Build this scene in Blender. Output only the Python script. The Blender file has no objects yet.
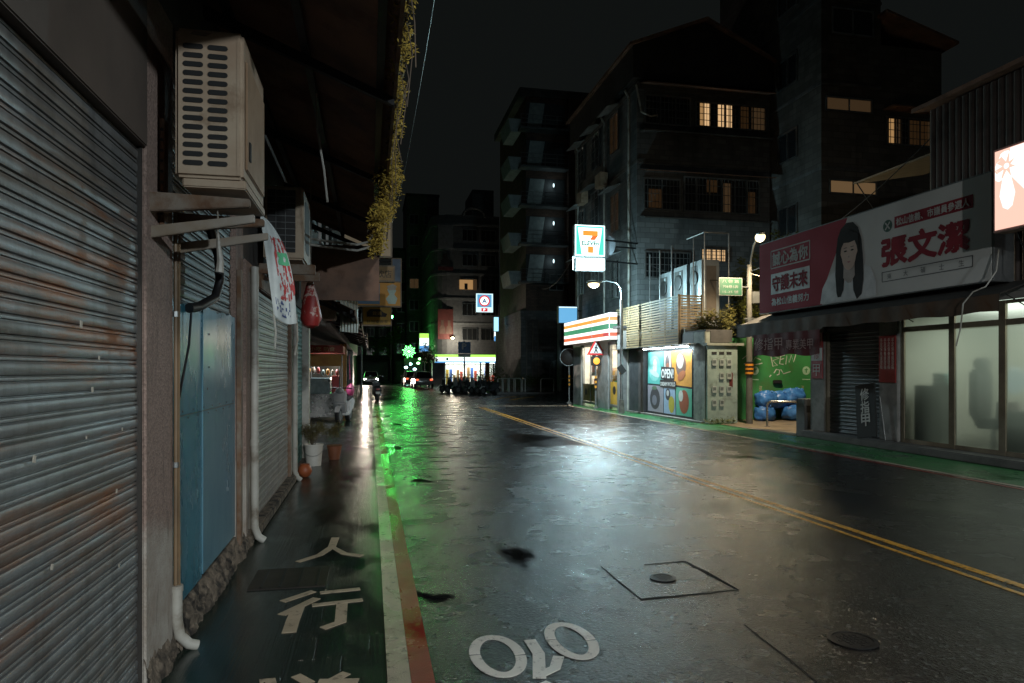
import bpy, bmesh, math, random
from mathutils import Vector, Matrix
R = math.radians
SC = bpy.context.scene
COL = SC.collection
rng = random.Random(7)

# ---------------------------------------------------------------- materials
def _nt(name):
    m = bpy.data.materials.new(name); m.use_nodes = True
    t = m.node_tree
    return m, t, t.nodes['Principled BSDF']

def c4(c): return (c[0], c[1], c[2], 1.0)

def nd(t, kind, **kw):
    n = t.nodes.new(kind)
    for k, v in kw.items():
        if k in ('operation', 'blend_type', 'data_type', 'noise_dimensions', 'feature', 'wave_type', 'bands_direction', 'distance', 'wave_profile'):
            setattr(n, k, v)
        else:
            n.inputs[k].default_value = v
    return n

def coords(t, scale=(1, 1, 1)):
    tc = t.nodes.new('ShaderNodeTexCoord'); mp = t.nodes.new('ShaderNodeMapping')
    mp.inputs['Scale'].default_value = scale
    t.links.new(tc.outputs['Object'], mp.inputs['Vector'])
    return mp.outputs['Vector']

def noise(t, vec, scale, detail=5, rough=.6, dist=0.0):
    n = nd(t, 'ShaderNodeTexNoise', Scale=scale, Detail=detail, Roughness=rough, Distortion=dist)
    t.links.new(vec, n.inputs['Vector']); return n.outputs['Fac']

def ramp(t, fac, a, b):
    n = t.nodes.new('ShaderNodeMapRange'); n.inputs['From Min'].default_value = a; n.inputs['From Max'].default_value = b
    t.links.new(fac, n.inputs['Value']); return n.outputs['Result']

def mixc(t, fac, a, b):
    n = t.nodes.new('ShaderNodeMix'); n.data_type = 'RGBA'
    if isinstance(fac, (int, float)): n.inputs[0].default_value = fac
    else: t.links.new(fac, n.inputs[0])
    for i, c in ((6, a), (7, b)):
        if isinstance(c, (tuple, list)): n.inputs[i].default_value = c4(c)
        else: t.links.new(c, n.inputs[i])
    return n.outputs[2]

def mixf(t, fac, a, b):
    n = t.nodes.new('ShaderNodeMix'); n.data_type = 'FLOAT'
    if isinstance(fac, (int, float)): n.inputs[0].default_value = fac
    else: t.links.new(fac, n.inputs[0])
    for i, c in ((2, a), (3, b)):
        if isinstance(c, (int, float)): n.inputs[i].default_value = c
        else: t.links.new(c, n.inputs[i])
    return n.outputs[0]

def mathn(t, op, a, b=None):
    n = t.nodes.new('ShaderNodeMath'); n.operation = op
    for i, c in ((0, a), (1, b)):
        if c is None: continue
        if isinstance(c, (int, float)): n.inputs[i].default_value = c
        else: t.links.new(c, n.inputs[i])
    return n.outputs[0]

def addbump(t, b, h, strength, dist=.01):
    n = t.nodes.new('ShaderNodeBump'); n.inputs['Distance'].default_value = dist
    if isinstance(strength, (int, float)): n.inputs['Strength'].default_value = strength
    else: t.links.new(strength, n.inputs['Strength'])
    t.links.new(h, n.inputs['Height']); t.links.new(n.outputs['Normal'], b.inputs['Normal'])

_mc = {}
def mat(name, col, rough=.6, metal=0.0, col2=None, scale=3.0, lo=.4, hi=.65, stain=None, sscale=1.2, slo=.52, shi=.7,
        bump=0.0, bscale=40.0, stretch=(1, 1, 1), rvar=.12, trans=0.0, ior=1.45):
    """dirty procedural surface: two tones of the same paint, an optional stain with its own shape, uneven gloss"""
    if name in _mc: return _mc[name]
    m, t, b = _nt(name)
    v = coords(t, stretch)
    f = noise(t, v, scale, 6)
    c = mixc(t, ramp(t, f, lo, hi), col, col2 if col2 else tuple(x * .72 for x in col))
    if stain:
        c = mixc(t, ramp(t, noise(t, v, sscale, 8, .68), slo, shi), c, stain)
    t.links.new(c, b.inputs['Base Color'])
    t.links.new(mixf(t, f, max(.02, rough - rvar), min(1, rough + rvar)), b.inputs['Roughness'])
    b.inputs['Metallic'].default_value = metal
    if trans:
        b.inputs['Transmission Weight'].default_value = trans; b.inputs['IOR'].default_value = ior
    if bump: addbump(t, b, noise(t, v, bscale, 4), bump)
    _mc[name] = m; return m

def flat(name, col, rough=.55, metal=0.0):
    if name in _mc: return _mc[name]
    m, t, b = _nt(name)
    b.inputs['Roughness'].default_value = rough; b.inputs['Metallic'].default_value = metal
    v = coords(t); f = noise(t, v, 9, 4)
    t.links.new(mixc(t, ramp(t, f, .35, .7), col, tuple(x * .8 for x in col)), b.inputs['Base Color'])
    _mc[name] = m; return m

def emit(name, col, s):
    if name in _mc: return _mc[name]
    m, t, b = _nt(name)
    b.inputs['Base Color'].default_value = (.02, .02, .02, 1)
    b.inputs['Emission Color'].default_value = c4(col); b.inputs['Emission Strength'].default_value = s
    _mc[name] = m; return m

# ---------------------------------------------------------------- mesh builder
def frame(o, right, up):
    r = Vector(right).normalized(); u = Vector(up).normalized(); n = r.cross(u)
    return Matrix(((r.x, u.x, n.x, o[0]), (r.y, u.y, n.y, o[1]), (r.z, u.z, n.z, o[2]), (0, 0, 0, 1)))

def face_street_r(x, y, z): return frame((x, y, z), (0, -1, 0), (0, 0, 1))   # right-hand facades, looking at the street
def face_street_l(x, y, z): return frame((x, y, z), (0, 1, 0), (0, 0, 1))
def face_south(x, y, z): return frame((x, y, z), (1, 0, 0), (0, 0, 1))
def on_ground(x, y, z): return frame((x, y, z), (1, 0, 0), (0, 1, 0))

class MB:
    def __init__(s): s.v = []; s.f = []
    def raw(s, vs, fs):
        n = len(s.v); s.v += [tuple(p) for p in vs]; s.f += [tuple(n + i for i in f) for f in fs]; return s
    def hexa(s, p):
        return s.raw(p, [(0, 3, 2, 1), (4, 5, 6, 7), (0, 1, 5, 4), (1, 2, 6, 5), (2, 3, 7, 6), (3, 0, 4, 7)])
    def box(s, x0, x1, y0, y1, z0, z1):
        return s.hexa([(x0, y0, z0), (x1, y0, z0), (x1, y1, z0), (x0, y1, z0), (x0, y0, z1), (x1, y0, z1), (x1, y1, z1), (x0, y1, z1)])
    def fbox(s, M, x0, x1, y0, y1, z0, z1):
        p = [(x0, y0, z0), (x1, y0, z0), (x1, y1, z0), (x0, y1, z0), (x0, y0, z1), (x1, y0, z1), (x1, y1, z1), (x0, y1, z1)]
        return s.hexa([M @ Vector(q) for q in p])
    def prism(s, poly, M, depth):
        n = len(poly)
        a = [M @ Vector((p[0], p[1], 0)) for p in poly]; b = [M @ Vector((p[0], p[1], depth)) for p in poly]
        return s.raw(a + b, [tuple(range(n - 1, -1, -1)), tuple(range(n, 2 * n))] + [(i, (i + 1) % n, n + (i + 1) % n, n + i) for i in range(n)])
    def tube(s, pts, r, n=8, caps=True):
        pts = [Vector(p) for p in pts]; rs = r if isinstance(r, (list, tuple)) else [r] * len(pts)
        base = len(s.v); prev = None
        for i, p in enumerate(pts):
            d = (pts[min(i + 1, len(pts) - 1)] - pts[max(i - 1, 0)]).normalized()
            if prev is None:
                a = d.orthogonal().normalized()
            else:
                a = (prev - d * prev.dot(d)); a = a.normalized() if a.length > 1e-6 else d.orthogonal().normalized()
            prev = a; b = d.cross(a)
            for k in range(n):
                th = 2 * math.pi * k / n
                s.v.append(tuple(p + (a * math.cos(th) + b * math.sin(th)) * rs[i]))
        for i in range(len(pts) - 1):
            for k in range(n):
                k2 = (k + 1) % n
                s.f.append((base + i * n + k, base + i * n + k2, base + (i + 1) * n + k2, base + (i + 1) * n + k))
        if caps:
            s.f.append(tuple(base + k for k in range(n - 1, -1, -1)))
            s.f.append(tuple(base + (len(pts) - 1) * n + k for k in range(n)))
        return s
    def lathe(s, c, prof, n=16, M=None):
        """prof: list of (r, h) along local z"""
        M = M or Matrix.Translation(c); base = len(s.v)
        for r, h in prof:
            for k in range(n):
                th = 2 * math.pi * k / n
                s.v.append(tuple(M @ Vector((r * math.cos(th), r * math.sin(th), h))))
        for i in range(len(prof) - 1):
            for k in range(n):
                k2 = (k + 1) % n
                s.f.append((base + i * n + k, base + i * n + k2, base + (i + 1) * n + k2, base + (i + 1) * n + k))
        s.f.append(tuple(base + k for k in range(n - 1, -1, -1)))
        s.f.append(tuple(base + (len(prof) - 1) * n + k for k in range(n)))
        return s
    def blob(s, c, rad, n=12, m=8, jit=0.0, rg=None):
        base = len(s.v); rg = rg or rng
        for j in range(m + 1):
            ph = math.pi * j / m
            for k in range(n):
                th = 2 * math.pi * k / n; q = 1 + rg.uniform(-jit, jit)
                s.v.append((c[0] + rad[0] * q * math.sin(ph) * math.cos(th), c[1] + rad[1] * q * math.sin(ph) * math.sin(th), c[2] - rad[2] * q * math.cos(ph)))
        for j in range(m):
            for k in range(n):
                k2 = (k + 1) % n
                s.f.append((base + j * n + k, base + j * n + k2, base + (j + 1) * n + k2, base + (j + 1) * n + k))
        return s
    def leaves(s, c, rad, n, size, rg, shell=.35):
        for _ in range(n):
            d = Vector((rg.gauss(0, 1), rg.gauss(0, 1), rg.gauss(0, 1))).normalized() * (shell + (1 - shell) * rg.random()) 
            p = Vector((c[0] + d.x * rad[0], c[1] + d.y * rad[1], c[2] + d.z * rad[2]))
            a = Vector((rg.gauss(0, 1), rg.gauss(0, 1), rg.gauss(0, .6))).normalized(); b = a.orthogonal().normalized()
            q = size * rg.uniform(.6, 1.4)
            s.raw([p - a * q, p + b * q * .45, p + a * q, p - b * q * .45], [(0, 1, 2, 3)])
        return s
    def ribbon(s, pts, w, M, depth=.004):
        P = [Vector((p[0], p[1])) for p in pts]; L = []; Rr = []
        for i, p in enumerate(P):
            d = (P[min(i + 1, len(P) - 1)] - P[max(i - 1, 0)]).normalized(); nrm = Vector((-d.y, d.x))
            ww = (w[i] if isinstance(w, (list, tuple)) else w) / 2
            L.append(p + nrm * ww); Rr.append(p - nrm * ww)
        n = len(P); top = [M @ Vector((q.x, q.y, depth)) for q in Rr + L]; bot = [M @ Vector((q.x, q.y, 0)) for q in Rr + L]
        fs = []
        for i in range(n - 1):
            fs.append((i, i + 1, n + i + 1, n + i)); 
            fs.append((2 * n + i, 2 * n + n + i, 2 * n + n + i + 1, 2 * n + i + 1))
            fs.append((i, 2 * n + i, 2 * n + i + 1, i + 1)); fs.append((n + i, n + i + 1, 3 * n + i + 1, 3 * n + i))
        fs.append((0, n, 3 * n, 2 * n)); fs.append((n - 1, 3 * n - 1, 4 * n - 1, 2 * n - 1))
        return s.raw(top + bot, fs)
    def text(s, body, M, h, w=None, depth=.003, bold=0, align='L', vertical=False):
        if vertical:
            for i, ch in enumerate(body):
                s.text(ch, M @ Matrix.Translation((0, -h * 1.08 * i, 0)), h, h if w is None else w, depth, bold)
            return s
        cu = bpy.data.curves.new('lettering', 'FONT'); cu.body = body; cu.resolution_u = 2
        cu.extrude = .0
        o = bpy.data.objects.new('lettering', cu); COL.objects.link(o)
        dg = bpy.context.evaluated_depsgraph_get(); dg.update()
        me = bpy.data.meshes.new_from_object(o.evaluated_get(dg))
        bpy.data.objects.remove(o); bpy.data.curves.remove(cu)
        if not me.vertices: return s
        xs = [v.co.x for v in me.vertices]; ys = [v.co.y for v in me.vertices]
        x0, x1, y0, y1 = min(xs), max(xs), min(ys), max(ys)
        ky = h / max(1e-6, y1 - y0); kx = (w / max(1e-6, x1 - x0)) if w else ky
        ox = -(x1 - x0) * kx / 2 if align == 'C' else 0
        offs = [(0, 0)] + ([(bold, 0), (-bold, 0), (0, bold), (0, -bold), (bold * .7, bold * .7), (-bold * .7, -bold * .7)] if bold else [])
        for i, (dx, dy) in enumerate(offs):
            s.raw([M @ Vector(((v.co.x - x0) * kx + ox + dx, (v.co.y - y0) * ky + dy, depth + i * .0004)) for v in me.vertices], [tuple(p.vertices) for p in me.polygons])
        bpy.data.meshes.remove(me)
        return s
    def build(s, name, m, parent=None, bevel=0.0, smooth=False, seg=2):
        me = bpy.data.meshes.new(name); me.from_pydata(s.v, [], s.f); me.validate()
        bm = bmesh.new(); bm.from_mesh(me); bmesh.ops.recalc_face_normals(bm, faces=bm.faces[:]); bm.to_mesh(me); bm.free()
        if bevel:
            bm = bmesh.new(); bm.from_mesh(me)
            ed = [e for e in bm.edges if len(e.link_faces) == 2 and e.calc_face_angle(0) > R(35)]
            bmesh.ops.bevel(bm, geom=ed, offset=bevel, segments=seg, affect='EDGES', clamp_overlap=True)
            bm.to_mesh(me); bm.free()
        if smooth:
            me.shade_smooth(); me.set_sharp_from_angle(angle=R(40))
        ms = m if isinstance(m, (list, tuple)) else [m]
        for q in ms: me.materials.append(q)
        o = bpy.data.objects.new(name, me); COL.objects.link(o)
        if parent: join(o, parent)
        return o

def wm(o):
    return (wm(o.parent) @ o.matrix_parent_inverse @ o.matrix_basis) if o.parent else o.matrix_basis.copy()
def join(o, parent):
    o.parent = parent; o.matrix_parent_inverse = wm(parent).inverted()

def tag(o, label, cat, group=None):
    o['label'] = label; o['category'] = cat
    if group: o['group'] = group
    return o
def thing(name, label, cat, loc=(0, 0, 0), group=None):
    o = bpy.data.objects.new(name, None); COL.objects.link(o); o.location = loc; o.empty_display_size = .1
    return tag(o, label, cat, group)
def struct(o): o['kind'] = 'structure'; return o
def stuff(o): o['kind'] = 'stuff'; return o
def copy_tree(o, parent=None):
    c = o.copy(); COL.objects.link(c)
    if parent: c.parent = parent
    for ch in list(o.children): copy_tree(ch, c)
    return c
def clone(src, loc, rz, label, group=None):
    c = copy_tree(src); c.location = loc; c.rotation_euler = (0, 0, rz); c['label'] = label
    if group: c['group'] = group
    return c
def lamp(kind, loc, col, W, parent=None, radius=.1, target=None, cone=150, blend=.5, name='bulb_light', sx=1, sy=.1):
    l = bpy.data.lights.new(name, kind); l.energy = W; l.color = col
    if kind in ('POINT', 'SPOT'): l.shadow_soft_size = radius
    if kind == 'SPOT': l.spot_size = R(cone); l.spot_blend = blend
    if kind == 'AREA': l.shape = 'RECTANGLE'; l.size = sx; l.size_y = sy
    o = bpy.data.objects.new(name, l); COL.objects.link(o); o.location = loc
    if target is not None:
        o.rotation_euler = (Vector(target) - Vector(loc)).to_track_quat('-Z', 'Y').to_euler()
    if parent: join(o, parent)
    return o
# ================================================================ world, camera
w = bpy.data.worlds.new('World'); SC.world = w; w.use_nodes = True
bg = w.node_tree.nodes['Background']; bg.inputs['Color'].default_value = (.84, 1.0, .96, 1); bg.inputs['Strength'].default_value = .0050
F, TH = 680.0, math.atan(142 / 680)
cam = bpy.data.cameras.new('camera'); cam.sensor_width = 36; cam.lens = F / 1024 * 36; cam.shift_y = 28.5 / 1024; cam.clip_end = 3000; cam.clip_start = .05
co = bpy.data.objects.new('camera', cam); COL.objects.link(co); co.location = (0, 0, 1.6); co.rotation_euler = (R(90), 0, -TH); SC.camera = co
SC.view_settings.view_transform = 'Standard'; SC.view_settings.look = 'None'; SC.view_settings.exposure = .22; SC.view_settings.gamma = 1
SC.cycles.use_denoising = True; SC.cycles.max_bounces = 8; SC.cycles.caustics_refractive = False; SC.cycles.caustics_reflective = False
SC.cycles.sample_clamp_indirect = 4.0
SC.cycles.use_light_tree = True

# ================================================================ materials
def asphalt(name='wet_asphalt', tint=(1, 1, 1), wetlo=.575):
    m, t, b = _nt(name); v = coords(t)
    v2 = coords(t, (1, .55, 1))
    pud = noise(t, v2, .38, 4, .5, .5)
    sx = t.nodes.new('ShaderNodeSeparateXYZ'); t.links.new(v, sx.inputs[0])
    bias = mathn(t, 'MULTIPLY', ramp(t, sx.outputs['X'], 1.7, .3), .115)
    pud2 = mathn(t, 'ADD', noise(t, v2, 1.05, 5, .55, .5), bias)
    wet = mathn(t, 'MAXIMUM', ramp(t, pud, wetlo, wetlo + .16), ramp(t, pud2, wetlo + .078, wetlo + .15))
    patch = ramp(t, noise(t, v, .7, 4, .55), .25, .8)
    grain = nd(t, 'ShaderNodeTexVoronoi', Scale=46.0); t.links.new(v, grain.inputs['Vector'])
    g2 = noise(t, v, 55, 3, .8)
    gr = mathn(t, 'ADD', mathn(t, 'MULTIPLY', grain.outputs['Distance'], .8), mathn(t, 'MULTIPLY', g2, 1.5))
    base = mixc(t, patch, tuple(a * b_ for a, b_ in zip((.0085, .009, .009), tint)), tuple(a * b_ for a, b_ in zip((.005, .0054, .0054), tint)))
    base = mixc(t, ramp(t, grain.outputs['Color'], .70, .98), base, (.085, .09, .088))  # pale stone grain; wet sparkle is put into this colour too
    base = mixc(t, ramp(t, g2, .58, .72), base, (.040, .042, .042))
    base = mixc(t, wet, base, (.008, .008, .0085))
    t.links.new(base, b.inputs['Base Color'])
    rough = mixf(t, wet, mixf(t, ramp(t, noise(t, v, 1.7, 5, .6), .34, .66), .33, .15), .06)
    t.links.new(rough, b.inputs['Roughness'])
    b.inputs['IOR'].default_value = 1.5
    lowh = noise(t, v, 7, 4)
    n1 = t.nodes.new('ShaderNodeBump'); n1.inputs['Distance'].default_value = .02
    t.links.new(mixf(t, wet, .02, .01), n1.inputs['Strength']); t.links.new(lowh, n1.inputs['Height'])
    n2 = t.nodes.new('ShaderNodeBump'); n2.inputs['Distance'].default_value = .0036
    t.links.new(mixf(t, wet, .95, .04), n2.inputs['Strength']); t.links.new(gr, n2.inputs['Height']); t.links.new(n1.outputs['Normal'], n2.inputs['Normal'])
    t.links.new(n2.outputs['Normal'], b.inputs['Normal'])
    return m
def wetpaint(name, c1, c2, rough=.2, wear=None, lines=False, thr=(.55, .72)):
    m, t, b = _nt(name); v = coords(t)
    f = noise(t, v, 2.2, 7, .65)
    c = mixc(t, ramp(t, f, .35, .68), c1, c2)
    if wear: c = mixc(t, ramp(t, noise(t, v, 17, 8, .75), *thr), c, wear)
    h = noise(t, v, 120, 3)
    if lines:
        wv = nd(t, 'ShaderNodeTexBrick', Scale=1.0); wv.offset = .5
        mp = t.nodes.new('ShaderNodeMapping'); mp.inputs['Scale'].default_value = (1, 1, 1); t.links.new(v, mp.inputs['Vector'])
        t.links.new(mp.outputs['Vector'], wv.inputs['Vector'])
        wv.inputs['Brick Width'].default_value = .30; wv.inputs['Row Height'].default_value = .30; wv.inputs['Mortar Size'].default_value = .006
        c = mixc(t, mathn(t, 'MULTIPLY', wv.outputs['Fac'], .8), c, (.003, .004, .004))
        ln = nd(t, 'ShaderNodeTexNoise', Scale=1.0, Detail=2.0); mp2 = t.nodes.new('ShaderNodeMapping'); mp2.inputs['Scale'].default_value = (70, .8, 1)
        t.links.new(v, mp2.inputs['Vector']); t.links.new(mp2.outputs['Vector'], ln.inputs['Vector'])
        h = mathn(t, 'ADD', mathn(t, 'MULTIPLY', h, .35), mathn(t, 'SUBTRACT', mathn(t, 'MULTIPLY', ln.outputs['Fac'], .5), wv.outputs['Fac']))
    t.links.new(c, b.inputs['Base Color'])
    pud = ramp(t, noise(t, coords(t, (1.4, .6, 1)), 1.1, 6, .62, .5), .46, .6)
    t.links.new(mixf(t, pud, rough + (.03 if lines else .12), max(.04, rough - .1)), b.inputs['Roughness'])
    addbump(t, b, h, mixf(t, pud, .6, .2), .005)
    return m
M_ASPH = asphalt()
M_WALK = wetpaint('dark_green_paving', (.012, .026, .020), (.006, .013, .011), .24, None, True)
M_GREEN = wetpaint('green_pavement_paint', (.022, .15, .04), (.014, .09, .028), .28, (.03, .05, .03))
M_WHITE = wetpaint('worn_white_line', (.50, .42, .33), (.36, .30, .23), .24, (.09, .08, .07), False, (.54, .66))
M_RED = wetpaint('worn_red_line', (.30, .030, .022), (.19, .02, .016), .24, (.08, .03, .028), False, (.60, .74))
M_YEL = wetpaint('worn_yellow_line', (.72, .36, .025), (.55, .26, .02), .4, (.04, .032, .02), False, (.50, .62))
M_TAPE = wetpaint('tape_lettering', (.50, .40, .28), (.38, .30, .21), .5, (.10, .08, .06), False, (.54, .66))
M_BIKE = wetpaint('bicycle_mark_paint', (.78, .75, .68), (.62, .60, .54), .5, (.12, .11, .10), False, (.56, .66))
M_CONC = mat('grimy_concrete', (.20, .18, .155), .75, col2=(.12, .11, .10), stain=(.035, .032, .028), sscale=2.2, bump=.35, bscale=25)
M_TAN = mat('tan_yard_concrete', (.24, .19, .13), .6, col2=(.15, .12, .09), stain=(.05, .045, .04), bump=.2)
M_DARKWALL = mat('plain_dark_wall', (.055, .052, .05), .85, col2=(.03, .03, .03), bump=.2)  # plain dark wall tone, mottled at random
M_RUST = mat('rusty_steel', (.16, .085, .045), .7, .3, col2=(.24, .20, .16), scale=6, stain=(.11, .045, .018), sscale=5, bump=.2)
M_IRON = mat('black_iron', (.016, .016, .017), .45, .4, rvar=.1)
M_GALV = mat('galvanised_steel', (.30, .31, .31), .38, .8, col2=(.20, .21, .21))
M_STEEL = mat('brushed_stainless', (.45, .45, .44), .28, .9, col2=(.33, .33, .32))
M_PVC = mat('aged_white_pipe', (.42, .41, .37), .5, col2=(.28, .26, .22), stain=(.12, .09, .06), sscale=3)
M_BEIGE = mat('aged_beige_enamel', (.46, .36, .26), .5, col2=(.36, .25, .17), stain=(.16, .09, .045), sscale=3.5, slo=.55, shi=.75)
M_BLACK = flat('matt_black', (.012, .012, .012), .6)
M_RUBBER = flat('black_rubber', (.015, .015, .016), .75)
M_LEAFY = mat('yellowed_leaves', (.46, .33, .06), .6, col2=(.28, .19, .035), scale=8)
M_LEAFG = mat('green_leaves', (.075, .10, .025), .55, col2=(.035, .055, .015), scale=6)
M_LEAFL = mat('yellow_green_leaves', (.16, .17, .03), .55, col2=(.06, .08, .018), scale=4)  # lighter and yellower than the plain leaf green
M_BARK = mat('brown_bark', (.09, .065, .045), .9, col2=(.05, .037, .028), bump=.5, bscale=14)
M_WHITEP = mat('white_board', (.62, .61, .58), .5, col2=(.54, .53, .50), scale=1.2)
M_REDP = mat('billboard_red', (.34, .025, .045), .85, col2=(.30, .025, .04), scale=1.2)
M_ORANGE = flat('orange_paint', (.75, .30, .03))
M_DKGLASS = flat('dark_glass', (.012, .014, .016), .08)
M_PIPEBR = mat('brown_conduit', (.20, .13, .07), .55, col2=(.12, .08, .045))
def tiles(m, bw, rh, mortar=.55):
    """small facing tiles with dirty joints on a wall material"""
    t = m.node_tree; b = t.nodes['Principled BSDF']; src = b.inputs['Base Color'].links[0].from_socket
    v = coords(t); sp = t.nodes.new('ShaderNodeSeparateXYZ'); t.links.new(v, sp.inputs[0]); cb = t.nodes.new('ShaderNodeCombineXYZ')
    t.links.new(mathn(t, 'ADD', sp.outputs['X'], sp.outputs['Y']), cb.inputs[0]); t.links.new(sp.outputs['Z'], cb.inputs[1])
    br = t.nodes.new('ShaderNodeTexBrick'); t.links.new(cb.outputs[0], br.inputs['Vector']); br.inputs['Scale'].default_value = 1
    br.inputs['Brick Width'].default_value = bw; br.inputs['Row Height'].default_value = rh; br.inputs['Mortar Size'].default_value = .014
    br.inputs['Color1'].default_value = (1, 1, 1, 1); br.inputs['Color2'].default_value = (.62, .62, .62, 1); br.inputs['Mortar'].default_value = (mortar, mortar, mortar, 1)
    mx = t.nodes.new('ShaderNodeMix'); mx.data_type = 'RGBA'; mx.blend_type = 'MULTIPLY'; mx.inputs[0].default_value = 1
    t.links.new(src, mx.inputs[6]); t.links.new(br.outputs['Color'], mx.inputs[7]); t.links.new(mx.outputs[2], b.inputs['Base Color']); return m
M_CABLE = flat('black_cable', (.012, .012, .013), .5)

def shutter_mat(name, c1, c2, rust, amount, metal=.35, rough=.42):
    m, t, b = _nt(name); v = coords(t, (1, .55, 5.5)); v1 = coords(t)
    f = noise(t, v, 2.0, 7, .65)
    c = mixc(t, ramp(t, f, .35, .68), c1, c2)
    r = mathn(t, 'MULTIPLY', ramp(t, noise(t, v, .9, 9, .72), amount, amount + .1), ramp(t, noise(t, v1, .55, 4), .44, .60))
    c = mixc(t, r, c, rust)
    d = ramp(t, noise(t, coords(t, (6, 6, .5)), 1.6, 6), .5, .75)
    c = mixc(t, mathn(t, 'MULTIPLY', d, .5), c, (.03, .026, .022))
    t.links.new(c, b.inputs['Base Color']); b.inputs['Metallic'].default_value = metal
    t.links.new(mixf(t, f, rough - .1, rough + .18), b.inputs['Roughness'])
    addbump(t, b, noise(t, v1, 55, 4), .12)
    return m
M_SH1 = shutter_mat('weathered_grey_slats', (.22, .24, .25), (.14, .125, .108), (.24, .10, .045), .50)
M_SH2 = shutter_mat('dull_grey_slats', (.27, .25, .225), (.18, .165, .145), (.2, .12, .07), .62)
M_SH3 = shutter_mat('green_slats', (.035, .15, .13), (.02, .09, .08), (.10, .07, .05), .7)
M_SH4 = shutter_mat('dark_slats', (.075, .078, .08), (.04, .042, .044), (.06, .04, .03), .75)

def slats(mb, M, w, h, pitch, depth=.016, nseg=1, rg=None):
    """roller shutter profile; M maps x along the slat, y up, z outward"""
    prof = [(0, 0), (.05, .75), (.16, .95), (.36, 1), (.56, .95), (.64, .75), (.67, .05), (.72, .05), (.76, .6), (.86, .7), (.93, .55), (.965, .05)]
    ys = []; n = max(1, int(round(h / pitch))); p = h / n
    for i in range(n):
        for a, z in prof: ys.append((i * p + a * p, z * depth))
    ys.append((h, 0))
    vs = []; K = nseg + 1
    for k in range(K):
        for y, z in ys:
            j = 0 if rg is None else .0025 * math.sin(k * 1.7 + y * 9)
            vs.append(M @ Vector((w * k / nseg, y, z + j)))
    L = len(ys); fs = []
    for k in range(nseg):
        for i in range(L - 1): fs.append((k * L + i, (k + 1) * L + i, (k + 1) * L + i + 1, k * L + i + 1))
    return mb.raw(vs, fs)

# ================================================================ ground, road, markings
def sheet(name, x0, x1, y0, y1, z, m, nx=1, ny=1):
    mb = MB(); vs = []; fs = []
    for j in range(ny + 1):
        for i in range(nx + 1): vs.append((x0 + (x1 - x0) * i / nx, y0 + (y1 - y0) * j / ny, z))
    for j in range(ny):
        for i in range(nx): a = j * (nx + 1) + i; fs.append((a, a + 1, a + nx + 2, a + nx + 1))
    return struct(mb.raw(vs, fs).build(name, m))
sheet('ground', -400, 400, -100, 900, -.03, mat('dark_ground', (.04, .04, .04), .8))
road = sheet('road', -6, 16, -12, 160, 0, M_ASPH, 4, 30)
sheet('side_street', 16, 60, 31.5, 44.0, 0, M_ASPH)
sheet('pavement_left', -1.6, .085, -4, 62, .006, M_WALK, 2, 30)
mb = MB(); mb.prism([(8.78, -6), (12, -6), (12, 31), (9.9, 31.0), (9.3, 30.4), (8.95, 29.5), (8.78, 28)], on_ground(0, 0, .002), .004)
struct(mb.build('pavement_right', M_GREEN))
mb = MB(); mb.prism([(10.05, 14.75), (16.5, 14.75), (16.5, 24.5), (10.6, 24.5), (10.6, 18.3), (10.0, 18.2)], on_ground(0, 0, .008), .012)
struct(mb.build('yard_ground', M_TAN))
mb = MB(); mb.prism([(8.2, 44), (30, 44), (30, 48), (8.2, 49)], on_ground(0, 0, .0), .12)
struct(mb.build('pavement_far', mat('far_pavement', (.10, .10, .10), .35)))

def line(name, pts, w, m, z=.001):
    mb = MB(); mb.ribbon(pts, w, on_ground(0, 0, z), .003); return struct(mb.build(name, m))
def dense(x, y0, y1, n): return [(x, y0 + (y1 - y0) * i / n) for i in range(n + 1)]
# raised pavement edge: pale band with the red no-stopping line beside it
mb = MB(); mb.box(.088, .205, -4, 62, .0, .016); struct(mb.build('kerb_edge', M_WHITE))
mb = MB(); mb.box(.207, .325, -4, 62, .0, .013); struct(mb.build('road_line_red', M_RED))
line('road_line_yellow', dense(4.55, -3, 28.6, 40), .05, M_YEL)
line('road_line_yellow', dense(4.72, -3, 28.6, 40), .085, M_YEL)
arc = [(8.72, 27.6), (8.70, 28.6), (8.78, 29.4), (9.05, 30.3), (9.6, 31.1), (10.6, 31.6), (13, 31.75)]
line('road_line_white', dense(8.72, -3, 27.5, 36) + arc, .10, M_WHITE)
line('road_line_red', dense(8.56, -3, 13, 12), .08, M_RED)
line('stop_line', [(4.6, 29.9), (8.6, 29.2)], .28, M_WHITE)
line('stop_line', [(1.0, 33.6), (5.1, 33.2)], .3, M_WHITE)
for k in range(4): line('road_line_white', [(4.75, 40 + k * 9), (4.75, 44.5 + k * 9)], .14, M_WHITE)
for k in range(4): line('crossing_stripe', [(1.4 + k * .8, 28.4 + k * .05), (1.75 + k * .8, 30.6)], .3, M_WHITE)
line('box_line_yellow', [(6.6, 36.2), (7.6, 38.8), (8.6, 40.2)], .22, M_YEL)
line('box_line_yellow', [(7.4, 35.6), (8.6, 38.0), (9.5, 39.2)], .22, M_YEL)

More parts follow.
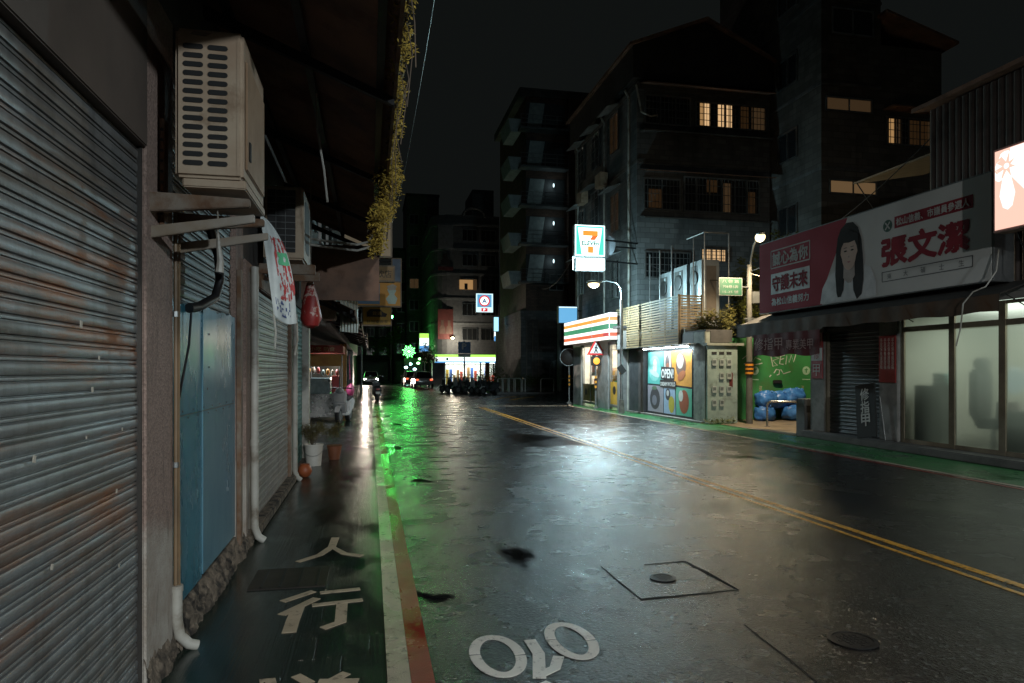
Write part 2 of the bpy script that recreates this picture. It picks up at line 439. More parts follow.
# the bicycle mark
mb = MB()
def ringpts(cx, cy, rx, ry, a0, a1, n=16): return [(cx + rx * math.cos(R(a0 + (a1 - a0) * i / n)), cy + ry * math.sin(R(a0 + (a1 - a0) * i / n))) for i in range(n + 1)]
for cx, cy, rx, ry in ((.70, 3.75, .125, .255), (1.165, 3.87, .115, .25)):
    mb2 = MB()
    mb2.ribbon(ringpts(cx, cy, rx, ry, 176, 352), .062, on_ground(0, 0, .001), .003)
    mb2.ribbon(ringpts(cx, cy, rx, ry, -4, 172), .062, on_ground(0, 0, .001), .003)
    struct(mb2.build('bicycle_mark', M_BIKE))
mb = MB(); mb.ribbon([(.925, 3.92), (.93, 3.72), (.86, 3.42)], .07, on_ground(0, 0, .001), .0032)
mb.ribbon([(.86, 3.45), (.97, 3.52), (1.03, 3.66)], .062, on_ground(0, 0, .001), .0038)
mb.ribbon([(.80, 3.30), (.90, 3.36)], .06, on_ground(0, 0, .001), .0038)
struct(mb.build('bicycle_mark', M_BIKE))

# pedestrian lettering on the left pavement: strokes of worn tape
def from_px(px, py):
    d = 680 * 1.6 / (py - 370.); u = (px - 512) / 680 * d; c, s = math.cos(TH), math.sin(TH); return (u * c + d * s, d * c - u * s)
def stroke(name, crop, w, z=.0062):
    line(name, [from_px(230 + x / 3.73, 500 + y / 3.73) for x, y in crop], w, M_TAPE, z)
stroke('walkway_lettering', [(393, 143), (380, 178), (335, 208), (252, 234)], [.075, .07, .065, .055])
stroke('walkway_lettering', [(384, 180), (425, 203), (492, 212)], [.05, .065, .07], .0070)
stroke('walkway_lettering', [(312, 344), (195, 383)], .06)
stroke('walkway_lettering', [(324, 370), (192, 433)], .065)
stroke('walkway_lettering', [(254, 405), (234, 455), (220, 500)], .085, .0070)
stroke('walkway_lettering', [(336, 350), (485, 335)], .055)
stroke('walkway_lettering', [(306, 397), (495, 376)], .058)
stroke('walkway_lettering', [(418, 391), (412, 460), (345, 484)], [.075, .075, .06], .0070)
stroke('walkway_lettering', [(245, 660), (300, 690)], .055)
stroke('walkway_lettering', [(435, 650), (395, 672), (335, 700)], .058)
stroke('walkway_lettering', [(330, 683), (480, 680)], .05, .0070)
stroke('walkway_lettering', [(110, 683), (150, 676), (160, 720)], .055)

# patched trench squares with manhole covers
M_PATCH = asphalt('dark_road_patch', (.8, .8, .8), .9)
M_PATCHB = asphalt('brown_road_patch', (1.5, 1.15, 1.05), .9)
M_SEAM = flat('seam_tar', (.004, .004, .004), .95)
mb = MB(); mb.prism([(1.84, 4.47), (2.52, 4.50), (2.56, 5.23), (1.85, 5.22)], on_ground(0, 0, .0005), .0015); struct(mb.build('road_patch', M_PATCH))
line('road_seam', [(1.84, 5.26), (1.84, 4.80), (1.85, 4.45), (2.2, 4.47), (2.62, 4.50)], .011, M_SEAM, .0005)
line('road_seam', [(2.62, 4.50), (2.60, 4.9), (2.57, 5.26), (2.2, 5.24)], [.012, .035, .04, .015], M_SEAM, .0009)
mb = MB(); mb.prism([(2.2, 2.7), (3.6, 2.9), (3.55, 3.7), (3.0, 4.06), (2.3, 3.88)], on_ground(0, 0, .0005), .0012); struct(mb.build('road_patch', M_PATCHB))
line('road_seam', [(2.2, 2.7), (2.26, 3.3), (2.3, 3.88)], .008, M_SEAM, .0005)
def manhole(x, y, r, label):
    t = thing('manhole_cover', label, 'manhole cover', (x, y, .004), 'iron covers set in the road')
    mb = MB(); mb.lathe((x, y, .004), [(r + .025, 0), (r + .025, .006), (r, .007), (r, .003)], 36); mb.build('rim', M_IRON, t)
    mb = MB(); mb.lathe((x, y, .004), [(r - .008, 0), (r - .008, .004)], 32)
    for i in range(-3, 4):
        for j in range(-3, 4):
            if i * i + j * j < 10: a = r * .24; mb.box(x + i * a - a * .3, x + i * a + a * .3, y + j * a - a * .3, y + j * a + a * .3, .008, .0105)
    mb.build('lid', M_IRON, t)
manhole(2.79, 3.52, .115, 'round iron manhole cover in the brown patch on the near road')
manhole(2.20, 4.87, .075, 'small round iron valve cover inside the outlined square road patch')
t = thing('drain_grate', 'rusty metal plate over a drain between the painted walkway characters', 'drain cover', (-.59, 5.44, .01))
mb = MB(); mb.box(-.87, -.32, 5.18, 5.70, .006, .014); mb.build('plate', mat('rusty_plate', (.035, .026, .02), .5, .3, col2=(.02, .016, .014)), t, bevel=.003)
for k in range(4):
    mb = MB(); x = -.78 + k * .13; mb.box(x - .008, x + .008, 5.21, 5.67, .0145, .019); mb.build('rib', M_IRON, t)
# ================================================================ left row of shop houses
def two_tone_pillar():
    m, t, b = _nt('pebble_dash_pillar'); v = coords(t)
    sep = t.nodes.new('ShaderNodeSeparateXYZ'); t.links.new(v, sep.inputs[0])
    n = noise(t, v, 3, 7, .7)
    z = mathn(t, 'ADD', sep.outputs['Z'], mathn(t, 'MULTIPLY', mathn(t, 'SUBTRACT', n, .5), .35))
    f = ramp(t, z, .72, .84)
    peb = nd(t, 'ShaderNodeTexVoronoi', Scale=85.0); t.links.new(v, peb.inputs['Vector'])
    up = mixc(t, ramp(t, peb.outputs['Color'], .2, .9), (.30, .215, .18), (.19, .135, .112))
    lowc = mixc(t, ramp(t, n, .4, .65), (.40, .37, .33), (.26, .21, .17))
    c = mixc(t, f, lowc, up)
    c = mixc(t, ramp(t, noise(t, coords(t, (3, 3, .6)), 1.7, 8, .7), .56, .74), c, (.07, .05, .04))
    t.links.new(c, b.inputs['Base Color']); b.inputs['Roughness'].default_value = .8
    addbump(t, b, mathn(t, 'ADD', peb.outputs['Distance'], n), .5, .006)
    return m
M_PILLAR = two_tone_pillar()
M_BLUE1 = mat('peeling_blue_paint', (.04, .19, .27), .27, .15, col2=(.024, .11, .16), scale=1.6, stain=(.10, .12, .12), sscale=2.1, slo=.56, shi=.6, stretch=(1, 1, .6), bump=.15, bscale=18)
M_BLUE2 = mat('pale_blue_sheet', (.15, .30, .38), .24, .2, col2=(.08, .20, .28), scale=1.1, stain=(.05, .12, .17), sscale=1.5, slo=.55, shi=.75, stretch=(1, 1, .5), bump=.12, bscale=14)
M_FASC = mat('brown_lintel_panel', (.115, .09, .075), .7, col2=(.075, .06, .05), scale=.8, stain=(.04, .033, .028), bump=.15, bscale=9)
M_PLINTH = mat('crumbling_mortar', (.17, .135, .10), .9, col2=(.06, .048, .036), scale=14, stain=(.014, .012, .01), sscale=6, slo=.48, shi=.6, bump=1.0, bscale=60)  # near-black blotches put the shade of chipped pits into the mortar colour

def house_root(label, y): return thing('shop_house', label, 'shop house', (-1.1, y, 0), 'old shop houses along the left pavement')
h1 = house_root('nearest left shop house with a big grey roller shutter and blue sheet metal panel', 4)
mb = MB(); mb.box(-7, -1.5, -4, 6.45, 0, 9); mb.build('wall', M_DARKWALL, h1)
mb = MB(); mb.box(-1.5, -1.075, -4, 3.655, 2.70, 3.55); mb.build('lintel_panel', M_FASC, h1, bevel=.006)
mb = MB(); mb.box(-1.5, -1.10, -4, 6.45, 3.555, 4.6); mb.build('upper_wall', M_DARKWALL, h1)
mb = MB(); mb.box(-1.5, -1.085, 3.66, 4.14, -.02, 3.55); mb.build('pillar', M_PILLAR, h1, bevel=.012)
sh = MB(); slats(sh, face_street_l(-1.13, -3.9, 0), 7.55, 2.70, .066, .013, 12, rng); so = sh.build('roller_shutter', M_SH1, h1, smooth=True)
mb = MB(); mb.box(-1.14, -1.10, 3.645, 3.658, 0, 2.7); mb.build('guide_rail', mat('dark_rail', (.06, .055, .05), .5, .5), so)
M_STICK = flat('torn_paper', (.55, .50, .42), .8)
for y, z, s_ in ((2.95, 1.78, .022), (3.13, 1.65, .014), (3.06, 1.52, .018), (2.57, 1.30, .02), (3.40, 1.33, .012), (3.33, 1.06, .016), (2.70, .90, .018), (3.36, .72, .012), (3.0, 1.33, .01)):
    mb = MB(); a = rng.uniform(-.3, .3); M = face_street_l(-1.107, y, z) @ Matrix.Rotation(a, 4, 'Z')
    mb.fbox(M, -s_ / 2, s_ / 2, -s_ * .6, s_ * .6, 0, .0015); mb.build('sticker', M_STICK, so)
# blue panel bay
mb = MB(); mb.box(-1.5, -1.16, 4.21, 6.05, 2.0, 3.5); mb.build('bay_backing', M_DARKWALL, h1)
sh = MB(); slats(sh, face_street_l(-1.15, 4.22, 1.9), 1.82, 1.6, .075, .012, 4); sh.build('upper_shutter', M_SH4, h1, smooth=True)
def jag(y0, y1, z0, z1, n):
    p = [(0, z0), (y1 - y0, z0)]
    for i in range(n + 1): p.append(((y1 - y0) * (1 - i / n), z1 + rng.uniform(-.02, .02) + (.012 if i % 2 else 0)))
    return p
mb = MB(); mb.prism(jag(4.145, 4.93, .2, 2.0, 8), face_street_l(-1.135, 4.145, 0), .022); mb.build('blue_panel', M_BLUE1, h1)
mb = MB(); mb.prism(jag(4.93, 6.04, .22, 2.03, 10), face_street_l(-1.135, 4.93, 0), .030); p2 = mb.build('blue_panel', M_BLUE2, h1); p2['label'] = 'paler blue grey sheet riveted over the old blue paint'
mb = MB(); mb.fbox(face_street_l(-1.104, 4.25, 1.325), 0, 1.74, -.003, .003, 0, .002); mb.build('seam', M_BLACK, p2)
for i in range(14):
    y = 4.32 + i * .125; mb = MB(); z = 1.325 + (.022 if i % 2 else -.022)
    mb.lathe((0, 0, 0), [(.008, 0), (.006, .004), (.002, .006)], 8, face_street_l(-1.106 if y > 4.93 else -1.114, y, z)); mb.build('rivet', M_BLACK, p2)
for y, z in ((5.1, 1.62), (5.1, 1.85), (5.05, 1.47)):
    mb = MB(); mb.lathe((0, 0, 0), [(.009, 0), (.006, .004)], 8, face_street_l(-1.105, y, z)); mb.build('rivet', M_BLACK, p2)
# broken mortar plinth under the panel
def plinth(y0, y1, zt):
    """broken mortar skirting: a fine grid pushed about by noise so the edge looks chipped"""
    n = int((y1 - y0) / .011); sec = [(-1.4, 0), (-1.045, -.012), (-1.048, .012), (-1.052, .03), (-1.058, .05), (-1.063, .07), (-1.07, .09), (-1.077, .105), (-1.085, .125), (-1.093, .145), (-1.10, .165), (-1.112, zt), (-1.4, zt)]
    K = len(sec); vs = []; fs = []
    for i in range(n + 1):
        y = y0 + (y1 - y0) * i / n
        for k, (x, z) in enumerate(sec):
            if k in (0, K - 1): vs.append((x, y, z)); continue
            p = Vector((x * 10, y, z)); d = .030 * mn.noise(Vector((x * 4, y * 4, z * 4))) + .022 * mn.noise(Vector((x * 14, y * 13, z * 16))) + .016 * abs(mn.noise(Vector((x * 30, y * 33, z * 38)))) - .010 * (1 if mn.noise(Vector((y * 21, z * 25, 4))) > .22 else 0)
            vs.append((min(-1.0, x + d * .8), y, z + (d * .8 if k > 1 else 0)))
    for i in range(n):
        for k in range(K - 1): a = i * K + k; fs.append((a, a + 1, a + K + 1, a + K))
    MB().raw(vs, fs).build('plinth', M_PLINTH, h1)
from mathutils import noise as mn
plinth(4.15, 6.7, .19); plinth(3.66, 4.14, .12)
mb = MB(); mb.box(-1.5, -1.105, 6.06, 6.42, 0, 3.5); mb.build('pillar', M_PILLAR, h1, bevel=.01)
mb = MB(); mb.box(-1.104, -1.07, 6.10, 6.17, .1, 2.45); mb.build('door_jamb', M_RUST, h1, bevel=.004)
# conduit running down the pillar into a white elbow
t = thing('wall_conduit', 'thin brown conduit down the pebble dash pillar ending in a white elbow pipe', 'pipe', (-1.06, 4.23, 0))
mb = MB(); mb.tube([(-1.075, 4.145, 2.5), (-1.072, 4.145, 1.5), (-1.074, 4.145, .33)], .012, 8); mb.build('conduit', M_PIPEBR, t, smooth=True)
mb = MB(); mb.tube([(-1.055, 4.15, 2.4), (-1.06, 4.152, 1.3), (-1.055, 4.15, .33)], .007, 6); mb.build('cable', M_PIPEBR, t, smooth=True)
mb = MB(); mb.tube([(-1.068, 4.145, .38), (-1.068, 4.145, .20), (-1.055, 4.15, .10), (-1.01, 4.17, .04), (-.97, 4.19, .02)], .03, 12); mb.build('elbow_pipe', M_PVC, t, smooth=True)
mb = MB(); mb.tube([(-1.068, 4.145, .385), (-1.068, 4.145, .35)], .034, 12); mb.build('collar', M_PVC, t, smooth=True)
for z in (1.05, 1.9):
    mb = MB(); mb.tube([(-1.075, 4.145, z), (-1.075, 4.145, z + .03)], .02, 8); mb.build('clip', M_GALV, t)

# second house: grey shutter and green shutter
h2 = house_root('second left shop house with a dull grey shutter and a narrow green shutter', 9)
mb = MB(); mb.box(-7, -1.5, 6.45, 12.3, 0, 9); mb.build('wall', M_DARKWALL, h2)
mb = MB(); mb.box(-1.5, -1.13, 6.45, 12.3, 2.62, 4.6); mb.build('upper_wall', M_DARKWALL, h2)
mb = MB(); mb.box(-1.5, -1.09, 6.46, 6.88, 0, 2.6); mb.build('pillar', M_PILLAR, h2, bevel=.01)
mb = MB(); mb.box(-1.3, -1.08, 6.89, 10.1, 2.42, 2.60); mb.build('shutter_box', M_RUST, h2, bevel=.01)
sh = MB(); slats(sh, face_street_l(-1.14, 6.95, .1), 3.05, 2.34, .075, .011, 6); so = sh.build('roller_shutter', M_SH2, h2, smooth=True)
for y in (6.90, 10.0):
    mb = MB(); mb.box(-1.16, -1.09, y, y + .05, 0, 2.42); mb.build('guide_rail', M_RUST, so, bevel=.004)
mb = MB(); mb.box(-1.5, -1.03, 6.75, 12.2, 0, .1); mb.build('door_step', M_PLINTH, h2, bevel=.015)
mb = MB(); mb.box(-1.5, -1.1, 10.06, 10.28, 0, 2.6); mb.build('pillar', M_PILLAR, h2, bevel=.01)
sh = MB(); slats(sh, face_street_l(-1.14, 10.3, .1), 1.75, 2.5, .075, .012, 3); so = sh.build('roller_shutter', M_SH3, h2, smooth=True); so['label'] = 'narrow green roller shutter'
mb = MB(); mb.box(-1.5, -1.02, 12.06, 12.30, 0, 2.8); mb.build('pillar', M_PVC, h2, bevel=.01)
def downpipe(y, x, ztop, label, r=.035):
    t = thing('downpipe', label, 'pipe', (x, y, 0), 'rainwater pipes on the left fronts')
    mb = MB(); mb.tube([(x, y, ztop), (x, y, 1.2), (x, y, .15), (x + .03, y + .01, .06), (x + .08, y + .02, .02)], r, 12); mb.build('pipe', M_PVC, t, smooth=True)
    for z in (.9, 1.9):
        mb = MB(); mb.tube([(x, y, z), (x, y, z + .06)], r * 1.16, 12); mb.build('collar', M_PVC, t, smooth=True)
downpipe(6.62, -1.04, 2.55, 'white downpipe between the blue panel and the grey shutter')
downpipe(10.16, -1.05, 2.4, 'pale downpipe between the grey shutter and the narrow green shutter')

# further houses of the row, with posts at the pavement
fl = ['third left shop house behind the food stall, dim open front', 'dim left shop house directly beyond the food stall', 'left shop house with an orange pillar near the dark scooter', 'farthest left shop house before the bend']
for i, (a, b_) in enumerate(((12.3, 20), (20, 34), (34, 46), (46, 62))):
    h = house_root(fl[i], (a + b_) / 2)
    mb = MB(); mb.box(-8, -2.6, a, b_, 0, 10); mb.build('wall', M_DARKWALL, h)
    mb = MB(); mb.box(-2.6, -1.1, a, b_, 2.9, 10); mb.build('upper_wall', mat('stained_tile_wall', (.10, .09, .08), .7, col2=(.06, .055, .05)), h)
    for k, y in enumerate(() if i == 1 else (a + .2,)):
        mb = MB(); mb.box(-1.45, -1.12, y, y + .35, 0, 2.9); o = mb.build('pillar', mat('orange_pillar', (.42, .17, .04), .6) if i == 2 else M_PVC, h, bevel=.02)
    for k in range(3):
        y = a + (b_ - a) * (k + .5) / 3; mb = MB(); mb.box(-1.1, -1.04, y - .8, y + .8, 4.4, 5.8); fr = mb.build('window_frame', M_GALV, h)
        mb = MB(); mb.box(-1.045, -1.035, y - .7, y + .7, 4.5, 5.7); mb.build('pane', M_DKGLASS, fr)

# ---------------------------------------------------------------- awnings
M_CORR = mat('rusty_corrugated_sheet', (.30, .17, .115), .7, .1, col2=(.17, .115, .09), scale=2, stain=(.12, .055, .03), sscale=1.6, bump=.15)
def corrugated(x0, z0, x1, z1, ya, yb, pitch=.076, amp=.012):
    """sheet sloping from the wall (x0,z0) to its eave (x1,z1); ridges run with the slope"""
    n = int((yb - ya) / pitch * 4); vs = []; fs = []
    for i in range(n + 1):
        y = ya + (yb - ya) * i / n; d = amp * math.sin(2 * math.pi * i / 4)
        vs += [(x0, y, z0 + d), (x1, y, z1 + d)]
    for i in range(n): fs.append((2 * i, 2 * i + 2, 2 * i + 3, 2 * i + 1))
    return MB().raw(vs, fs)
def awning(label, ya, yb, x1, z0, z1, m=M_CORR):
    t = thing('awning', label, 'awning', (-1.1, (ya + yb) / 2, z0), 'sheet metal awnings over the left pavement')
    corrugated(-1.1, z0, x1, z1, ya, yb).build('roof_sheet', m, t, smooth=True)
    for k in range(3):
        f = .12 + .4 * k; x = -1.1 + (x1 + 1.1) * f; z = z0 + (z1 - z0) * f - .045
        mb = MB(); mb.box(x - .025, x + .025, ya, yb, z - .035, z + .028); mb.build('purlin', M_IRON, t)
    k = ya + .3
    while k < yb:
        mb = MB(); mb.hexa([(-1.1, k, z0 - .17), (x1, k, z1 - .14), (x1, k + .05, z1 - .14), (-1.1, k + .05, z0 - .17), (-1.1, k, z0 - .09), (x1, k, z1 - .085), (x1, k + .05, z1 - .085), (-1.1, k + .05, z0 - .09)])
        mb.build('rafter', M_IRON, t); k += 2.2
    mb = MB(); mb.box(x1 - .012, x1 + .012, ya, yb, z1 - .09, z1 + .02); mb.build('eave_trim', M_RUST, t)
    return t
aw1 = awning('large rusty corrugated awning over the nearest left pavement, vines on its edge', -2, 11.6, .17, 4.15, 3.62)
mb = MB(); mb.box(-1.1, .15, 11.56, 11.6, 2.75, 3.66); mb.build('end_panel', M_CORR, aw1)
awning('low brown awning above the red roofed food stall', 13.2, 18.0, -.28, 3.1, 2.72, mat('brown_sheet', (.10, .06, .04), .6, .2))
awning('ragged tin awning beyond the food stall', 18.3, 25.5, -.22, 3.15, 2.85)
awning('farthest tin awning near the oncoming headlights', 26, 40, -.1, 3.3, 2.95)
# beige conduits slung under the big awning
t = thing('slung_conduits', 'pair of pale conduits bending under the rusty corrugated awning', 'pipe', (-.5, 8.4, 3.1))
for k in range(2):
    mb = MB(); z = 3.12 - .07 * k; mb.tube([(-1.08, 8.2, z + .05), (-.5, 8.3, z), (-.15, 8.35, z - .02), (-.02, 8.4, z + .03), (.03, 8.45, z + .12)], .014, 8); mb.build('conduit', M_PVC, t, smooth=True)
tag((lambda mb: (mb.tube([(-.42, 5.6, 3.82), (-.41, 5.62, 3.5), (-.36, 5.64, 3.2), (-.335, 5.66, 2.95)], .009, 6), mb.build('hanging_pipe', M_PVC, None, smooth=True))[1])(MB()), 'thin pale pipe dangling from the underside of the rusty awning', 'pipe')

# ---------------------------------------------------------------- air conditioners on the left wall
def slot_plate(M, wid, hei, cols, rows, slot, margin, thick):
    """plate with rows of pill shaped slots: built as a frame of bars around each slot column"""
    parts = []
    return parts
def ac_near():
    t = thing('air_conditioner', 'beige air conditioner with two columns of dark slots on rusty brackets', 'air conditioner', (-.78, 3.95, 2.6), 'outdoor air conditioners on the left wall')
    x0, x1, y0, y1, z0, z1 = -.945, -.625, 3.63, 4.30, 2.56, 3.30
    mb = MB(); mb.box(x0, x1, y0, y1, z0, z1); cs = mb.build('casing', M_BEIGE, t, bevel=.016, seg=3)
    for c in range(2):
        for r_ in range(14):
            cx = x0 + .085 + c * .115; z = z0 + .07 + r_ * .0445; w_, h_ = .047, .0125
            pts = [(w_ - h_ + h_ * math.cos(a), h_ * math.sin(a)) for a in [R(-90 + 30 * i) for i in range(7)]] + [(-w_ + h_ - h_ * math.cos(a), -h_ * math.sin(a)) for a in [R(-90 + 30 * i) for i in range(7)]]
            mb = MB(); mb.prism(pts, face_south(cx, y0 - .0015, z), .003); mb.build('slot', M_BLACK, cs)
    mb = MB(); mb.box(x1 - .03, x1 - .018, y0 - .003, y0 + .002, z0 + .02, z1 - .03); mb.build('corner_trim', M_BEIGE, cs)
    mb = MB(); mb.box(x1 - .002, x1 + .012, y0 + .05, y1 - .05, z0 + .06, z1 - .12); mb.build('front_panel', mat('sun_browned_panel', (.36, .24, .15), .55, col2=(.27, .17, .10), scale=4), t, bevel=.006)
    mb = MB(); mb.box(x1 + .012, x1 + .02, y0 + .09, y0 + .13, z0 + .12, z0 + .22); mb.build('handle', M_BLACK, t, bevel=.003)
    mb = MB(); mb.box(x0 + .03, x1 + .01, y0 + .02, y1 - .02, z0 - .045, z0); mb.build('base_tray', M_BEIGE, t, bevel=.006)
    mb = MB(); mb.prism([(0, 0), (.07, -.004), (.10, .012), (.02, .016)], face_south(x0 + .07, y0 - .004, z1 - .035), .004); mb.build('torn_label', M_RUST, cs)
    for y in (3.72, 4.2):
        mb = MB(); mb.prism([(0, 0), (.48, .045), (.48, .085), (0, .10)], face_south(-1.09, y + .045, 2.40), .045); b1 = mb.build('bracket_arm', M_RUST, t, bevel=.004)
        mb = MB(); mb.prism([(0, 0), (.50, .10), (.50, .14), (0, .06)], face_south(-1.09, y + .05, 2.27), .03); mb.build('brace', mat('pale_angle_iron', (.33, .30, .26), .6, .2, col2=(.24, .18, .12)), t, bevel=.003)
    mb = MB(); mb.box(-1.08, -1.055, 3.86, 3.93, 2.36, 2.92); up = mb.build('slotted_upright', M_RUST, t, bevel=.003)
    for k in range(9):
        mb = MB(); mb.lathe((0, 0, 0), [(.009, 0), (.009, .002)], 8, face_south(-1.067, 3.858, 2.42 + k * .055)); mb.build('bolt_hole', M_BLACK, up)
    return t
ac_near()
def ac_far():
    t = thing('air_conditioner', 'beige framed air conditioner with black wire grille behind the white banner', 'air conditioner', (-.85, 7.5, 2.75), 'outdoor air conditioners on the left wall')
    x0, x1, y0, y1, z0, z1 = -1.05, -.66, 7.2, 7.95, 2.72, 3.46
    mb = MB(); mb.box(x0, x1, y0, y1, z0, z1); cs = mb.build('casing', M_BEIGE, t, bevel=.018, seg=3)
    mb = MB(); mb.box(x0 + .04, x1 - .08, y0 - .004, y0 + .01, z0 + .07, z1 - .04); gb = mb.build('grille', M_BLACK, t)
    for k in range(9):
        mb = MB(); z = z0 + .11 + k * .065; mb.box(x0 + .04, x1 - .08, y0 - .01, y0 - .005, z, z + .006); mb.build('grille_wire', M_GALV, gb)
    for k in range(2):
        mb = MB(); x = x0 + .12 + k * .09; mb.box(x, x + .005, y0 - .014, y0 - .0105, z0 + .07, z1 - .04); mb.build('grille_wire', M_GALV, gb)
    mb = MB()
    pts = [(.26 * math.copysign(abs(math.cos(a)) ** .5, math.cos(a)), .27 * math.copysign(abs(math.sin(a)) ** .5, math.sin(a))) for a in [R(15 * i) for i in range(24)]]
    mb.prism(pts, face_street_l(x1 - .001, 7.57, 3.1), .004); mb.build('fan_recess', M_BLACK, t)
    mb = MB(); mb.box(-1.1, -.55, 7.25, 7.30, 2.58, 2.68); mb.build('bracket_arm', M_RUST, t, bevel=.004)
    mb = MB(); mb.box(-1.1, -.55, 7.8, 7.85, 2.58, 2.68); mb.build('bracket_arm', M_RUST, t, bevel=.004)
    return t
ac_far()
# black hose, dried brush, rope
mb = MB(); mb.tube([(-1.02, 4.75, 2.52), (-.99, 4.85, 2.36), (-.985, 4.87, 2.2), (-1.0, 4.80, 2.08), (-1.06, 4.62, 2.0), (-1.09, 4.5, 1.98)], .03, 10)
tag(mb.build('drain_hose', M_CABLE, None, smooth=True), 'thick black hose curving over the dark shutter above the blue panel', 'hose')
mb = MB(); mb.tube([(-1.08, 4.52, 1.98), (-1.09, 4.50, 1.75), (-1.10, 4.36, 1.5), (-1.10, 4.29, 1.38), (-1.10, 4.28, .9)], .008, 6)
tag(mb.build('power_cable', M_CABLE, None, smooth=True), 'thin black cable drooping across the left edge of the blue panel', 'cable')
t = thing('hanging_brush', 'small dried straw brush hanging on string from the rusty bracket', 'brush', (-.77, 3.8, 2.2))
mb = MB(); mb.tube([(-.775, 3.76, 2.46), (-.772, 3.77, 2.36), (-.776, 3.78, 2.30)], .004, 5); mb.build('string', M_PVC, t)
mb = MB(); mb.tube([(-.776, 3.78, 2.31), (-.772, 3.785, 2.24), (-.766, 3.79, 2.17), (-.77, 3.79, 2.11)], [.008, .012, .017, .022], 8); mb.build('bristles', M_PVC, t, smooth=True)

# ---------------------------------------------------------------- banner and red bag
t = thing('cloth_banner', 'white cloth banner with red print hanging diagonally below the beige air conditioner', 'banner', (-.6, 4.7, 2.2))
def cloth(P, nu, nv, fold):
    vs = []; fs = []
    for j in range(nv + 1):
        v = j / nv
        for i in range(nu + 1):
            u = i / nu
            a = Vector(P[0]).lerp(Vector(P[1]), u); b_ = Vector(P[3]).lerp(Vector(P[2]), u); p = a.lerp(b_, v)
            p.x += .075 * u * math.sin(math.pi * v ** .7); p.y += .02 * math.sin(u * 9 + v * 3) * (.3 + .7 * v); p.z -= .03 * math.sin(math.pi * u) * v
            vs.append(p)
    for j in range(nv):
        for i in range(nu): a = j * (nu + 1) + i; fs.append((a, a + 1, a + nu + 2, a + nu + 1))
    return vs, fs
P = [(-.685, 4.55, 2.60), (-.67, 4.6, 2.585), (-.475, 4.72, 1.91), (-.605, 4.58, 1.96)]
vs, fs = cloth(P, 36, 60, .008)
top = [Vector(v) + Vector((.004, -.002, 0)) for v in vs]
MB().raw(vs, fs).build('cloth', mat('grubby_white_cloth', (.52, .56, .55), .8, col2=(.40, .44, .44), scale=5), t, smooth=True)
def clothpatch(name, cells, m):
    nu = 36; mb = MB()
    for (i, j) in cells:
        a = j * (nu + 1) + i; mb.raw([top[a], top[a + 1], top[a + nu + 2], top[a + nu + 1]], [(0, 1, 2, 3)])
    bm_ = mb.build(name, m, t); return bm_
clothpatch('red_print', [(i, j) for j in range(12, 47) for i in range(14, 36) if mn.noise(Vector((i * .33, j * .16, 2))) + .35 * mn.noise(Vector((i * .8, j * .5, 9))) > .02 and not (20 <= j <= 26 and i > 17)], mat('banner_red', (.42, .06, .06), .8))
clothpatch('green_print', [(i, j) for j in range(20, 27) for i in range(18, 34) if mn.noise(Vector((i * .2, j * .3, 4))) > -.25], mat('banner_green', (.10, .42, .22), .8))
clothpatch('blue_print', [(i, j) for j in range(48, 57) for i in range(6, 26) if mn.noise(Vector((i * .45, j * .4, 6))) > .16], mat('banner_blue', (.06, .09, .22), .8))
for a, b_ in (((-.685, 4.55, 2.60), (-.70, 4.4, 2.72)), ((-.475, 4.72, 1.91), (-.49, 4.73, 1.70)), ((-.605, 4.58, 1.96), (-.60, 4.6, 1.74))):
    mb = MB(); mb.tube([a, Vector(a).lerp(Vector(b_), .5) + Vector((.01, 0, -.005)), b_], .006, 6); mb.build('tie_string', M_PVC, t)
t = thing('red_bag', 'crumpled red printed bag hanging by its knot past the white banner', 'bag', (-.66, 8, 2.1))
mb = MB(); mb.lathe((-.655, 8, 2.07), [(.02, 0), (.085, .03), (.115, .12), (.105, .22), (.075, .36), (.04, .50), (.018, .58), (.03, .64)], 14)
mb.v = [(x + .01 * math.sin(z * 40 + y * 60), y + .008 * math.sin(z * 33), z) for x, y, z in mb.v]
bg_ = mb.build('bag_body', mat('red_plastic', (.34, .03, .025), .45, col2=(.24, .02, .02), scale=6, stain=(.55, .42, .36), sscale=7, slo=.58, shi=.63), t, smooth=True)
mb = MB(); mb.tube([(-.655, 8, 2.70), (-.66, 8, 2.85), (-.68, 7.95, 3.0)], .006, 6); mb.build('string', M_PVC, t)
mb = MB(); mb.tube([(-.655, 8, 2.85), (-.655, 8, 3.85)], .003, 5); mb.build('string', M_PVC, t)

# ---------------------------------------------------------------- vine along the awning edge
t = thing('vine', 'yellowed climbing vine hanging from the awning edge in front of the beige sign', 'plant', (.17, 7, 3.6))
mb = MB(); pts = [(.19 + .02 * math.sin(k), 3.3 + k * .3, 3.64 + .03 * math.sin(k * 1.7)) for k in range(14)] + [(.2, 7.25, 3.3), (.17, 7.2, 2.95)]
mb.tube(pts, .008, 5); mb.build('stem', M_BARK, t, smooth=True)
mb = MB(); rg = random.Random(3)
for k in range(26):
    y = 3.3 + k * .15; mb.leaves((.19 + rg.uniform(-.02, .03), y, 3.62 + rg.uniform(-.03, .06)), (.075, .12, .12), 70, .019, rg)
for k in range(16):
    f = k / 15; mb.leaves((.15 + .05 * math.sin(f * 5) - .03 * f, 7.0 + .2 * math.sin(k), 3.75 - .88 * f), (.19 - .08 * f, .32, .13), 230, .019, rg, .1)
for k in range(9): mb.leaves((.10 - .012 * k, 7.0, 2.95 - .02 * k + rg.uniform(-.08, .08)), (.04, .1, .07), 12, .015, rg, .1)
mb.build('foliage', M_LEAFY, t)
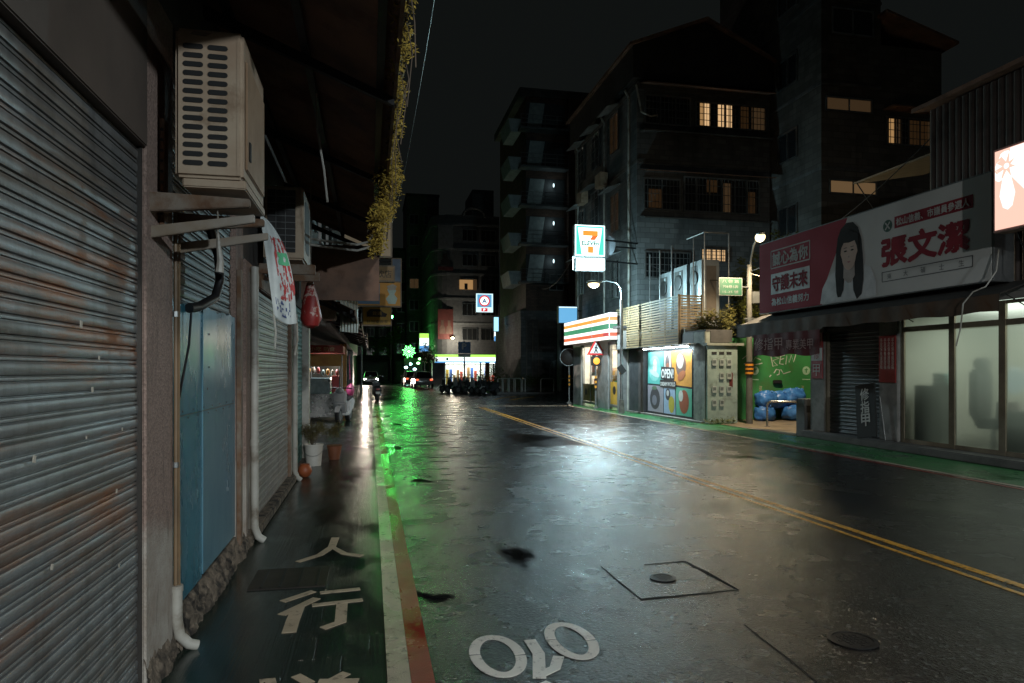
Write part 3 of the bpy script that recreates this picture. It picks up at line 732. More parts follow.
for k in range(10):
    y = 3.6 + k * .36; mb = MB(); mb.tube([(.2, y, 3.64), (.22 + rg.uniform(-.03, .04), y + .05, 3.45), (.2 + rg.uniform(-.05, .05), y + .02, 3.3 - rg.uniform(0, .2))], .004, 4); mb.build('trailing_stem', M_BARK, t)

# ---------------------------------------------------------------- bucket, pots
t = thing('bucket', 'white plastic bucket with wire handle on the left pavement', 'bucket', (-.92, 11.75, 0))
mb = MB(); mb.lathe((-.92, 11.75, .01), [(.12, 0), (.15, .33), (.162, .335), (.162, .36), (.148, .36), (.14, .30)], 24); mb.build('body', mat('dirty_white_plastic', (.60, .58, .53), .5, col2=(.48, .45, .40)), t, smooth=True)
mb = MB(); mb.tube([(-.92 + .165 * math.cos(a), 11.75 - .165 * abs(math.sin(a)) * .55 - .05, .32 - .14 * math.sin(a)) for a in [R(18 * i) for i in range(11)]], .004, 5); mb.build('handle', M_GALV, t)
t = thing('potted_shrub', 'bushy dry olive shrub growing in the white plastic bucket', 'plant', (-.92, 11.75, .3))
mb = MB()
for k in range(14):
    a = rng.uniform(0, 6.3); l = rng.uniform(.2, .4); mb.tube([(-.92, 11.75, .28), (-.92 + .5 * l * math.cos(a), 11.75 + .5 * l * math.sin(a), .36 + l)], .005, 4)
mb.build('stem', M_BARK, t)
mb = MB(); [mb.leaves((-.92 + rng.uniform(-.13, .16), 11.75 + rng.uniform(-.15, .15), .52 + rng.uniform(-.06, .14)), (.12, .12, .12), 150, .016, rng, .1) for _ in range(9)]
mb.build('foliage', mat('dry_olive_leaves', (.12, .10, .03), .6, col2=(.06, .055, .02), scale=9), t)
t = thing('potted_shrub', 'second dry shrub in a brown pot behind the white bucket', 'plant', (-.62, 12.4, 0))
mb = MB(); mb.lathe((-.62, 12.5, .01), [(.09, 0), (.13, .24), (.145, .25), (.12, .25)], 18); mb.build('pot', mat('brown_pot', (.22, .08, .04), .5), t, smooth=True)
mb = MB(); [mb.leaves((-.62 + rng.uniform(-.1, .1), 12.5 + rng.uniform(-.1, .1), .48 + rng.uniform(-.1, .14)), (.1, .1, .12), 110, .016, rng, .1) for _ in range(7)]
mb.build('foliage', _mc['dry_olive_leaves'], t)
t = thing('clay_pot', 'small round orange clay pot at the foot of the pale downpipe', 'pot', (-.95, 10.55, 0))
mb = MB(); mb.lathe((-.95, 10.55, .01), [(.05, 0), (.09, .04), (.105, .09), (.09, .15), (.065, .175), (.07, .19), (.055, .19)], 20); mb.build('body', mat('orange_clay', (.38, .10, .035), .5), t, smooth=True)

# ---------------------------------------------------------------- food stall
t = thing('food_stall', 'cluttered food stall with red roof sign and glass case on the left pavement', 'food stall', (-1.35, 22, 0))
M_STR = mat('stall_red', (.33, .05, .03), .6, col2=(.20, .04, .03))
X0, X1, Y0, Y1 = -1.95, -.86, 21.6, 23.4
mb = MB(); mb.box(X0, X1, Y0, Y1, .15, .86); cb = mb.build('counter', M_STEEL, t, bevel=.02)
for x in (X0 + .05, X1 - .05):
    for y in (Y0 + .05, Y1 - .05):
        mb = MB(); mb.tube([(x, y, 0), (x, y, 2.1)], .02, 8); mb.build('post', M_GALV, t)
mb = MB(); mb.box(X0 - .05, X1 + .05, Y0 - .05, Y1 + .05, 2.12, 2.36); mb.build('roof_sign', M_STR, t, bevel=.01)
mb = MB(); mb.box(X0, X1, Y0 - .03, Y0, 1.72, 2.08); sg = mb.build('menu_board', mat('menu_yellow', (.36, .20, .04), .6, col2=(.28, .13, .03)), t)
mb = MB(); mb.text('小吃 熱食', face_south(X0 + .15, Y0 - .034, 2.18), .13, .75); mb.v = [(x, y - .02, z) for x, y, z in mb.v]; mb.build('lettering', mat('sign_cream', (.6, .5, .3), .6), sg)
mb = MB(); mb.tube([(X0 + .35, Y0 + .1, 2.0), (X1 - .2, Y0 + .1, 2.0)], .018, 8); mb.build('tube_lamp', emit('stall_tube', (.85, .95, 1.0), 14), t)
mb = MB(); mb.box(X0 + .1, X1 - .35, Y0 + .06, Y1 - .3, .87, 1.35); mb.build('glass_case', mat('stall_glass', (.25, .32, .33), .1, col2=(.16, .22, .24), scale=7), t, bevel=.01)
for k in range(7):
    x = X0 + .12 + k * .14; z = 1.5 + rng.uniform(-.06, .1); mb = MB(); mb.blob((x, Y0 + .06, z), (.05, .05, .1), 8, 6, .1)
    mb.build('hanging_packet', mat('packet_%d' % (k % 4), [(.5, .25, .06), (.45, .40, .33), (.36, .06, .05), (.16, .22, .2)][k % 4], .5), t, smooth=True)
mb = MB(); mb.box(X1 - .3, X1 - .05, Y0 + .03, Y0 + .5, .87, 1.42); mb.build('red_canister', mat('canister_red', (.38, .04, .04), .4), t, bevel=.03)
mb = MB(); mb.blob((X1 - .12, Y0 - .06, .55), (.13, .1, .24), 10, 8, .12); mb.build('white_sack', mat('white_sack', (.6, .6, .6), .6), t, smooth=True)
lamp('AREA', (-1.4, Y0 + .25, 1.97), (.9, .96, 1), 45, t, target=(-1.4, Y0 + .1, 0), sx=.7, sy=.06)
mb = MB(); mb.blob((-.62, 22.6, .95), (.13, .13, .2), 10, 8, .1)
mb.tube([(-.62, 22.6, 1.1), (-.66, 22.6, 2.1)], .006, 5)
tag(mb.build('pink_bag', mat('magenta_plastic', (.42, .05, .16), .5), None, smooth=True), 'magenta plastic bag hung at the side of the food stall', 'bag')

# ---------------------------------------------------------------- projecting signs on the left
def board_sign(name, label, X0, X1, y, z0, z1, face, edge, wall=-1.1, group='signs projecting over the left pavement'):
    t = thing(name, label, 'sign', ((X0 + X1) / 2, y, z0), group)
    mb = MB(); mb.box(X0, X1, y, y + .16, z0, z1); mb.build('frame', edge, t, bevel=.012)
    mb = MB(); mb.box(X0 + .03, X1 - .03, y - .004, y + .01, z0 + .03, z1 - .03); f = mb.build('face', face, t)
    for z in (z0 + .15 * (z1 - z0), z0 + .85 * (z1 - z0)):
        mb = MB(); mb.tube([(wall, y + .08, z), (X0 + .02, y + .08, z)], .02, 6); mb.build('bracket', M_IRON, t)
    return t, f
M_SGB = mat('faded_tan_board', (.50, .38, .24), .6, col2=(.40, .29, .18), scale=1.5, stretch=(1, 1, .3))
M_SGY = mat('faded_yellow_board', (.62, .40, .08), .6, col2=(.5, .3, .06), scale=2)
M_INK = flat('dark_ink', (.03, .025, .02), .6)
M_EDGE = mat('weathered_frame', (.24, .19, .13), .6)
board_sign('shop_sign', 'tall blank tan signboard behind the vine', -.45, .38, 12, 3.55, 6.7, M_SGB, M_EDGE)
t, f = board_sign('shop_sign', 'small brown sign under the tall tan signboard with dark characters', -.25, .47, 13.2, 3.28, 3.60, mat('brown_board', (.36, .23, .10), .6), M_EDGE)
mb = MB(); mb.text('餐飲店', face_south(-.02, 13.196, 3.36), .15, .42); mb.build('lettering', M_INK, f)
t, f = board_sign('shop_sign', 'orange and blue sign with a white hatted cook figure', -.5, .72, 16, 3.06, 3.66, mat('orange_board', (.72, .36, .06), .6, col2=(.6, .28, .05)), M_EDGE)
mb = MB(); mb.box(-.42, .22, 15.990, 15.994, 3.12, 3.60); mb.build('blue_panel', mat('sign_blue', (.12, .22, .38), .6, col2=(.16, .26, .34)), f)
mb = MB(); mb.prism([(0, 0), (.16, .0), (.2, .13), (.13, .22), (.18, .32), (.05, .40), (-.03, .33), (.02, .22), (-.06, .12)], face_south(.42, 15.994, 3.13), .006); mb.build('cook_figure', mat('sign_mint', (.5, .66, .58), .6), f)
mb = MB(); mb.prism([(0, 0), (.14, .02), (.18, .10), (.09, .15), (-.05, .10)], face_south(.43, 15.99, 3.44), .006); mb.build('cook_hat', mat('sign_cream2', (.5, .46, .38), .6), f)
t, f = board_sign('shop_sign', 'blue and white sign edge sticking out above the cook sign', .50, .75, 16.6, 3.70, 4.30, mat('pale_blue_board', (.16, .22, .30), .6), M_EDGE)
t, f = board_sign('shop_sign', 'lowest yellow sign with a black van shape and dark lettering', -.2, .56, 18, 2.75, 3.31, M_SGY, M_EDGE)
mb = MB(); mb.prism([(0, 0), (.48, 0), (.52, .08), (.42, .12), (.33, .2), (.08, .2), (0, .12)], face_south(-.08, 17.994, 2.98), .004); mb.build('van_shape', M_INK, f)
mb = MB(); mb.text('計程車搬家', face_south(-.08, 17.994, 2.81), .09, .54); mb.build('lettering', M_INK, f)
mb = MB(); mb.text('貨運', face_south(.06, 17.988, 3.02), .10, .24); mb.build('lettering', M_SGY, f)
# unit under the awning, washed green by the street light
t = thing('air_conditioner', 'small pale air conditioner hanging under the tin awning beside translucent sheets', 'air conditioner', (-.75, 14.2, 2.6), 'outdoor air conditioners on the left wall')
mb = MB(); mb.box(-.95, -.68, 14.0, 14.7, 2.62, 3.18); mb.build('casing', M_BEIGE, t, bevel=.02)
mb = MB(); mb.lathe((0, 0, 0), [(.2, 0), (.2, .008), (.17, .012)], 20, face_street_l(-.679, 14.4, 2.9)); mb.build('fan_guard', M_IRON, t)
t = thing('plastic_sheet', 'pale corrugated plastic sheet hung beside the small air conditioner', 'sheet', (-.45, 14.9, 2.5))
mb = MB(); vs = []; fs = []
for i in range(25): x = -.62 + .36 * i / 24; d = .02 * math.sin(i * 1.57); vs += [(x, 14.9 + d + .6 * (i / 24), 2.42), (x, 14.9 + d + .6 * (i / 24), 3.12)]
for i in range(24): fs.append((2 * i, 2 * i + 2, 2 * i + 3, 2 * i + 1))
mb.raw(vs, fs).build('sheet', mat('milky_plastic', (.45, .50, .46), .35), t, smooth=True)
# ================================================================ nail salon and its neighbours on the right
M_WALLR = mat('stained_grey_plaster', (.26, .25, .23), .8, col2=(.17, .165, .155), stain=(.06, .055, .05), sscale=1.4, bump=.2, bscale=18)
M_ALU = mat('tan_aluminium', (.34, .29, .21), .42, .6, col2=(.24, .20, .15))
M_AWN = mat('dark_canvas', (.028, .022, .018), .75, col2=(.018, .015, .013), scale=3)
M_AWNV = mat('brown_canvas', (.085, .045, .022), .75, col2=(.05, .03, .018), scale=2)
s_ = thing('nail_salon', 'nail salon with frosted glass front and a dark roller shutter', 'salon', (10.5, 11, 0))
mb = MB(); mb.box(13.4, 13.6, 6, 14.75, 0, 3.05); mb.build('back_wall', mat('salon_wall', (.62, .60, .52), .7, col2=(.56, .54, .47)), s_)
mb = MB(); mb.box(10.5, 13.4, 14.55, 14.72, 0, 3.05); mb.build('side_wall', M_WALLR, s_)
mb = MB(); mb.box(10.6, 13.4, 11.95, 12.05, .15, 2.9); mb.build('partition', _mc['salon_wall'], s_)
mb = MB(); mb.box(10.6, 13.4, 6, 6.1, .15, 2.9); mb.build('side_wall', _mc['salon_wall'], s_)
mb = MB(); mb.box(10.5, 13.6, 6, 14.75, 2.92, 3.05); mb.build('ceiling_slab', M_WALLR, s_)
mb = MB(); mb.box(10.6, 13.4, 6.1, 11.95, .1, .148); mb.build('floor_slab', mat('salon_floor', (.03, .03, .03), .5), s_)
mb = MB(); mb.box(10.08, 10.6, 6, 14.7, 0, .145); mb.build('door_step', mat('step_concrete', (.12, .115, .11), .6, col2=(.07, .07, .065), bump=.3), s_, bevel=.02)
mb = MB(); mb.box(10.5, 10.62, 6, 14.55, 2.80, 2.915); mb.build('lintel', M_WALLR, s_)
for y0, y1 in ((11.84, 12.36), (14.10, 14.56)):
    mb = MB(); mb.box(10.42, 10.62, y0, y1, .146, 2.798); mb.build('pillar', M_WALLR, s_, bevel=.015)
mb = MB(); mb.box(10.45, 10.56, 14.04, 14.098, .146, 2.5); mb.build('guide_rail', M_ALU, s_)
sh = MB(); slats(sh, face_street_r(10.54, 14.04, .15), 1.67, 2.32, .085, .022, 4); so = sh.build('roller_shutter', M_SH4, s_, smooth=True)
mb = MB(); mb.box(10.44, 10.60, 12.365, 14.04, 2.47, 2.797); mb.build('shutter_box', M_DARKWALL, so)
# glass front: frames and frosted panes
def frost():
    m, t, b = _nt('frosted_glass')
    b.inputs['Base Color'].default_value = (.84, .92, .87, 1); b.inputs['Transmission Weight'].default_value = 1; b.inputs['IOR'].default_value = 1.22
    v = coords(t); t.links.new(mixf(t, noise(t, v, 3, 3), .40, .50), b.inputs['Roughness'])
    tr = t.nodes.new('ShaderNodeBsdfTranslucent'); tr.inputs['Color'].default_value = (.70, .80, .72, 1)
    mx = t.nodes.new('ShaderNodeMixShader'); mx.inputs[0].default_value = .27
    t.links.new(b.outputs[0], mx.inputs[1]); t.links.new(tr.outputs[0], mx.inputs[2])
    t.links.new(mx.outputs[0], t.nodes['Material Output'].inputs['Surface']); return m
M_FROST = frost()
ys = [11.80, 10.60, 9.58, 8.45, 7.3, 6.15]
for k in range(5):
    a, b_ = ys[k], ys[k + 1]
    mb = MB()
    mb.box(10.47, 10.53, a - .07, a, .15, 2.78); mb.box(10.47, 10.53, b_, b_ + .055, .15, 2.78)
    for z0, z1 in ((.15, .23), (2.36, 2.46), (2.72, 2.78)): mb.box(10.475, 10.525, b_ + .055, a - .07, z0, z1)
    fr = mb.build('window_frame', M_ALU, s_)
    mb = MB(); mb.raw([(10.5, a - .07, .23), (10.5, b_ + .055, .23), (10.5, b_ + .055, 2.36), (10.5, a - .07, 2.36)], [(0, 1, 2, 3)]); mb.build('pane', M_FROST, fr)
    mb = MB(); mb.raw([(10.5, a - .07, 2.46), (10.5, b_ + .055, 2.46), (10.5, b_ + .055, 2.72), (10.5, a - .07, 2.72)], [(0, 1, 2, 3)]); mb.build('transom_pane', M_FROST, fr)
mb = MB(); mb.box(11.2, 11.32, 6.9, 11.2, 2.82, 2.87); sl = mb.build('ceiling_light', emit('salon_tube', (.82, 1, .84), 1.5), s_)
lamp('AREA', (11.9, 9.3, 2.75), (.90, 1.0, .86), 48, s_, sx=2.2, sy=3.6)
t = thing('cabinet', 'dark cabinet seen through the leftmost frosted pane', 'cabinet', (11.0, 11.3, .15))
mb = MB(); mb.box(10.75, 11.15, 11.05, 11.7, .15, 1.3); cb = mb.build('body', mat('grey_cabinet', (.09, .09, .085), .6), t, bevel=.01)
mb = MB(); mb.box(10.735, 10.748, 11.08, 11.67, .2, 1.25); mb.build('door', _mc['grey_cabinet'], cb)
t = thing('towel_stack', 'pale turquoise towels piled on the dark cabinet behind frosted glass', 'towels', (10.95, 11.1, 1.3))
for k in range(3):
    mb = MB(); mb.box(10.8, 11.1, 10.92 + .03 * k, 11.3, 1.302 + .08 * k, 1.375 + .08 * k); mb.build('towel', mat('turquoise_towel', (.32, .52, .48), .9), t, bevel=.02)
t = thing('salon_chair', 'high backed dark salon chair blurred behind the second frosted pane', 'chair', (11, 10.1, .15))
M_CH = mat('dark_upholstery', (.022, .02, .022), .6)
mb = MB(); mb.box(10.75, 11.35, 9.85, 10.35, .55, .75); mb.build('seat', M_CH, t, bevel=.05)
mb = MB(); mb.box(10.72, 11.3, 10.28, 10.45, .7, 1.62); mb.build('backrest', M_CH, t, bevel=.06)
mb = MB(); mb.box(10.8, 11.2, 10.25, 10.42, 1.60, 1.82); mb.build('headrest', M_CH, t, bevel=.05)
mb = MB(); mb.box(10.7, 11.35, 9.80, 9.86, .75, 1.05); mb.build('armrest', mat('wine_upholstery', (.08, .02, .03), .6), t, bevel=.02)
mb = MB(); mb.lathe((11, 10.1, .152), [(.28, 0), (.28, .03), (.05, .06), (.05, .4)], 16); mb.build('pedestal', M_STEEL, t, smooth=True)
t = thing('magnifier_lamp', 'round glowing white lamp head beside the dark salon chair behind glass', 'lamp', (10.95, 9.85, .15))
mb = MB(); mb.blob((11.15, 9.80, 1.42), (.1, .20, .24), 16, 10); mb.build('lamp_shade', emit('soft_lamp', (.75, 1.0, .95), .16), t, smooth=True)
mb = MB(); mb.tube([(11.0, 9.9, .16), (11.0, 9.9, 1.25), (10.9, 9.87, 1.4)], .02, 8); mb.build('stand', M_STEEL, t, smooth=True)
t = thing('work_table', 'low dark work table blurred along the frosted glass front', 'table', (11, 9.2, .15))
mb = MB(); mb.box(10.75, 11.2, 8.7, 9.7, .85, .9); mb.build('table_top', M_CH, t, bevel=.01)
for x in (10.78, 11.15):
    for y in (8.74, 9.66): mb = MB(); mb.box(x, x + .03, y, y + .03, .15, .85); mb.build('leg', M_CH, t)
mb = MB(); mb.box(10.74, 10.76, 8.7, 9.7, .2, .85); mb.build('modesty_panel', M_CH, t)

# step-side objects
t = thing('salon_board', 'black board leaning by the dark shutter with vertical white characters', 'sign', (10.2, 12.5, .14))
def lean(y): return frame((10.14, y, .15), (0, -1, .16), Vector((.08, .16, 1)))
M = lean(12.62)
mb = MB(); mb.fbox(M, 0, .58, 0, 1.12, 0, .03); bd = mb.build('board', flat('sign_black', (.010, .010, .010), .75), t, bevel=.006)
mb = MB(); mb.text('修指甲', M @ Matrix.Translation((.16, .78, .031)), .25, .25, .003, .006, vertical=True); mb.build('lettering', mat('sign_chalk_white', (.6, .6, .58), .6), bd)
for x in (.06, .5):
    mb = MB(); p = M @ Vector((x, 0, 0)); q = M @ Vector((x, .95, -.0)); mb.tube([(10.38, p.y, .15), (10.375, q.y, 1.05)], .012, 6); mb.build('leg', M_STEEL, t)
t = thing('salon_notice', 'red notice panel with columns of small white characters on the pillar', 'sign', (10.41, 12.1, 1.34))
mb = MB(); mb.box(10.395, 10.418, 11.87, 12.33, 1.34, 2.31); bd = mb.build('panel', mat('notice_red', (.26, .022, .02), .5), t, bevel=.004)
mb = MB(); 
for c in range(4): mb.text('手足保養護理指', face_street_r(10.394, 12.29 - c * .105, 2.17), .085, .07, vertical=True)
mb.build('lettering', mat('notice_white', (.7, .62, .55), .6), bd)
t = thing('salon_flag', 'red and white vertical cloth sign on the grey pillar beside the yard', 'sign', (10.4, 14.3, 1.4))
mb = MB(); mb.box(10.396, 10.416, 14.14, 14.54, 1.40, 2.48); bd = mb.build('panel', mat('flag_red', (.30, .02, .025), .6), t)
mb = MB(); mb.box(10.391, 10.395, 14.14, 14.54, 1.82, 2.12); mb.build('white_band', mat('flag_white', (.5, .48, .46), .6), bd)
mb = MB(); mb.text('指', face_street_r(10.39, 14.48, 2.17), .26, .26); mb.build('lettering', _mc['flag_white'], bd)
mb = MB(); mb.text('甲', face_street_r(10.39, 14.48, 1.46), .28, .26); mb.build('lettering', _mc['flag_white'], bd)
mb = MB(); mb.text('修', face_street_r(10.388, 14.46, 1.86), .22, .22); mb.build('lettering', _mc['flag_red'], bd)

# awning of the salon
t = thing('awning', 'dark canvas awning with brown valance below the election billboard', 'awning', (10.5, 12.5, 2.8))
mb = MB(); mb.hexa([(9.75, 8.95, 2.80), (10.5, 8.95, 3.06), (10.5, 16.8, 3.06), (9.75, 16.8, 2.76), (9.75, 8.95, 2.82), (10.5, 8.95, 3.08), (10.5, 16.8, 3.08), (9.75, 16.8, 2.78)]); mb.build('canopy', M_AWN, t)
vs = []; fs = []
for i in range(49):
    y = 8.95 + 7.85 * i / 48; d = .02 * math.sin(i * 1.9); vs += [(9.735 + d, y, 2.53 + .015 * math.sin(i * .8) - (.05 if y > 13.3 else 0)), (9.742, y, 2.81)]
for i in range(48): fs.append((2 * i, 2 * i + 2, 2 * i + 3, 2 * i + 1))
MB().raw(vs, fs).build('valance', M_AWNV, t, smooth=True)
for y in (9.0, 11.5, 14.0, 16.7):
    mb = MB(); mb.tube([(9.76, y, 2.79), (10.48, y, 3.03)], .014, 6); mb.tube([(9.9, y, 2.82), (10.48, y, 2.55)], .01, 6) if y < 14.2 else None; mb.build('arm', M_IRON, t)
t = thing('awning_banner', 'dark red cloth banner with faded characters hung over the yard entrance', 'banner', (9.74, 14.6, 2))
vs = []; fs = []
for i in range(25):
    y = 15.95 - 2.65 * i / 24; d = .02 * math.sin(i * 1.3); vs += [(9.715 + d, y, 1.95 + .03 * math.sin(i * .55)), (9.715 + d * .3, y, 2.50)]
for i in range(24): fs.append((2 * i, 2 * i + 2, 2 * i + 3, 2 * i + 1))
bn = MB().raw(vs, fs).build('cloth', mat('dark_red_cloth', (.13, .016, .02), .8, col2=(.09, .012, .014)), t, smooth=True)
mb = MB(); mb.text('修指甲', face_street_r(9.685, 15.85, 2.1), .30, 1.2); mb.text('專業美甲', face_street_r(9.685, 14.5, 2.08), .24, 1.0); mb.build('lettering', mat('faded_pink', (.48, .28, .26), .8), bn)

# ---------------------------------------------------------------- election billboard
t = thing('billboard', 'large election billboard with a woman and red characters above the salon awning', 'billboard', (10.3, 12.8, 3.07))
BX, BL = 10.1, 16.3
def bm_(x, z, d=0): return face_street_r(BX - d, BL - x, z)
mb = MB(); mb.box(BX + .004, BX + .42, 9.38, 16.3, 3.07, 4.92); mb.build('frame_box', M_GALV, t, bevel=.012)
mb = MB(); mb.fbox(bm_(0, 3.09), .02, 6.88, 0, 1.80, -.003, .004); bf = mb.build('printed_sheet', mat('billboard_white', (.60, .60, .58), .85, col2=(.54, .54, .52), scale=.8), t)
mb = MB(); mb.prism([(.02, 0), (2.55, 0), (2.75, .6), (3.15, 1.3), (3.4, 1.8), (.02, 1.8)], bm_(0, 3.09, .004), .002); mb.build('red_field', M_REDP, bf)
M_BWT, M_BRT = mat('print_white', (.58, .56, .54), .85), mat('print_crimson', (.26, .008, .022), .85)
mb = MB(); mb.text('張文潔', bm_(4.42, 3.68, .005), .54, 2.02, .002, .028); mb.build('lettering', M_BRT, bf)
mb = MB(); mb.fbox(bm_(4.75, 4.38, .005), 0, 1.78, 0, .23, 0, .002); q = mb.build('title_band', M_BRT, bf)
mb = MB(); mb.text('松山信義、市議員參選人', bm_(4.80, 4.42, .009), .15, 1.66, .002, .004); mb.build('lettering', M_BWT, bf)
mb = MB(); mb.lathe((0, 0, 0), [(.12, 0), (.12, .003)], 24, bm_(4.57, 4.47, .005)); mb.build('emblem', mat('print_dark_green', (.03, .09, .06), .5), bf)
mb = MB(); mb.ribbon([(-.06, -.07), (.06, .07)], .03, bm_(4.57, 4.47, .009), .002); mb.ribbon([(-.06, .07), (.06, -.07)], .03, bm_(4.57, 4.47, .0095), .002); mb.build('emblem_mark', M_BWT, bf)
mb = MB()
for a in (((0, 0), (2.1, 0)), ((2.1, 0), (2.1, .19)), ((2.1, .19), (0, .19)), ((0, .19), (0, 0))): mb.ribbon(a, .018, bm_(4.42, 3.37, .005), .002)
mb.build('outline_box', mat('print_grey', (.10, .09, .09), .5), bf)
mb = MB()
for i, ch in enumerate('東大碩士生'): mb.text(ch, bm_(4.56 + i * .42, 3.41, .005), .11, .11)
mb.build('lettering', _mc['print_grey'], bf)
mb = MB()
for a in (((.55, 4.20), (2.12, 4.20)), ((2.12, 4.20), (2.12, 4.64)), ((2.12, 4.64), (.55, 4.64)), ((.55, 4.64), (.55, 4.20))): mb.ribbon([(a[0][0], a[0][1]), (a[1][0], a[1][1])], .03, bm_(0, 0, .008), .002)
mb.build('outline_box', M_BWT, bf)
mb = MB(); mb.text('誠心為你', bm_(.62, 4.25, .008), .33, 1.42, .002, .012); mb.build('lettering', M_BWT, bf)
mb = MB(); mb.fbox(bm_(.55, 3.53, .008), 0, 1.57, 0, .52, 0, .002); mb.build('text_panel', mat('print_pale', (.52, .48, .47), .55), bf)
mb = MB(); mb.text('守護未來', bm_(.62, 3.60, .012), .38, 1.42, .002, .012); mb.build('lettering', M_BRT, bf)
mb = MB(); mb.text('為松山信義努力', bm_(.58, 3.24, .008), .19, 1.5, .002, .006); mb.build('lettering', _mc['print_pale'], bf)
# portrait print: flat shapes layered a few millimetres apart
def pr(name, pts, d, m): mb = MB(); mb.prism(pts, bm_(0, 0, d), .0015); return mb.build(name, m, bf)
M_HAIR = mat('print_hair', (.018, .014, .013), .9); M_SKIN = mat('print_skin', (.60, .44, .36), .85, col2=(.56, .40, .33))
pr('printed_shirt', [(2.50, 3.11), (4.26, 3.11), (4.24, 3.45), (4.10, 3.72), (3.78, 3.88), (3.2, 3.88), (2.78, 3.70), (2.58, 3.45)], .008, mat('print_shirt', (.58, .56, .56), .55))
pr('printed_hair', [(3.06, 3.30), (3.02, 3.7), (3.05, 4.2), (3.10, 4.5), (3.2, 4.68), (3.38, 4.78), (3.58, 4.76), (3.74, 4.62), (3.84, 4.35), (3.89, 3.9), (3.90, 3.5), (3.84, 3.2), (3.70, 3.10), (3.60, 3.3), (3.56, 3.75), (3.32, 3.75), (3.28, 3.35), (3.2, 3.2), (3.10, 3.2)], .011, M_HAIR)
pr('printed_neck', [(3.28, 3.60), (3.42, 3.48), (3.52, 3.48), (3.64, 3.62), (3.63, 3.95), (3.30, 3.95)], .013, mat('print_skin_dim', (.36, .25, .20), .55))
fx, fz = 3.46, 4.12
pr('printed_face', [(fx + .262 * math.sin(R(a)) * (1 if math.cos(R(a)) > -.2 else .86), fz + (.33 if math.cos(R(a)) > 0 else .37) * math.cos(R(a))) for a in range(0, 360, 15)], .015, M_SKIN)
pr('printed_fringe', [(3.17, 4.02), (3.17, 4.50), (3.46, 4.62), (3.75, 4.48), (3.755, 4.02), (3.70, 4.24), (3.64, 4.36), (3.46, 4.34), (3.30, 4.36), (3.22, 4.26)], .017, M_HAIR)
for sx in (-1, 1):
    pr('printed_eye', [(fx + sx * .105 + .05 * math.cos(R(a)), 4.17 + .018 * math.sin(R(a))) for a in range(0, 360, 40)], .017, M_HAIR)
    pr('printed_eyebrow', [(fx + sx * .05, 4.232), (fx + sx * .16, 4.235), (fx + sx * .155, 4.25), (fx + sx * .06, 4.25)], .017, mat('print_brow', (.12, .08, .06), .5))
pr('printed_mouth', [(fx - .065, 3.935), (fx, 3.905), (fx + .065, 3.935), (fx, 3.945)], .017, mat('print_lip', (.40, .10, .10), .5))
pr('printed_nose', [(fx - .03, 4.02), (fx + .03, 4.02), (fx + .012, 4.06), (fx - .012, 4.06)], .017, _mc['print_skin_dim'])

# ---------------------------------------------------------------- glowing flower light box
t = thing('flower_lightbox', 'glowing white and pink light box with a flower beside the billboard', 'light box', (9.75, 8.2, 3.75))
mb = MB(); mb.box(9.62, 9.86, 7.35, 8.95, 3.75, 5.06); mb.build('frame', mat('pinkish_frame', (.5, .3, .27), .5), t, bevel=.012)
FM = face_street_r(9.615, 8.95, 3.75)
mb = MB(); mb.fbox(FM, .04, 1.56, .04, 1.27, -.004, .002); fc = mb.build('face', emit('lightbox_pink', (1.0, .58, .46), 1.0), t)
M_PET = emit('lightbox_white', (1.0, .93, .90), 1.15)
fcx, fcy = .24, 1.0
for k, (ang, ln, wd) in enumerate(((98, .24, .11), (52, .42, .13), (8, .78, .16), (-38, .85, .17), (-88, .68, .13), (-135, .26, .10), (170, .19, .09))):
    d = Matrix.Translation((fcx, fcy, .003)) @ Matrix.Rotation(R(ang), 4, 'Z')
    pts = [(.07, 0), (.18, wd * .55), (ln * .65, wd), (ln * .93, wd * .6), (ln, 0), (ln * .93, -wd * .6), (ln * .65, -wd), (.18, -wd * .55)]
    pts = [((d @ Vector((a, b_, 0))).x, (d @ Vector((a, b_, 0))).y) for a, b_ in pts]
    pts = [(min(1.55, max(.05, a)), min(1.26, max(.05, b_))) for a, b_ in pts]
    mb = MB(); mb.prism(pts, FM @ Matrix.Translation((0, 0, .003)), .002 + .0006 * k); mb.build('petal', M_PET, fc)
mb = MB(); mb.lathe((0, 0, 0), [(.045, 0), (.045, .002)], 12, FM @ Matrix.Translation((fcx, fcy, .004))); mb.build('flower_centre', M_PET, fc)
for z in (4.0, 4.8): mb = MB(); mb.tube([(9.86, 8.3, z), (10.98, 8.3, z)], .025, 8); mb.build('bracket', M_IRON, t)
# cables looping at the billboard corner
mb = MB(); mb.tube([(10.0, 9.2, 3.55), (9.9, 9.15, 3.2), (9.75, 9.2, 2.95), (9.66, 9.35, 2.88), (9.62, 9.5, 2.7), (9.62, 9.55, 2.3), (9.63, 9.65, 2.0)], .012, 6)
tag(mb.build('white_cable', M_PVC, None, smooth=True), 'white cable looping down from the billboard corner over the awning', 'cable')
mb = MB(); mb.tube([(10.1, 9.1, 4.2), (10.0, 8.8, 3.6), (9.9, 8.6, 3.3), (9.85, 8.3, 3.2)], .012, 6)
tag(mb.build('dark_cable', M_CABLE, None, smooth=True), 'dark cable drooping from the billboard edge below the flower light box', 'cable')

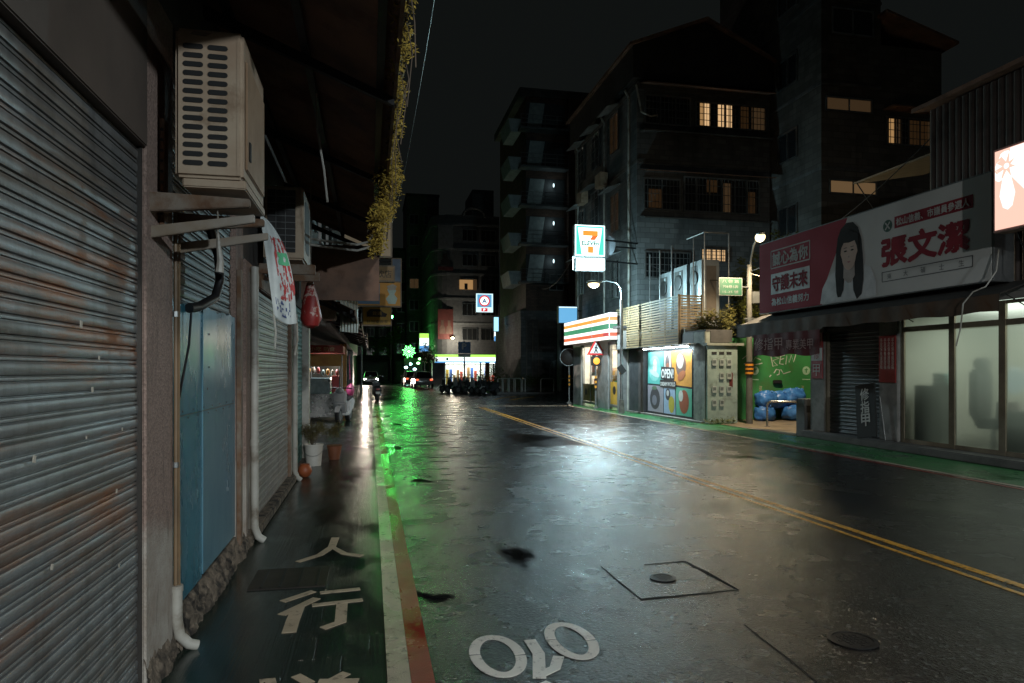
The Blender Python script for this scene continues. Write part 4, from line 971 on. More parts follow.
# ---------------------------------------------------------------- corrugated rooftop house
M_CWALL = mat('brown_corrugated_wall', (.085, .065, .058), .6, .3, col2=(.055, .045, .04), scale=1, stain=(.03, .025, .022), sscale=1)
t = thing('corrugated_house', 'dark corrugated metal rooftop house behind the election billboard', 'house', (11, 9, 3.05))
def corr_wall(M, wd, ht, pitch=.15, amp=.02):
    n = int(wd / pitch * 4); vs = []; fs = []
    for i in range(n + 1):
        x = wd * i / n; d = amp * (1 if (i % 4) in (1, 2) else 0); vs += [M @ Vector((x, 0, d)), M @ Vector((x, ht, d))]
    for i in range(n): fs.append((2 * i, 2 * i + 2, 2 * i + 3, 2 * i + 1))
    return MB().raw(vs, fs)
corr_wall(face_street_r(11.0, 11.64, 3.05), 7.6, 3.75).build('street_wall', M_CWALL, t)
mb = MB(); mb.box(11.03, 15, 4, 11.62, 3.06, 6.7); mb.build('wall', M_DARKWALL, t)
mb = MB(); mb.hexa([(10.7, 4, 6.78), (15.2, 4, 7.6), (15.2, 11.8, 7.6), (10.7, 11.8, 6.78), (10.7, 4, 6.86), (15.2, 4, 7.68), (15.2, 11.8, 7.68), (10.7, 11.8, 6.86)]); mb.build('roof', M_CORR, t)
mb = MB(); mb.hexa([(11.6, 11.7, 6.15), (13.6, 11.7, 6.5), (13.6, 14.6, 6.5), (11.6, 14.6, 6.15), (11.6, 11.7, 6.19), (13.6, 11.7, 6.54), (13.6, 14.6, 6.54), (11.6, 14.6, 6.19)]); mb.build('side_canopy', mat('tan_plastic_roof', (.30, .24, .16), .6, col2=(.22, .17, .11), stretch=(1, 8, 1)), t)
for y in (11.8, 14.5): mb = MB(); mb.tube([(11.62, y, 6.14), (12.2, y, 5.4)], .015, 6); mb.build('canopy_stay', M_IRON, t)
t = thing('steel_frame', 'black steel lattice frame on the corrugated roof at the top right', 'frame', (10.9, 8.3, 6.8))
mb = MB()
for y in (7.6, 8.9): mb.tube([(10.9, y, 5.4), (10.9, y, 8.9)], .03, 6)
for k in range(6): z = 5.6 + k * .62; mb.tube([(10.9, 7.6, z), (10.9, 8.9, z)], .02, 6)
mb.build('lattice', M_IRON, t)

# ---------------------------------------------------------------- yard: hoarding, bags, rack, box
t = thing('green_hoarding', 'green site hoarding with white graffiti and round emblems behind the blue bags', 'hoarding', (12.6, 19.6, 0))
M_HOARD = mat('green_hoarding_paint', (.055, .27, .085), .45, col2=(.04, .20, .065), scale=.9, stain=(.10, .13, .04), sscale=.9, slo=.55, shi=.8)
for k in range(4):
    mb = MB(); x = 10.62 + k * 1.2; mb.box(x, x + 1.196, 19.6, 19.64, .03, 2.62); hb = mb.build('panel', M_HOARD, t, bevel=.004)
HM = lambda x, z: face_south(x, 19.597, z)
M_GRF = mat('spray_white', (.62, .64, .60), .6)
mb = MB()
for pts in ([(12.55, 2.05), (12.62, 1.72), (12.78, 1.75), (12.62, 1.9), (12.84, 1.98), (12.62, 2.05)], [(12.9, 2.05), (12.86, 1.8), (13.0, 1.78)], [(12.88, 1.93), (13.02, 1.97)], [(12.9, 2.05), (13.05, 2.08)], [(13.08, 1.78), (13.12, 2.06), (13.2, 1.84), (13.28, 2.08), (13.36, 1.86), (13.45, 2.12)],
            [(12.66, 1.5), (12.74, 1.62), (12.86, 1.60), (12.84, 1.46), (12.76, 1.44)], [(12.9, 1.62), (13.0, 1.48), (13.25, 1.55)], [(12.5, 1.38), (12.56, 1.44)],
            [(11.55, 1.95), (11.75, 2.1), (11.9, 1.85), (12.0, 2.0), (12.2, 1.92)], [(11.6, 1.8), (11.9, 1.75), (12.25, 1.82)]):
    mb.ribbon(pts, .03, HM(0, 0), .003)
mb.build('graffiti', M_GRF, t)
for x in (11.98, 13.82):
    mb = MB(); mb.lathe((0, 0, 0), [(.14, 0), (.14, .003)], 20, HM(x, 1.58)); e = mb.build('emblem', mat('pale_green_print', (.38, .60, .42), .6), t)
    mb = MB(); mb.ribbon([(-.0, -.07), (0, .08)], .035, face_south(x, 19.593, 1.58), .002); mb.ribbon([(-.06, .03), (.06, .03)], .03, face_south(x, 19.5925, 1.58), .002); mb.build('emblem_mark', M_HOARD, e)
    mb = MB(); mb.fbox(HM(x, 1.28), -.14, .14, 0, .03, 0, .002); mb.build('caption_bar', _mc['pale_green_print'], t)
for x in (11.75, 12.18, 13.68, 14.1):
    mb = MB(); mb.text('注意安全', HM(x - .05, .98), .12, .11, vertical=True); mb.build('lettering', mat('hoarding_cream', (.6, .5, .32), .6), t)
M_BAG = mat('blue_bin_liner', (.05, .19, .52), .38, col2=(.025, .11, .36), scale=7, bump=1.0, bscale=11, rvar=.1)
bags = ((12.05, 19.15, .24, .34, 'lower left blue rubbish bag in front of the green hoarding'), (12.12, 19.18, .68, .36, 'upper left blue rubbish bag leaning on the green hoarding'),
        (12.62, 19.3, .66, .34, 'middle blue rubbish bag half hidden between the two piles'), (13.05, 19.12, .27, .40, 'lower right blue rubbish bag behind the steel rail'), (13.05, 19.16, .76, .38, 'upper right blue rubbish bag, topmost of its pile'))
from mathutils import noise as mn
for x, y, z, r_, lb in bags:
    t = thing('rubbish_bag', lb, 'rubbish bag', (x, y, z - .24), 'blue rubbish bags piled in the yard')
    mb = MB(); mb.blob((0, 0, 0), (1, 1, 1), 40, 26); vs = []
    for p in mb.v:
        v = Vector(p); q = v * 3 + Vector((x * 5, y, z * 9)); rr = 1 + .13 * mn.noise(v * 1.7 + Vector((x, z * 3, 0))) + .10 * abs(mn.noise(Vector((q.x * 1.3, q.y * 1.3, q.z * .5)))) - .03 - .09 * abs(mn.noise(Vector((q.x * 2.4, q.y * 2.4, q.z * 1.1))))
        vs.append((x + math.copysign(abs(v.x) ** .75, v.x) * r_ * rr, y + v.y * r_ * .85 * rr, max(.03, z + math.copysign(abs(v.z) ** .7, v.z) * .27 * rr + .05 * mn.noise(v * 3.1 + Vector((z, x, 0))))))
    mb.v = vs; mb.build('liner', M_BAG, t, smooth=True)
    mb = MB(); mb.tube([(x, y - .1, z + .2), (x + .03, y - .16, z + .25), (x + .09, y - .2, z + .24)], [.06, .02, .045], 8); mb.build('knot', M_BAG, t, smooth=True)
t = thing('dark_dustpan', 'small dark object hung on the hoarding above the blue bags', 'dustpan', (12.75, 19.5, 1.2))
mb = MB(); mb.box(12.6, 12.9, 19.5, 19.59, 1.16, 1.28); mb.build('pan', M_BLACK, t, bevel=.02)
def rail(x0, y0, x1, y1, h, label):
    t = thing('bike_rail', label, 'bike rail', ((x0 + x1) / 2, (y0 + y1) / 2, 0), 'steel hoop rails')
    a, b_ = Vector((x0, y0, .02)), Vector((x1, y1, .02)); d = (b_ - a)
    pts = [a, a + Vector((0, 0, h - .12)), a + d * .03 + Vector((0, 0, h - .04)), a + d * .1 + Vector((0, 0, h)), a + d * .9 + Vector((0, 0, h)), a + d * .97 + Vector((0, 0, h - .04)), b_ + Vector((0, 0, h - .12)), b_]
    mb = MB(); mb.tube(pts, .03, 10); mb.build('hoop', M_STEEL, t, smooth=True)
    for p in (a, b_): mb = MB(); mb.lathe((p.x, p.y, .02), [(.07, 0), (.07, .012)], 12); mb.build('base_plate', M_STEEL, t)
rail(10.9, 17.2, 11.75, 16.65, .70, 'bent stainless hoop rail in front of the blue rubbish bags')
t = thing('utility_box', 'small grey utility box standing beside the salon pillar at the yard', 'utility box', (10.75, 15.15, 0))
mb = MB(); mb.box(10.5, 10.95, 14.95, 15.3, .02, .88); bx = mb.build('body', mat('grey_utility', (.13, .135, .14), .5), t, bevel=.015)
mb = MB(); mb.box(10.55, 10.75, 14.94, 14.948, .55, .72); mb.build('label_plate', M_BLACK, bx)
mb = MB(); mb.box(10.56, 10.9, 14.93, 14.946, .1, .48); mb.build('door', mat('grey_utility_door', (.11, .115, .12), .5), bx, bevel=.004)

# ---------------------------------------------------------------- utility pole with street lamp and street sign
M_POLE = mat('concrete_pole', (.13, .125, .11), .8, col2=(.085, .08, .07), stain=(.08, .075, .06))
def street_lamp_head(t, p, d, glow):
    """cobra style head hanging at p, arm direction d"""
    d = Vector(d).normalized(); M = frame(p, d, Vector((0, 0, 1)).cross(d) if abs(d.z) < .9 else (0, 1, 0))
    mb = MB(); mb.blob((0, 0, 0), (.30, .12, .07), 14, 8); mb.v = [tuple(M @ Vector(q) + Vector((0, 0, .05))) for q in mb.v]; mb.build('lamp_head', M_GALV, t, smooth=True)
    mb = MB(); mb.blob((0, 0, 0), (.22, .13, .13), 16, 10); mb.v = [tuple(M @ Vector(q) - Vector((0, 0, .03))) for q in mb.v]; mb.build('bulb', glow, t, smooth=True)  # drawn oversized, so the lamp's glare is put into the bulb's shape
M_GLOW = emit('lamp_glow', (1.0, .80, .44), 2.4)
t = thing('utility_pole', 'utility pole with bright street lamp beside the yard and green street sign', 'utility pole', (10.95, 18.2, 0), 'street lamps')
mb = MB(); mb.tube([(10.95, 18.2, 0), (10.95, 18.2, 4.7)], [.10, .07], 16); mb.build('pole', M_POLE, t, smooth=True)
mb = MB(); mb.tube([(10.95, 18.2, 4.45), (10.95, 18.1, 4.9), (10.85, 17.8, 5.2), (10.7, 17.35, 5.36), (10.60, 17.1, 5.36)], .03, 8); mb.build('lamp_arm', M_GALV, t, smooth=True)
street_lamp_head(t, (10.56, 17.0, 5.30), (-.3, -.95, 0), M_GLOW)
mb = MB()
for k in range(3): mb.tube([(10.95, 18.2, 1.48 + k * .12), (10.95, 18.2, 1.54 + k * .12)], .118, 16)
bnd = mb.build('orange_band', M_ORANGE, t)
mb = MB(); mb.tube([(10.95, 18.2, 1.44), (10.95, 18.2, 1.84)], .114, 16); mb.build('black_band', M_BLACK, t)
mb = MB(); mb.box(10.98, 11.2, 18.02, 18.18, 3.55, 3.9); mb.build('junction_box', M_GALV, t, bevel=.015)
mb = MB(); mb.tube([(10.95, 18.2, 3.02), (10.95, 18.2, 3.14)], .13, 14); mb.tube([(10.75, 18.15, 3.1), (11.2, 18.15, 3.1)], .02, 6); mb.build('clamp', M_GALV, t)
mb = MB(); mb.tube([(10.95, 18.2, 4.45), (11.1, 17.7, 4.28), (11.2, 17.2, 4.32), (10.9, 16.7, 4.5)], .012, 6); mb.build('service_cable', M_PVC, t, smooth=True)
t = thing('street_sign', 'green street name sign with white lettering mounted on the utility pole', 'street sign', (10.4, 18.1, 3.8))
mb = MB(); mb.box(9.90, 10.66, 18.08, 18.10, 3.76, 4.30); pl = mb.build('border_plate', mat('sign_white_reflective', (.15, .165, .15), .5), t, bevel=.01)
mb = MB(); mb.box(9.93, 10.63, 18.072, 18.078, 3.79, 4.27); mb.build('green_plate', mat('sign_green', (.006, .055, .026), .5), t)
mb = MB(); mb.text('八 德 路', face_south(10.0, 18.070, 4.13), .10, .54); mb.text('708巷5弄', face_south(10.02, 18.070, 3.98), .09, .5); mb.text('15-25 號', face_south(10.02, 18.070, 3.83), .09, .5); mb.build('lettering', _mc['sign_white_reflective'], pl)
mb = MB(); mb.tube([(10.66, 18.12, 4.03), (10.9, 18.15, 4.03)], .02, 6); mb.build('bracket', M_GALV, t)

# yard trees
def tree(name, label, x, y, z0, h, blobs, n, size, m, seed, group=None):
    rg = random.Random(seed); t = thing(name, label, 'tree', (x, y, z0), group)
    tops = [b[0] for b in blobs]
    mb = MB(); mb.tube([(x, y, z0), (x + .05, y, z0 + h * .4), (x, y + .05, z0 + h * .75)], [.09, .06, .03], 8); tr = mb.build('trunk', M_BARK, t, smooth=True)
    for c in tops:
        mb = MB(); mb.tube([(x + .03, y, z0 + h * .45), ((x + c[0]) / 2, (y + c[1]) / 2, (z0 + h * .5 + c[2]) / 2 + .1), c], [.04, .025, .008], 6); mb.build('limb', M_BARK, tr, smooth=True)
    mb = MB()
    for c, r_ in blobs:
        mb.leaves(c, r_, n, size, rg, .15)
        for _ in range(6): mb.leaves((c[0] + rg.uniform(-1, 1) * r_[0], c[1] + rg.uniform(-1, 1) * r_[1], c[2] + rg.uniform(-1, 1) * r_[2]), (r_[0] * .35, r_[1] * .35, r_[2] * .3), n // 9, size, rg, .1)
    mb.build('crown', m, t); return t
tree('yard_tree', 'lamp lit yellow green tree behind the hoarding and utility pole', 13.2, 21.2, 0, 5.2,
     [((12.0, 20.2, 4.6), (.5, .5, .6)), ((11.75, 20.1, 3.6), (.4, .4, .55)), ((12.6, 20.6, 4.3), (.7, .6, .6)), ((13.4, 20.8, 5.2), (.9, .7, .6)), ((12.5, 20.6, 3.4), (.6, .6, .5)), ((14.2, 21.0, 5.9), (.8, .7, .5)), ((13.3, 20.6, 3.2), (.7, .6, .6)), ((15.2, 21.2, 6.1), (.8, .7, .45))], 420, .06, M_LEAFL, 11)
t = thing('roof_plants', 'bushy yellow green plants growing on the low roof beside the street sign', 'plant', (10.6, 19.4, 2.6))
mb = MB(); rg = random.Random(5)
for c, r_ in (((10.4, 19.6, 3.2), (.5, .4, .4)), ((10.9, 19.5, 3.0), (.45, .4, .42)), ((11.2, 19.7, 3.35), (.4, .4, .35)), ((10.1, 19.4, 2.9), (.3, .3, .3))): mb.leaves(c, r_, 420, .05, rg, .1)
mb.build('foliage', mat('yellow_olive_leaves', (.15, .13, .03), .6, col2=(.06, .06, .015), scale=4), t)  # yellowish olive leaf tone, mottled at random
mb = MB()
for k in range(6): mb.tube([(10.3 + k * .15, 19.5, 2.55), (10.2 + k * .2, 19.5, 3.1)], .01, 5)
mb.build('stem', M_BARK, t)
# ================================================================ low shop: meter wall, mural shutter, slatted screen
M_TILE = mat('dark_tile_wall', (.05, .052, .055), .5, col2=(.03, .032, .034), bump=.2)
M_GREENC = mat('pale_green_concrete', (.22, .235, .20), .75, col2=(.13, .14, .12), stain=(.04, .045, .035), sscale=2.5, bump=.2)
t = thing('low_shop', 'low shop building with a lit mural shutter and grey meter end wall', 'shop', (9.75, 21, 0))
mb = MB(); mb.box(9.9, 10.58, 18.7, 24.6, 0, 2.75); mb.build('wall', M_TILE, t)
mb = MB(); mb.box(9.74, 11.3, 19.9, 24.7, 2.752, 2.9); mb.build('roof_slab', M_GREENC, t)
mb = MB(); mb.box(9.74, 10.6, 18.55, 19.898, 2.752, 2.80); mb.build('roof_slab', M_DARKWALL, t)
mb = MB(); mb.box(9.9, 10.6, 18.55, 18.69, 2.42, 2.75); mb.build('wall_edge', M_DARKWALL, t)
mb = MB(); mb.box(9.72, 9.899, 18.56, 19.30, 0, 2.75); mb.build('pillar', M_GREENC, t, bevel=.015)
mb = MB(); mb.box(9.72, 9.899, 23.2, 24.6, 0, 2.75); mb.build('pillar', M_TILE, t, bevel=.01)
mb = MB(); mb.box(9.72, 9.899, 19.302, 23.198, 2.38, 2.75); mb.build('lintel', M_TILE, t)
mb = MB(); mb.box(9.62, 9.898, 18.6, 24.6, 0, .06); mb.build('door_step', M_CONC, t)
sh = MB(); slats(sh, face_street_r(9.86, 23.18, .07), 3.86, 2.3, .09, .018, 2); mo = sh.build('roller_shutter', mat('dark_teal_slats', (.06, .075, .08), .5), t, smooth=True)
# the printed mural: coloured fields with plain rounded shapes, no characters
MUX, MUL = 9.832, 23.08
def mm(x, z, d=0): return face_street_r(MUX - d, MUL - x, z)
mb = MB(); mb.fbox(mm(0, .1), 0, 3.5, 0, 2.16, -.004, 0); mural = mb.build('mural_print', flat('mural_black', (.02, .022, .025), .5), mo)
def field(pts, col, nm): mb = MB(); mb.prism(pts, mm(0, .1, .002), .002); return mb.build('mural_field', flat(nm, col, .5), mo)
field([(.04, 1.02), (1.36, 1.0), (1.38, 2.13), (.04, 2.13)], (.10, .42, .38), 'mural_teal')
field([(1.42, 1.35), (2.0, 1.30), (1.92, 2.13), (1.42, 2.13)], (.58, .58, .54), 'mural_cream')
field([(2.06, 1.02), (3.46, .96), (3.46, 2.13), (1.98, 2.13)], (.66, .29, .05), 'mural_orange')
field([(.04, .04), (1.34, .03), (1.36, .94), (.04, .97)], (.28, .26, .30), 'mural_mauve')
field([(1.40, .03), (2.30, .03), (2.26, .92), (1.40, .95)], (.28, .38, .52), 'mural_blue')
field([(2.36, .03), (3.46, .03), (3.46, .90), (2.32, .94)], (.10, .38, .26), 'mural_green')
def oval(cx, cy, rx, ry, col, nm, d=.005, rot=0):
    pts = [(rx * math.cos(R(a)), ry * math.sin(R(a))) for a in range(0, 360, 15)]
    c, s = math.cos(R(rot)), math.sin(R(rot)); mb = MB(); mb.prism([(cx + a * c - b_ * s, cy + a * s + b_ * c) for a, b_ in pts], mm(0, .1, d), .0015); mb.build('mural_shape', flat(nm, col, .5), mo)
oval(.62, 1.55, .50, .45, (.20, .52, .48), 'm1', .005); oval(.66, 1.62, .17, .26, (.55, .52, .48), 'm2', .007); oval(.62, 1.38, .42, .10, (.45, .60, .58), 'm3', .009, -14)
oval(1.68, 1.76, .15, .26, (.12, .10, .10), 'm4'); oval(1.70, 1.62, .12, .12, (.40, .16, .10), 'm5', .007)
oval(2.70, 1.66, .36, .40, (.16, .09, .07), 'm6'); oval(2.64, 1.78, .24, .24, (.62, .58, .52), 'm7', .007); oval(2.75, 1.32, .30, .14, (.42, .13, .05), 'm8', .009, 20)
oval(.66, .50, .42, .38, (.045, .045, .055), 'm9'); oval(.62, .44, .2, .18, (.16, .16, .2), 'm10', .007); oval(.62, .87, .22, .07, (.10, .16, .10), 'm11', .009)
oval(1.72, .68, .19, .20, (.05, .05, .06), 'm12'); oval(2.0, .35, .22, .28, (.42, .34, .04), 'm13', .007); oval(1.72, .72, .10, .10, (.5, .5, .5), 'm14', .009)
oval(2.92, .48, .34, .38, (.30, .07, .03), 'm15'); oval(2.70, .66, .16, .18, (.58, .56, .52), 'm16', .007)
mb = MB(); mb.prism([(1.16, 1.20), (2.22, 1.14), (2.24, 1.58), (1.20, 1.62)], mm(0, .1, .012), .002); mb.prism([(1.10, .92), (2.36, .88), (2.36, 1.13), (1.10, 1.17)], mm(0, .1, .0125), .002); mb.build('mural_plaque', _mc['mural_black'], mo)
mb = MB(); mb.text('OPEN!', mm(1.23, 1.33, .016), .30, .94, .002, .010); mb.text('DREAM WORLD', mm(1.16, 1.06, .016), .13, 1.14, .002, .004); mb.build('mural_lettering', mat('mural_white', (.70, .70, .68), .5), mo)
M_TUBE = emit('tube_white', (.80, .95, 1.0), 30)
for k, (a, b_, x) in enumerate(((22.9, 21.7, 9.58), (21.6, 20.5, 9.55), (20.6, 19.4, 9.62))):
    tt = thing('tube_light', ['fluorescent tube at the far end above the mural shutter', 'middle fluorescent tube above the mural shutter', 'fluorescent tube at the near end above the mural shutter'][k], 'tube light', (x, (a + b_) / 2, 2.33), 'fluorescent tubes above the mural')
    mb = MB(); mb.box(x - .04, x + .04, b_, a, 2.352, 2.395); mb.build('housing', M_GALV, tt, bevel=.006)
    mb = MB(); mb.tube([(x, b_ + .03, 2.335), (x, a - .03, 2.335)], .014, 8); mb.build('tube', M_TUBE, tt)
    lamp('AREA', (x, (a + b_) / 2, 2.315), (.78, .95, 1.0), 22, tt, target=(x + .18, (a + b_) / 2, 0), sx=1.0, sy=.06)
# slatted timber screen
M_SLAT = mat('tan_slat_timber', (.22, .165, .09), .6, col2=(.15, .11, .06), scale=4, stretch=(1, .3, 3))
t = thing('slat_screen', 'tan horizontal slat screen wrapping the low roof corner above the mural', 'screen', (9.7, 23, 2.41))
for side, (o, L) in enumerate(((face_street_r(9.68, 25.9, 2.41), 5.7), (face_south(9.68, 20.2, 2.41), .80))):
    n = 18
    mb = MB()
    for k in range(n):
        z = .03 + k * (1.6 / n); mb.fbox(o, 0, L, z, z + .052, -.012, .012)
    p = mb.build('slat_panel', M_SLAT, t); p['kind'] = 'part'
    del p['kind']
    m_ = 5 if side == 0 else 1
    for k in range(m_ + 1):
        x = L * k / m_; mb = MB(); mb.fbox(o, x - .03, x + .03, 0, 1.62, -.05, -.014); mb.build('post', M_SLAT, t)
mb = MB(); mb.box(9.40, 9.9, 18.9, 25.9, 2.398, 2.408); mb.build('soffit', M_GALV, t)
# tall air conditioners on the roof
def vrf(x, y0, y1, z0, z1, label):
    t = thing('roof_air_conditioner', label, 'air conditioner', (x + .3, (y0 + y1) / 2, z0), 'tall air conditioners on the low roof')
    mb = MB(); mb.box(x, x + .62, y0, y1, z0 + .1, z1); cs = mb.build('casing', mat('steel_grey_enamel', (.30, .32, .33), .4, .3, col2=(.22, .235, .245)), t, bevel=.02)
    mb = MB(); mb.box(x - .012, x - .002, y0 + .32, y1 - .08, z0 + .5, z1 - .15); mb.build('grille_panel', flat('dim_grille', (.06, .055, .05), .5), cs, bevel=.004)
    mb = MB(); mb.lathe((0, 0, 0), [(.27, 0), (.27, .02), (.22, .03)], 20, face_street_r(x - .013, (y0 + .3 + y1) / 2 - .02, z1 - .55)); mb.build('fan_guard', M_IRON, cs)
    mb = MB(); mb.box(x - .006, x - .001, y0 + .02, y0 + .1, z0 + .15, z1 - .05); mb.build('corner_trim', mat('pale_trim', (.55, .60, .63), .4), cs)
    mb = MB(); mb.box(x - .018, x - .013, y0 + .45, y0 + .55, z1 - .3, z1 - .2); mb.build('badge', mat('pale_trim', (.55, .6, .63), .4), cs)
    mb = MB(); mb.box(x + .15, x + .5, y0 - .008, y0 - .001, z0 + .3, z1 - .2); mb.build('side_panel', mat('brown_side_panel', (.15, .125, .10), .6, col2=(.11, .09, .075)), cs, bevel=.003)
    for yy in (y0 + .05, y1 - .1): mb = MB(); mb.box(x + .02, x + .6, yy, yy + .05, z0, z0 + .1); mb.build('foot', M_IRON, t)
vrf(10.5, 22.55, 23.5, 2.9, 5.12, 'tall grey air conditioner farthest along the low roof')
vrf(10.5, 21.3, 22.35, 2.9, 5.18, 'middle tall grey air conditioner on the low roof')
vrf(10.5, 20.25, 21.1, 2.9, 5.18, 'tall air conditioner nearest the green street sign on the low roof')
t = thing('roof_frame', 'thin steel pipe frame standing over the tall air conditioners', 'frame', (10.8, 22, 2.9))
mb = MB(); pp = [(10.45, 20.0), (10.45, 20.75), (10.45, 22.4), (10.45, 23.4), (10.45, 24.3), (11.3, 20.0)]
for x, y in pp:
    m2 = MB(); m2.tube([(x, y, 2.9), (x, y, 6.0)], .022, 6); m2.build('upright', M_GALV, t)
for a, b_ in (((10.45, 20.0, 6.0), (10.45, 21.2, 6.0)), ((10.45, 20.0, 6.0), (11.3, 20.0, 6.0))): m2 = MB(); m2.tube([a, b_], .025, 6); m2.build('top_rail', M_GALV, t)
# meter wall facing the camera
t = thing('meter_wall', 'grey end wall panel with rows of electricity meters beside the mural', 'meter wall', (10.2, 18.5, 0))
mb = MB(); mb.box(9.74, 10.72, 18.46, 18.545, .02, 2.32); pn = mb.build('panel', mat('pale_green_panel', (.26, .33, .30), .5, col2=(.19, .25, .23), stain=(.09, .10, .09), sscale=2.5), t, bevel=.008)
mb = MB(); mb.box(9.70, 10.9, 18.40, 18.56, 2.325, 2.40); mb.build('coping', M_GREENC, t)
for r_, z in enumerate((1.72, 1.32, .92, .52)):
    for c in range(3):
        if (r_, c) in ((1, 0), (3, 2)): continue
        x = 9.88 + c * .24; mb = MB(); mb.box(x, x + .15, 18.42, 18.458, z, z + .20); me_ = mb.build('meter', mat('meter_grey', (.30, .34, .33), .4), t, bevel=.01)
        mb = MB(); mb.box(x + .03, x + .12, 18.412, 18.4185, z + .09, z + .17); mb.build('glass', mat('meter_glass', (.12, .14, .14), .15), me_)
for c in range(3):
    x = 9.88 + c * .24; mb = MB(); mb.box(x, x + .16, 18.452, 18.458, 2.06, 2.14); mb.build('vent_slot', M_BLACK, t)
mb = MB(); mb.box(10.45, 10.56, 18.45, 18.458, 1.1, 1.52); mb.build('red_tag', mat('old_red_tag', (.10, .015, .015), .6), t)
t = thing('weeds', 'low weeds and litter growing at the foot of the meter wall', 'weeds', (10.0, 18.3, 0))
mb = MB(); rg = random.Random(8)
for k in range(6): mb.leaves((9.65 + k * .17, 18.32, .10), (.1, .09, .12), 60, .03, rg, .1)
mb.build('foliage', M_LEAFG, t)

# ================================================================ convenience store on the corner
def clear():
    m, t, b = _nt('clear_glass'); t.nodes.remove(b)
    tr = t.nodes.new('ShaderNodeBsdfTransparent'); tr.inputs[0].default_value = (.93, .96, .95, 1)
    gl = t.nodes.new('ShaderNodeBsdfGlossy'); gl.inputs['Roughness'].default_value = .03
    fr = t.nodes.new('ShaderNodeLayerWeight'); fr.inputs[0].default_value = .12
    mx = t.nodes.new('ShaderNodeMixShader'); t.links.new(fr.outputs[1], mx.inputs[0]); t.links.new(tr.outputs[0], mx.inputs[1]); t.links.new(gl.outputs[0], mx.inputs[2])
    t.links.new(mx.outputs[0], t.nodes['Material Output'].inputs['Surface']); return m
M_CLEAR = clear()
M_STW = mat('store_grey_tile', (.26, .265, .26), .5, col2=(.19, .195, .195), stain=(.10, .10, .095))
t = thing('convenience_store', 'corner convenience store with lit windows and striped fascia', 'store', (9.5, 28, 0))
mb = MB(); mb.box(9.5, 9.7, 24.75, 25.3, 0, 2.72); mb.build('pillar', M_STW, t)
mb = MB(); mb.box(9.5, 9.7, 26.36, 27.7, 0, 2.72); mb.build('pillar', M_STW, t)
mb = MB(); mb.box(9.5, 9.7, 29.98, 31.2, 0, 2.72); mb.build('pillar', M_STW, t)
mb = MB(); mb.box(9.5, 9.7, 24.75, 31.2, 2.722, 3.2); mb.build('lintel', M_STW, t)
mb = MB(); mb.box(9.701, 13.5, 31.0, 31.2, 0, 3.2); mb.build('end_wall', M_STW, t)
mb = MB(); mb.box(9.72, 12.4, 30.93, 30.99, 0, 2.94); mb.build('inner_wall', mat('store_white_wall', (.7, .68, .62), .6), t)
mb = MB(); mb.box(12.4, 12.5, 24.75, 31.0, 0, 3.2); mb.build('back_wall', mat('store_white_wall', (.7, .68, .62), .6), t)
mb = MB(); mb.box(9.701, 12.4, 24.75, 24.85, 0, 3.2); mb.build('side_wall', _mc['store_white_wall'], t)
mb = MB(); mb.box(9.701, 12.4, 24.85, 31.0, 2.95, 3.2); mb.build('ceiling_slab', _mc['store_white_wall'], t)
mb = MB(); mb.box(9.3, 14, 24.71, 31.3, 3.201, 3.3); mb.build('roof_slab', M_DARKWALL, t)
lamp('AREA', (10.6, 28, 2.9), (1.0, .86, .68), 420, t, sx=1.2, sy=5)
mb = MB(); mb.box(10.3, 10.42, 25.2, 30.6, 2.88, 2.93); mb.build('ceiling_light', emit('store_tube', (1, .93, .8), 9), t)
for a, b_ in ((25.3, 26.36), (27.7, 29.98)):
    mb = MB()
    mb.box(9.56, 9.64, a, a + .06, .1, 2.72); mb.box(9.56, 9.64, b_ - .06, b_, .1, 2.72); mb.box(9.565, 9.635, a + .06, b_ - .06, 2.62, 2.72); mb.box(9.565, 9.635, a + .06, b_ - .06, .1, .2)
    if b_ - a > 2: mb.box(9.565, 9.635, (a + b_) / 2 - .03, (a + b_) / 2 + .03, .2, 2.62)
    fr = mb.build('window_frame', M_GALV, t)
    mb = MB(); mb.raw([(9.6, b_ - .06, .2), (9.6, a + .06, .2), (9.6, a + .06, 2.62), (9.6, b_ - .06, 2.62)], [(0, 1, 2, 3)]); mb.build('pane', M_CLEAR, fr)
mb = MB(); mb.box(9.585, 9.592, 25.38, 26.28, .22, 1.12); ps = mb.build('window_poster', mat('poster_yellow', (.68, .36, .04), .5), t)
mb = MB(); mb.lathe((0, 0, 0), [(.17, 0), (.17, .003)], 20, face_street_r(9.584, 25.85, .78)); mb.build('poster_disc', M_BLACK, ps)
mb = MB(); mb.box(9.585, 9.592, 27.78, 29.92, .22, .98); ps = mb.build('window_poster', mat('poster_dim_yellow', (.20, .14, .05), .5), t)
for y in (28.25, 29.5): mb = MB(); mb.lathe((0, 0, 0), [(.16, 0), (.16, .003)], 20, face_street_r(9.584, y, .62)); mb.build('poster_disc', M_BLACK, ps)
mb = MB(); mb.box(9.605, 9.61, 28.1, 28.7, 1.35, 2.35); ps = mb.build('window_poster', mat('poster_white', (.7, .7, .68), .5), t)
mb = MB(); mb.box(9.594, 9.5955, 28.15, 28.65, 1.5, 1.85); mb.build('poster_block', mat('poster_red', (.6, .09, .05), .5), ps)
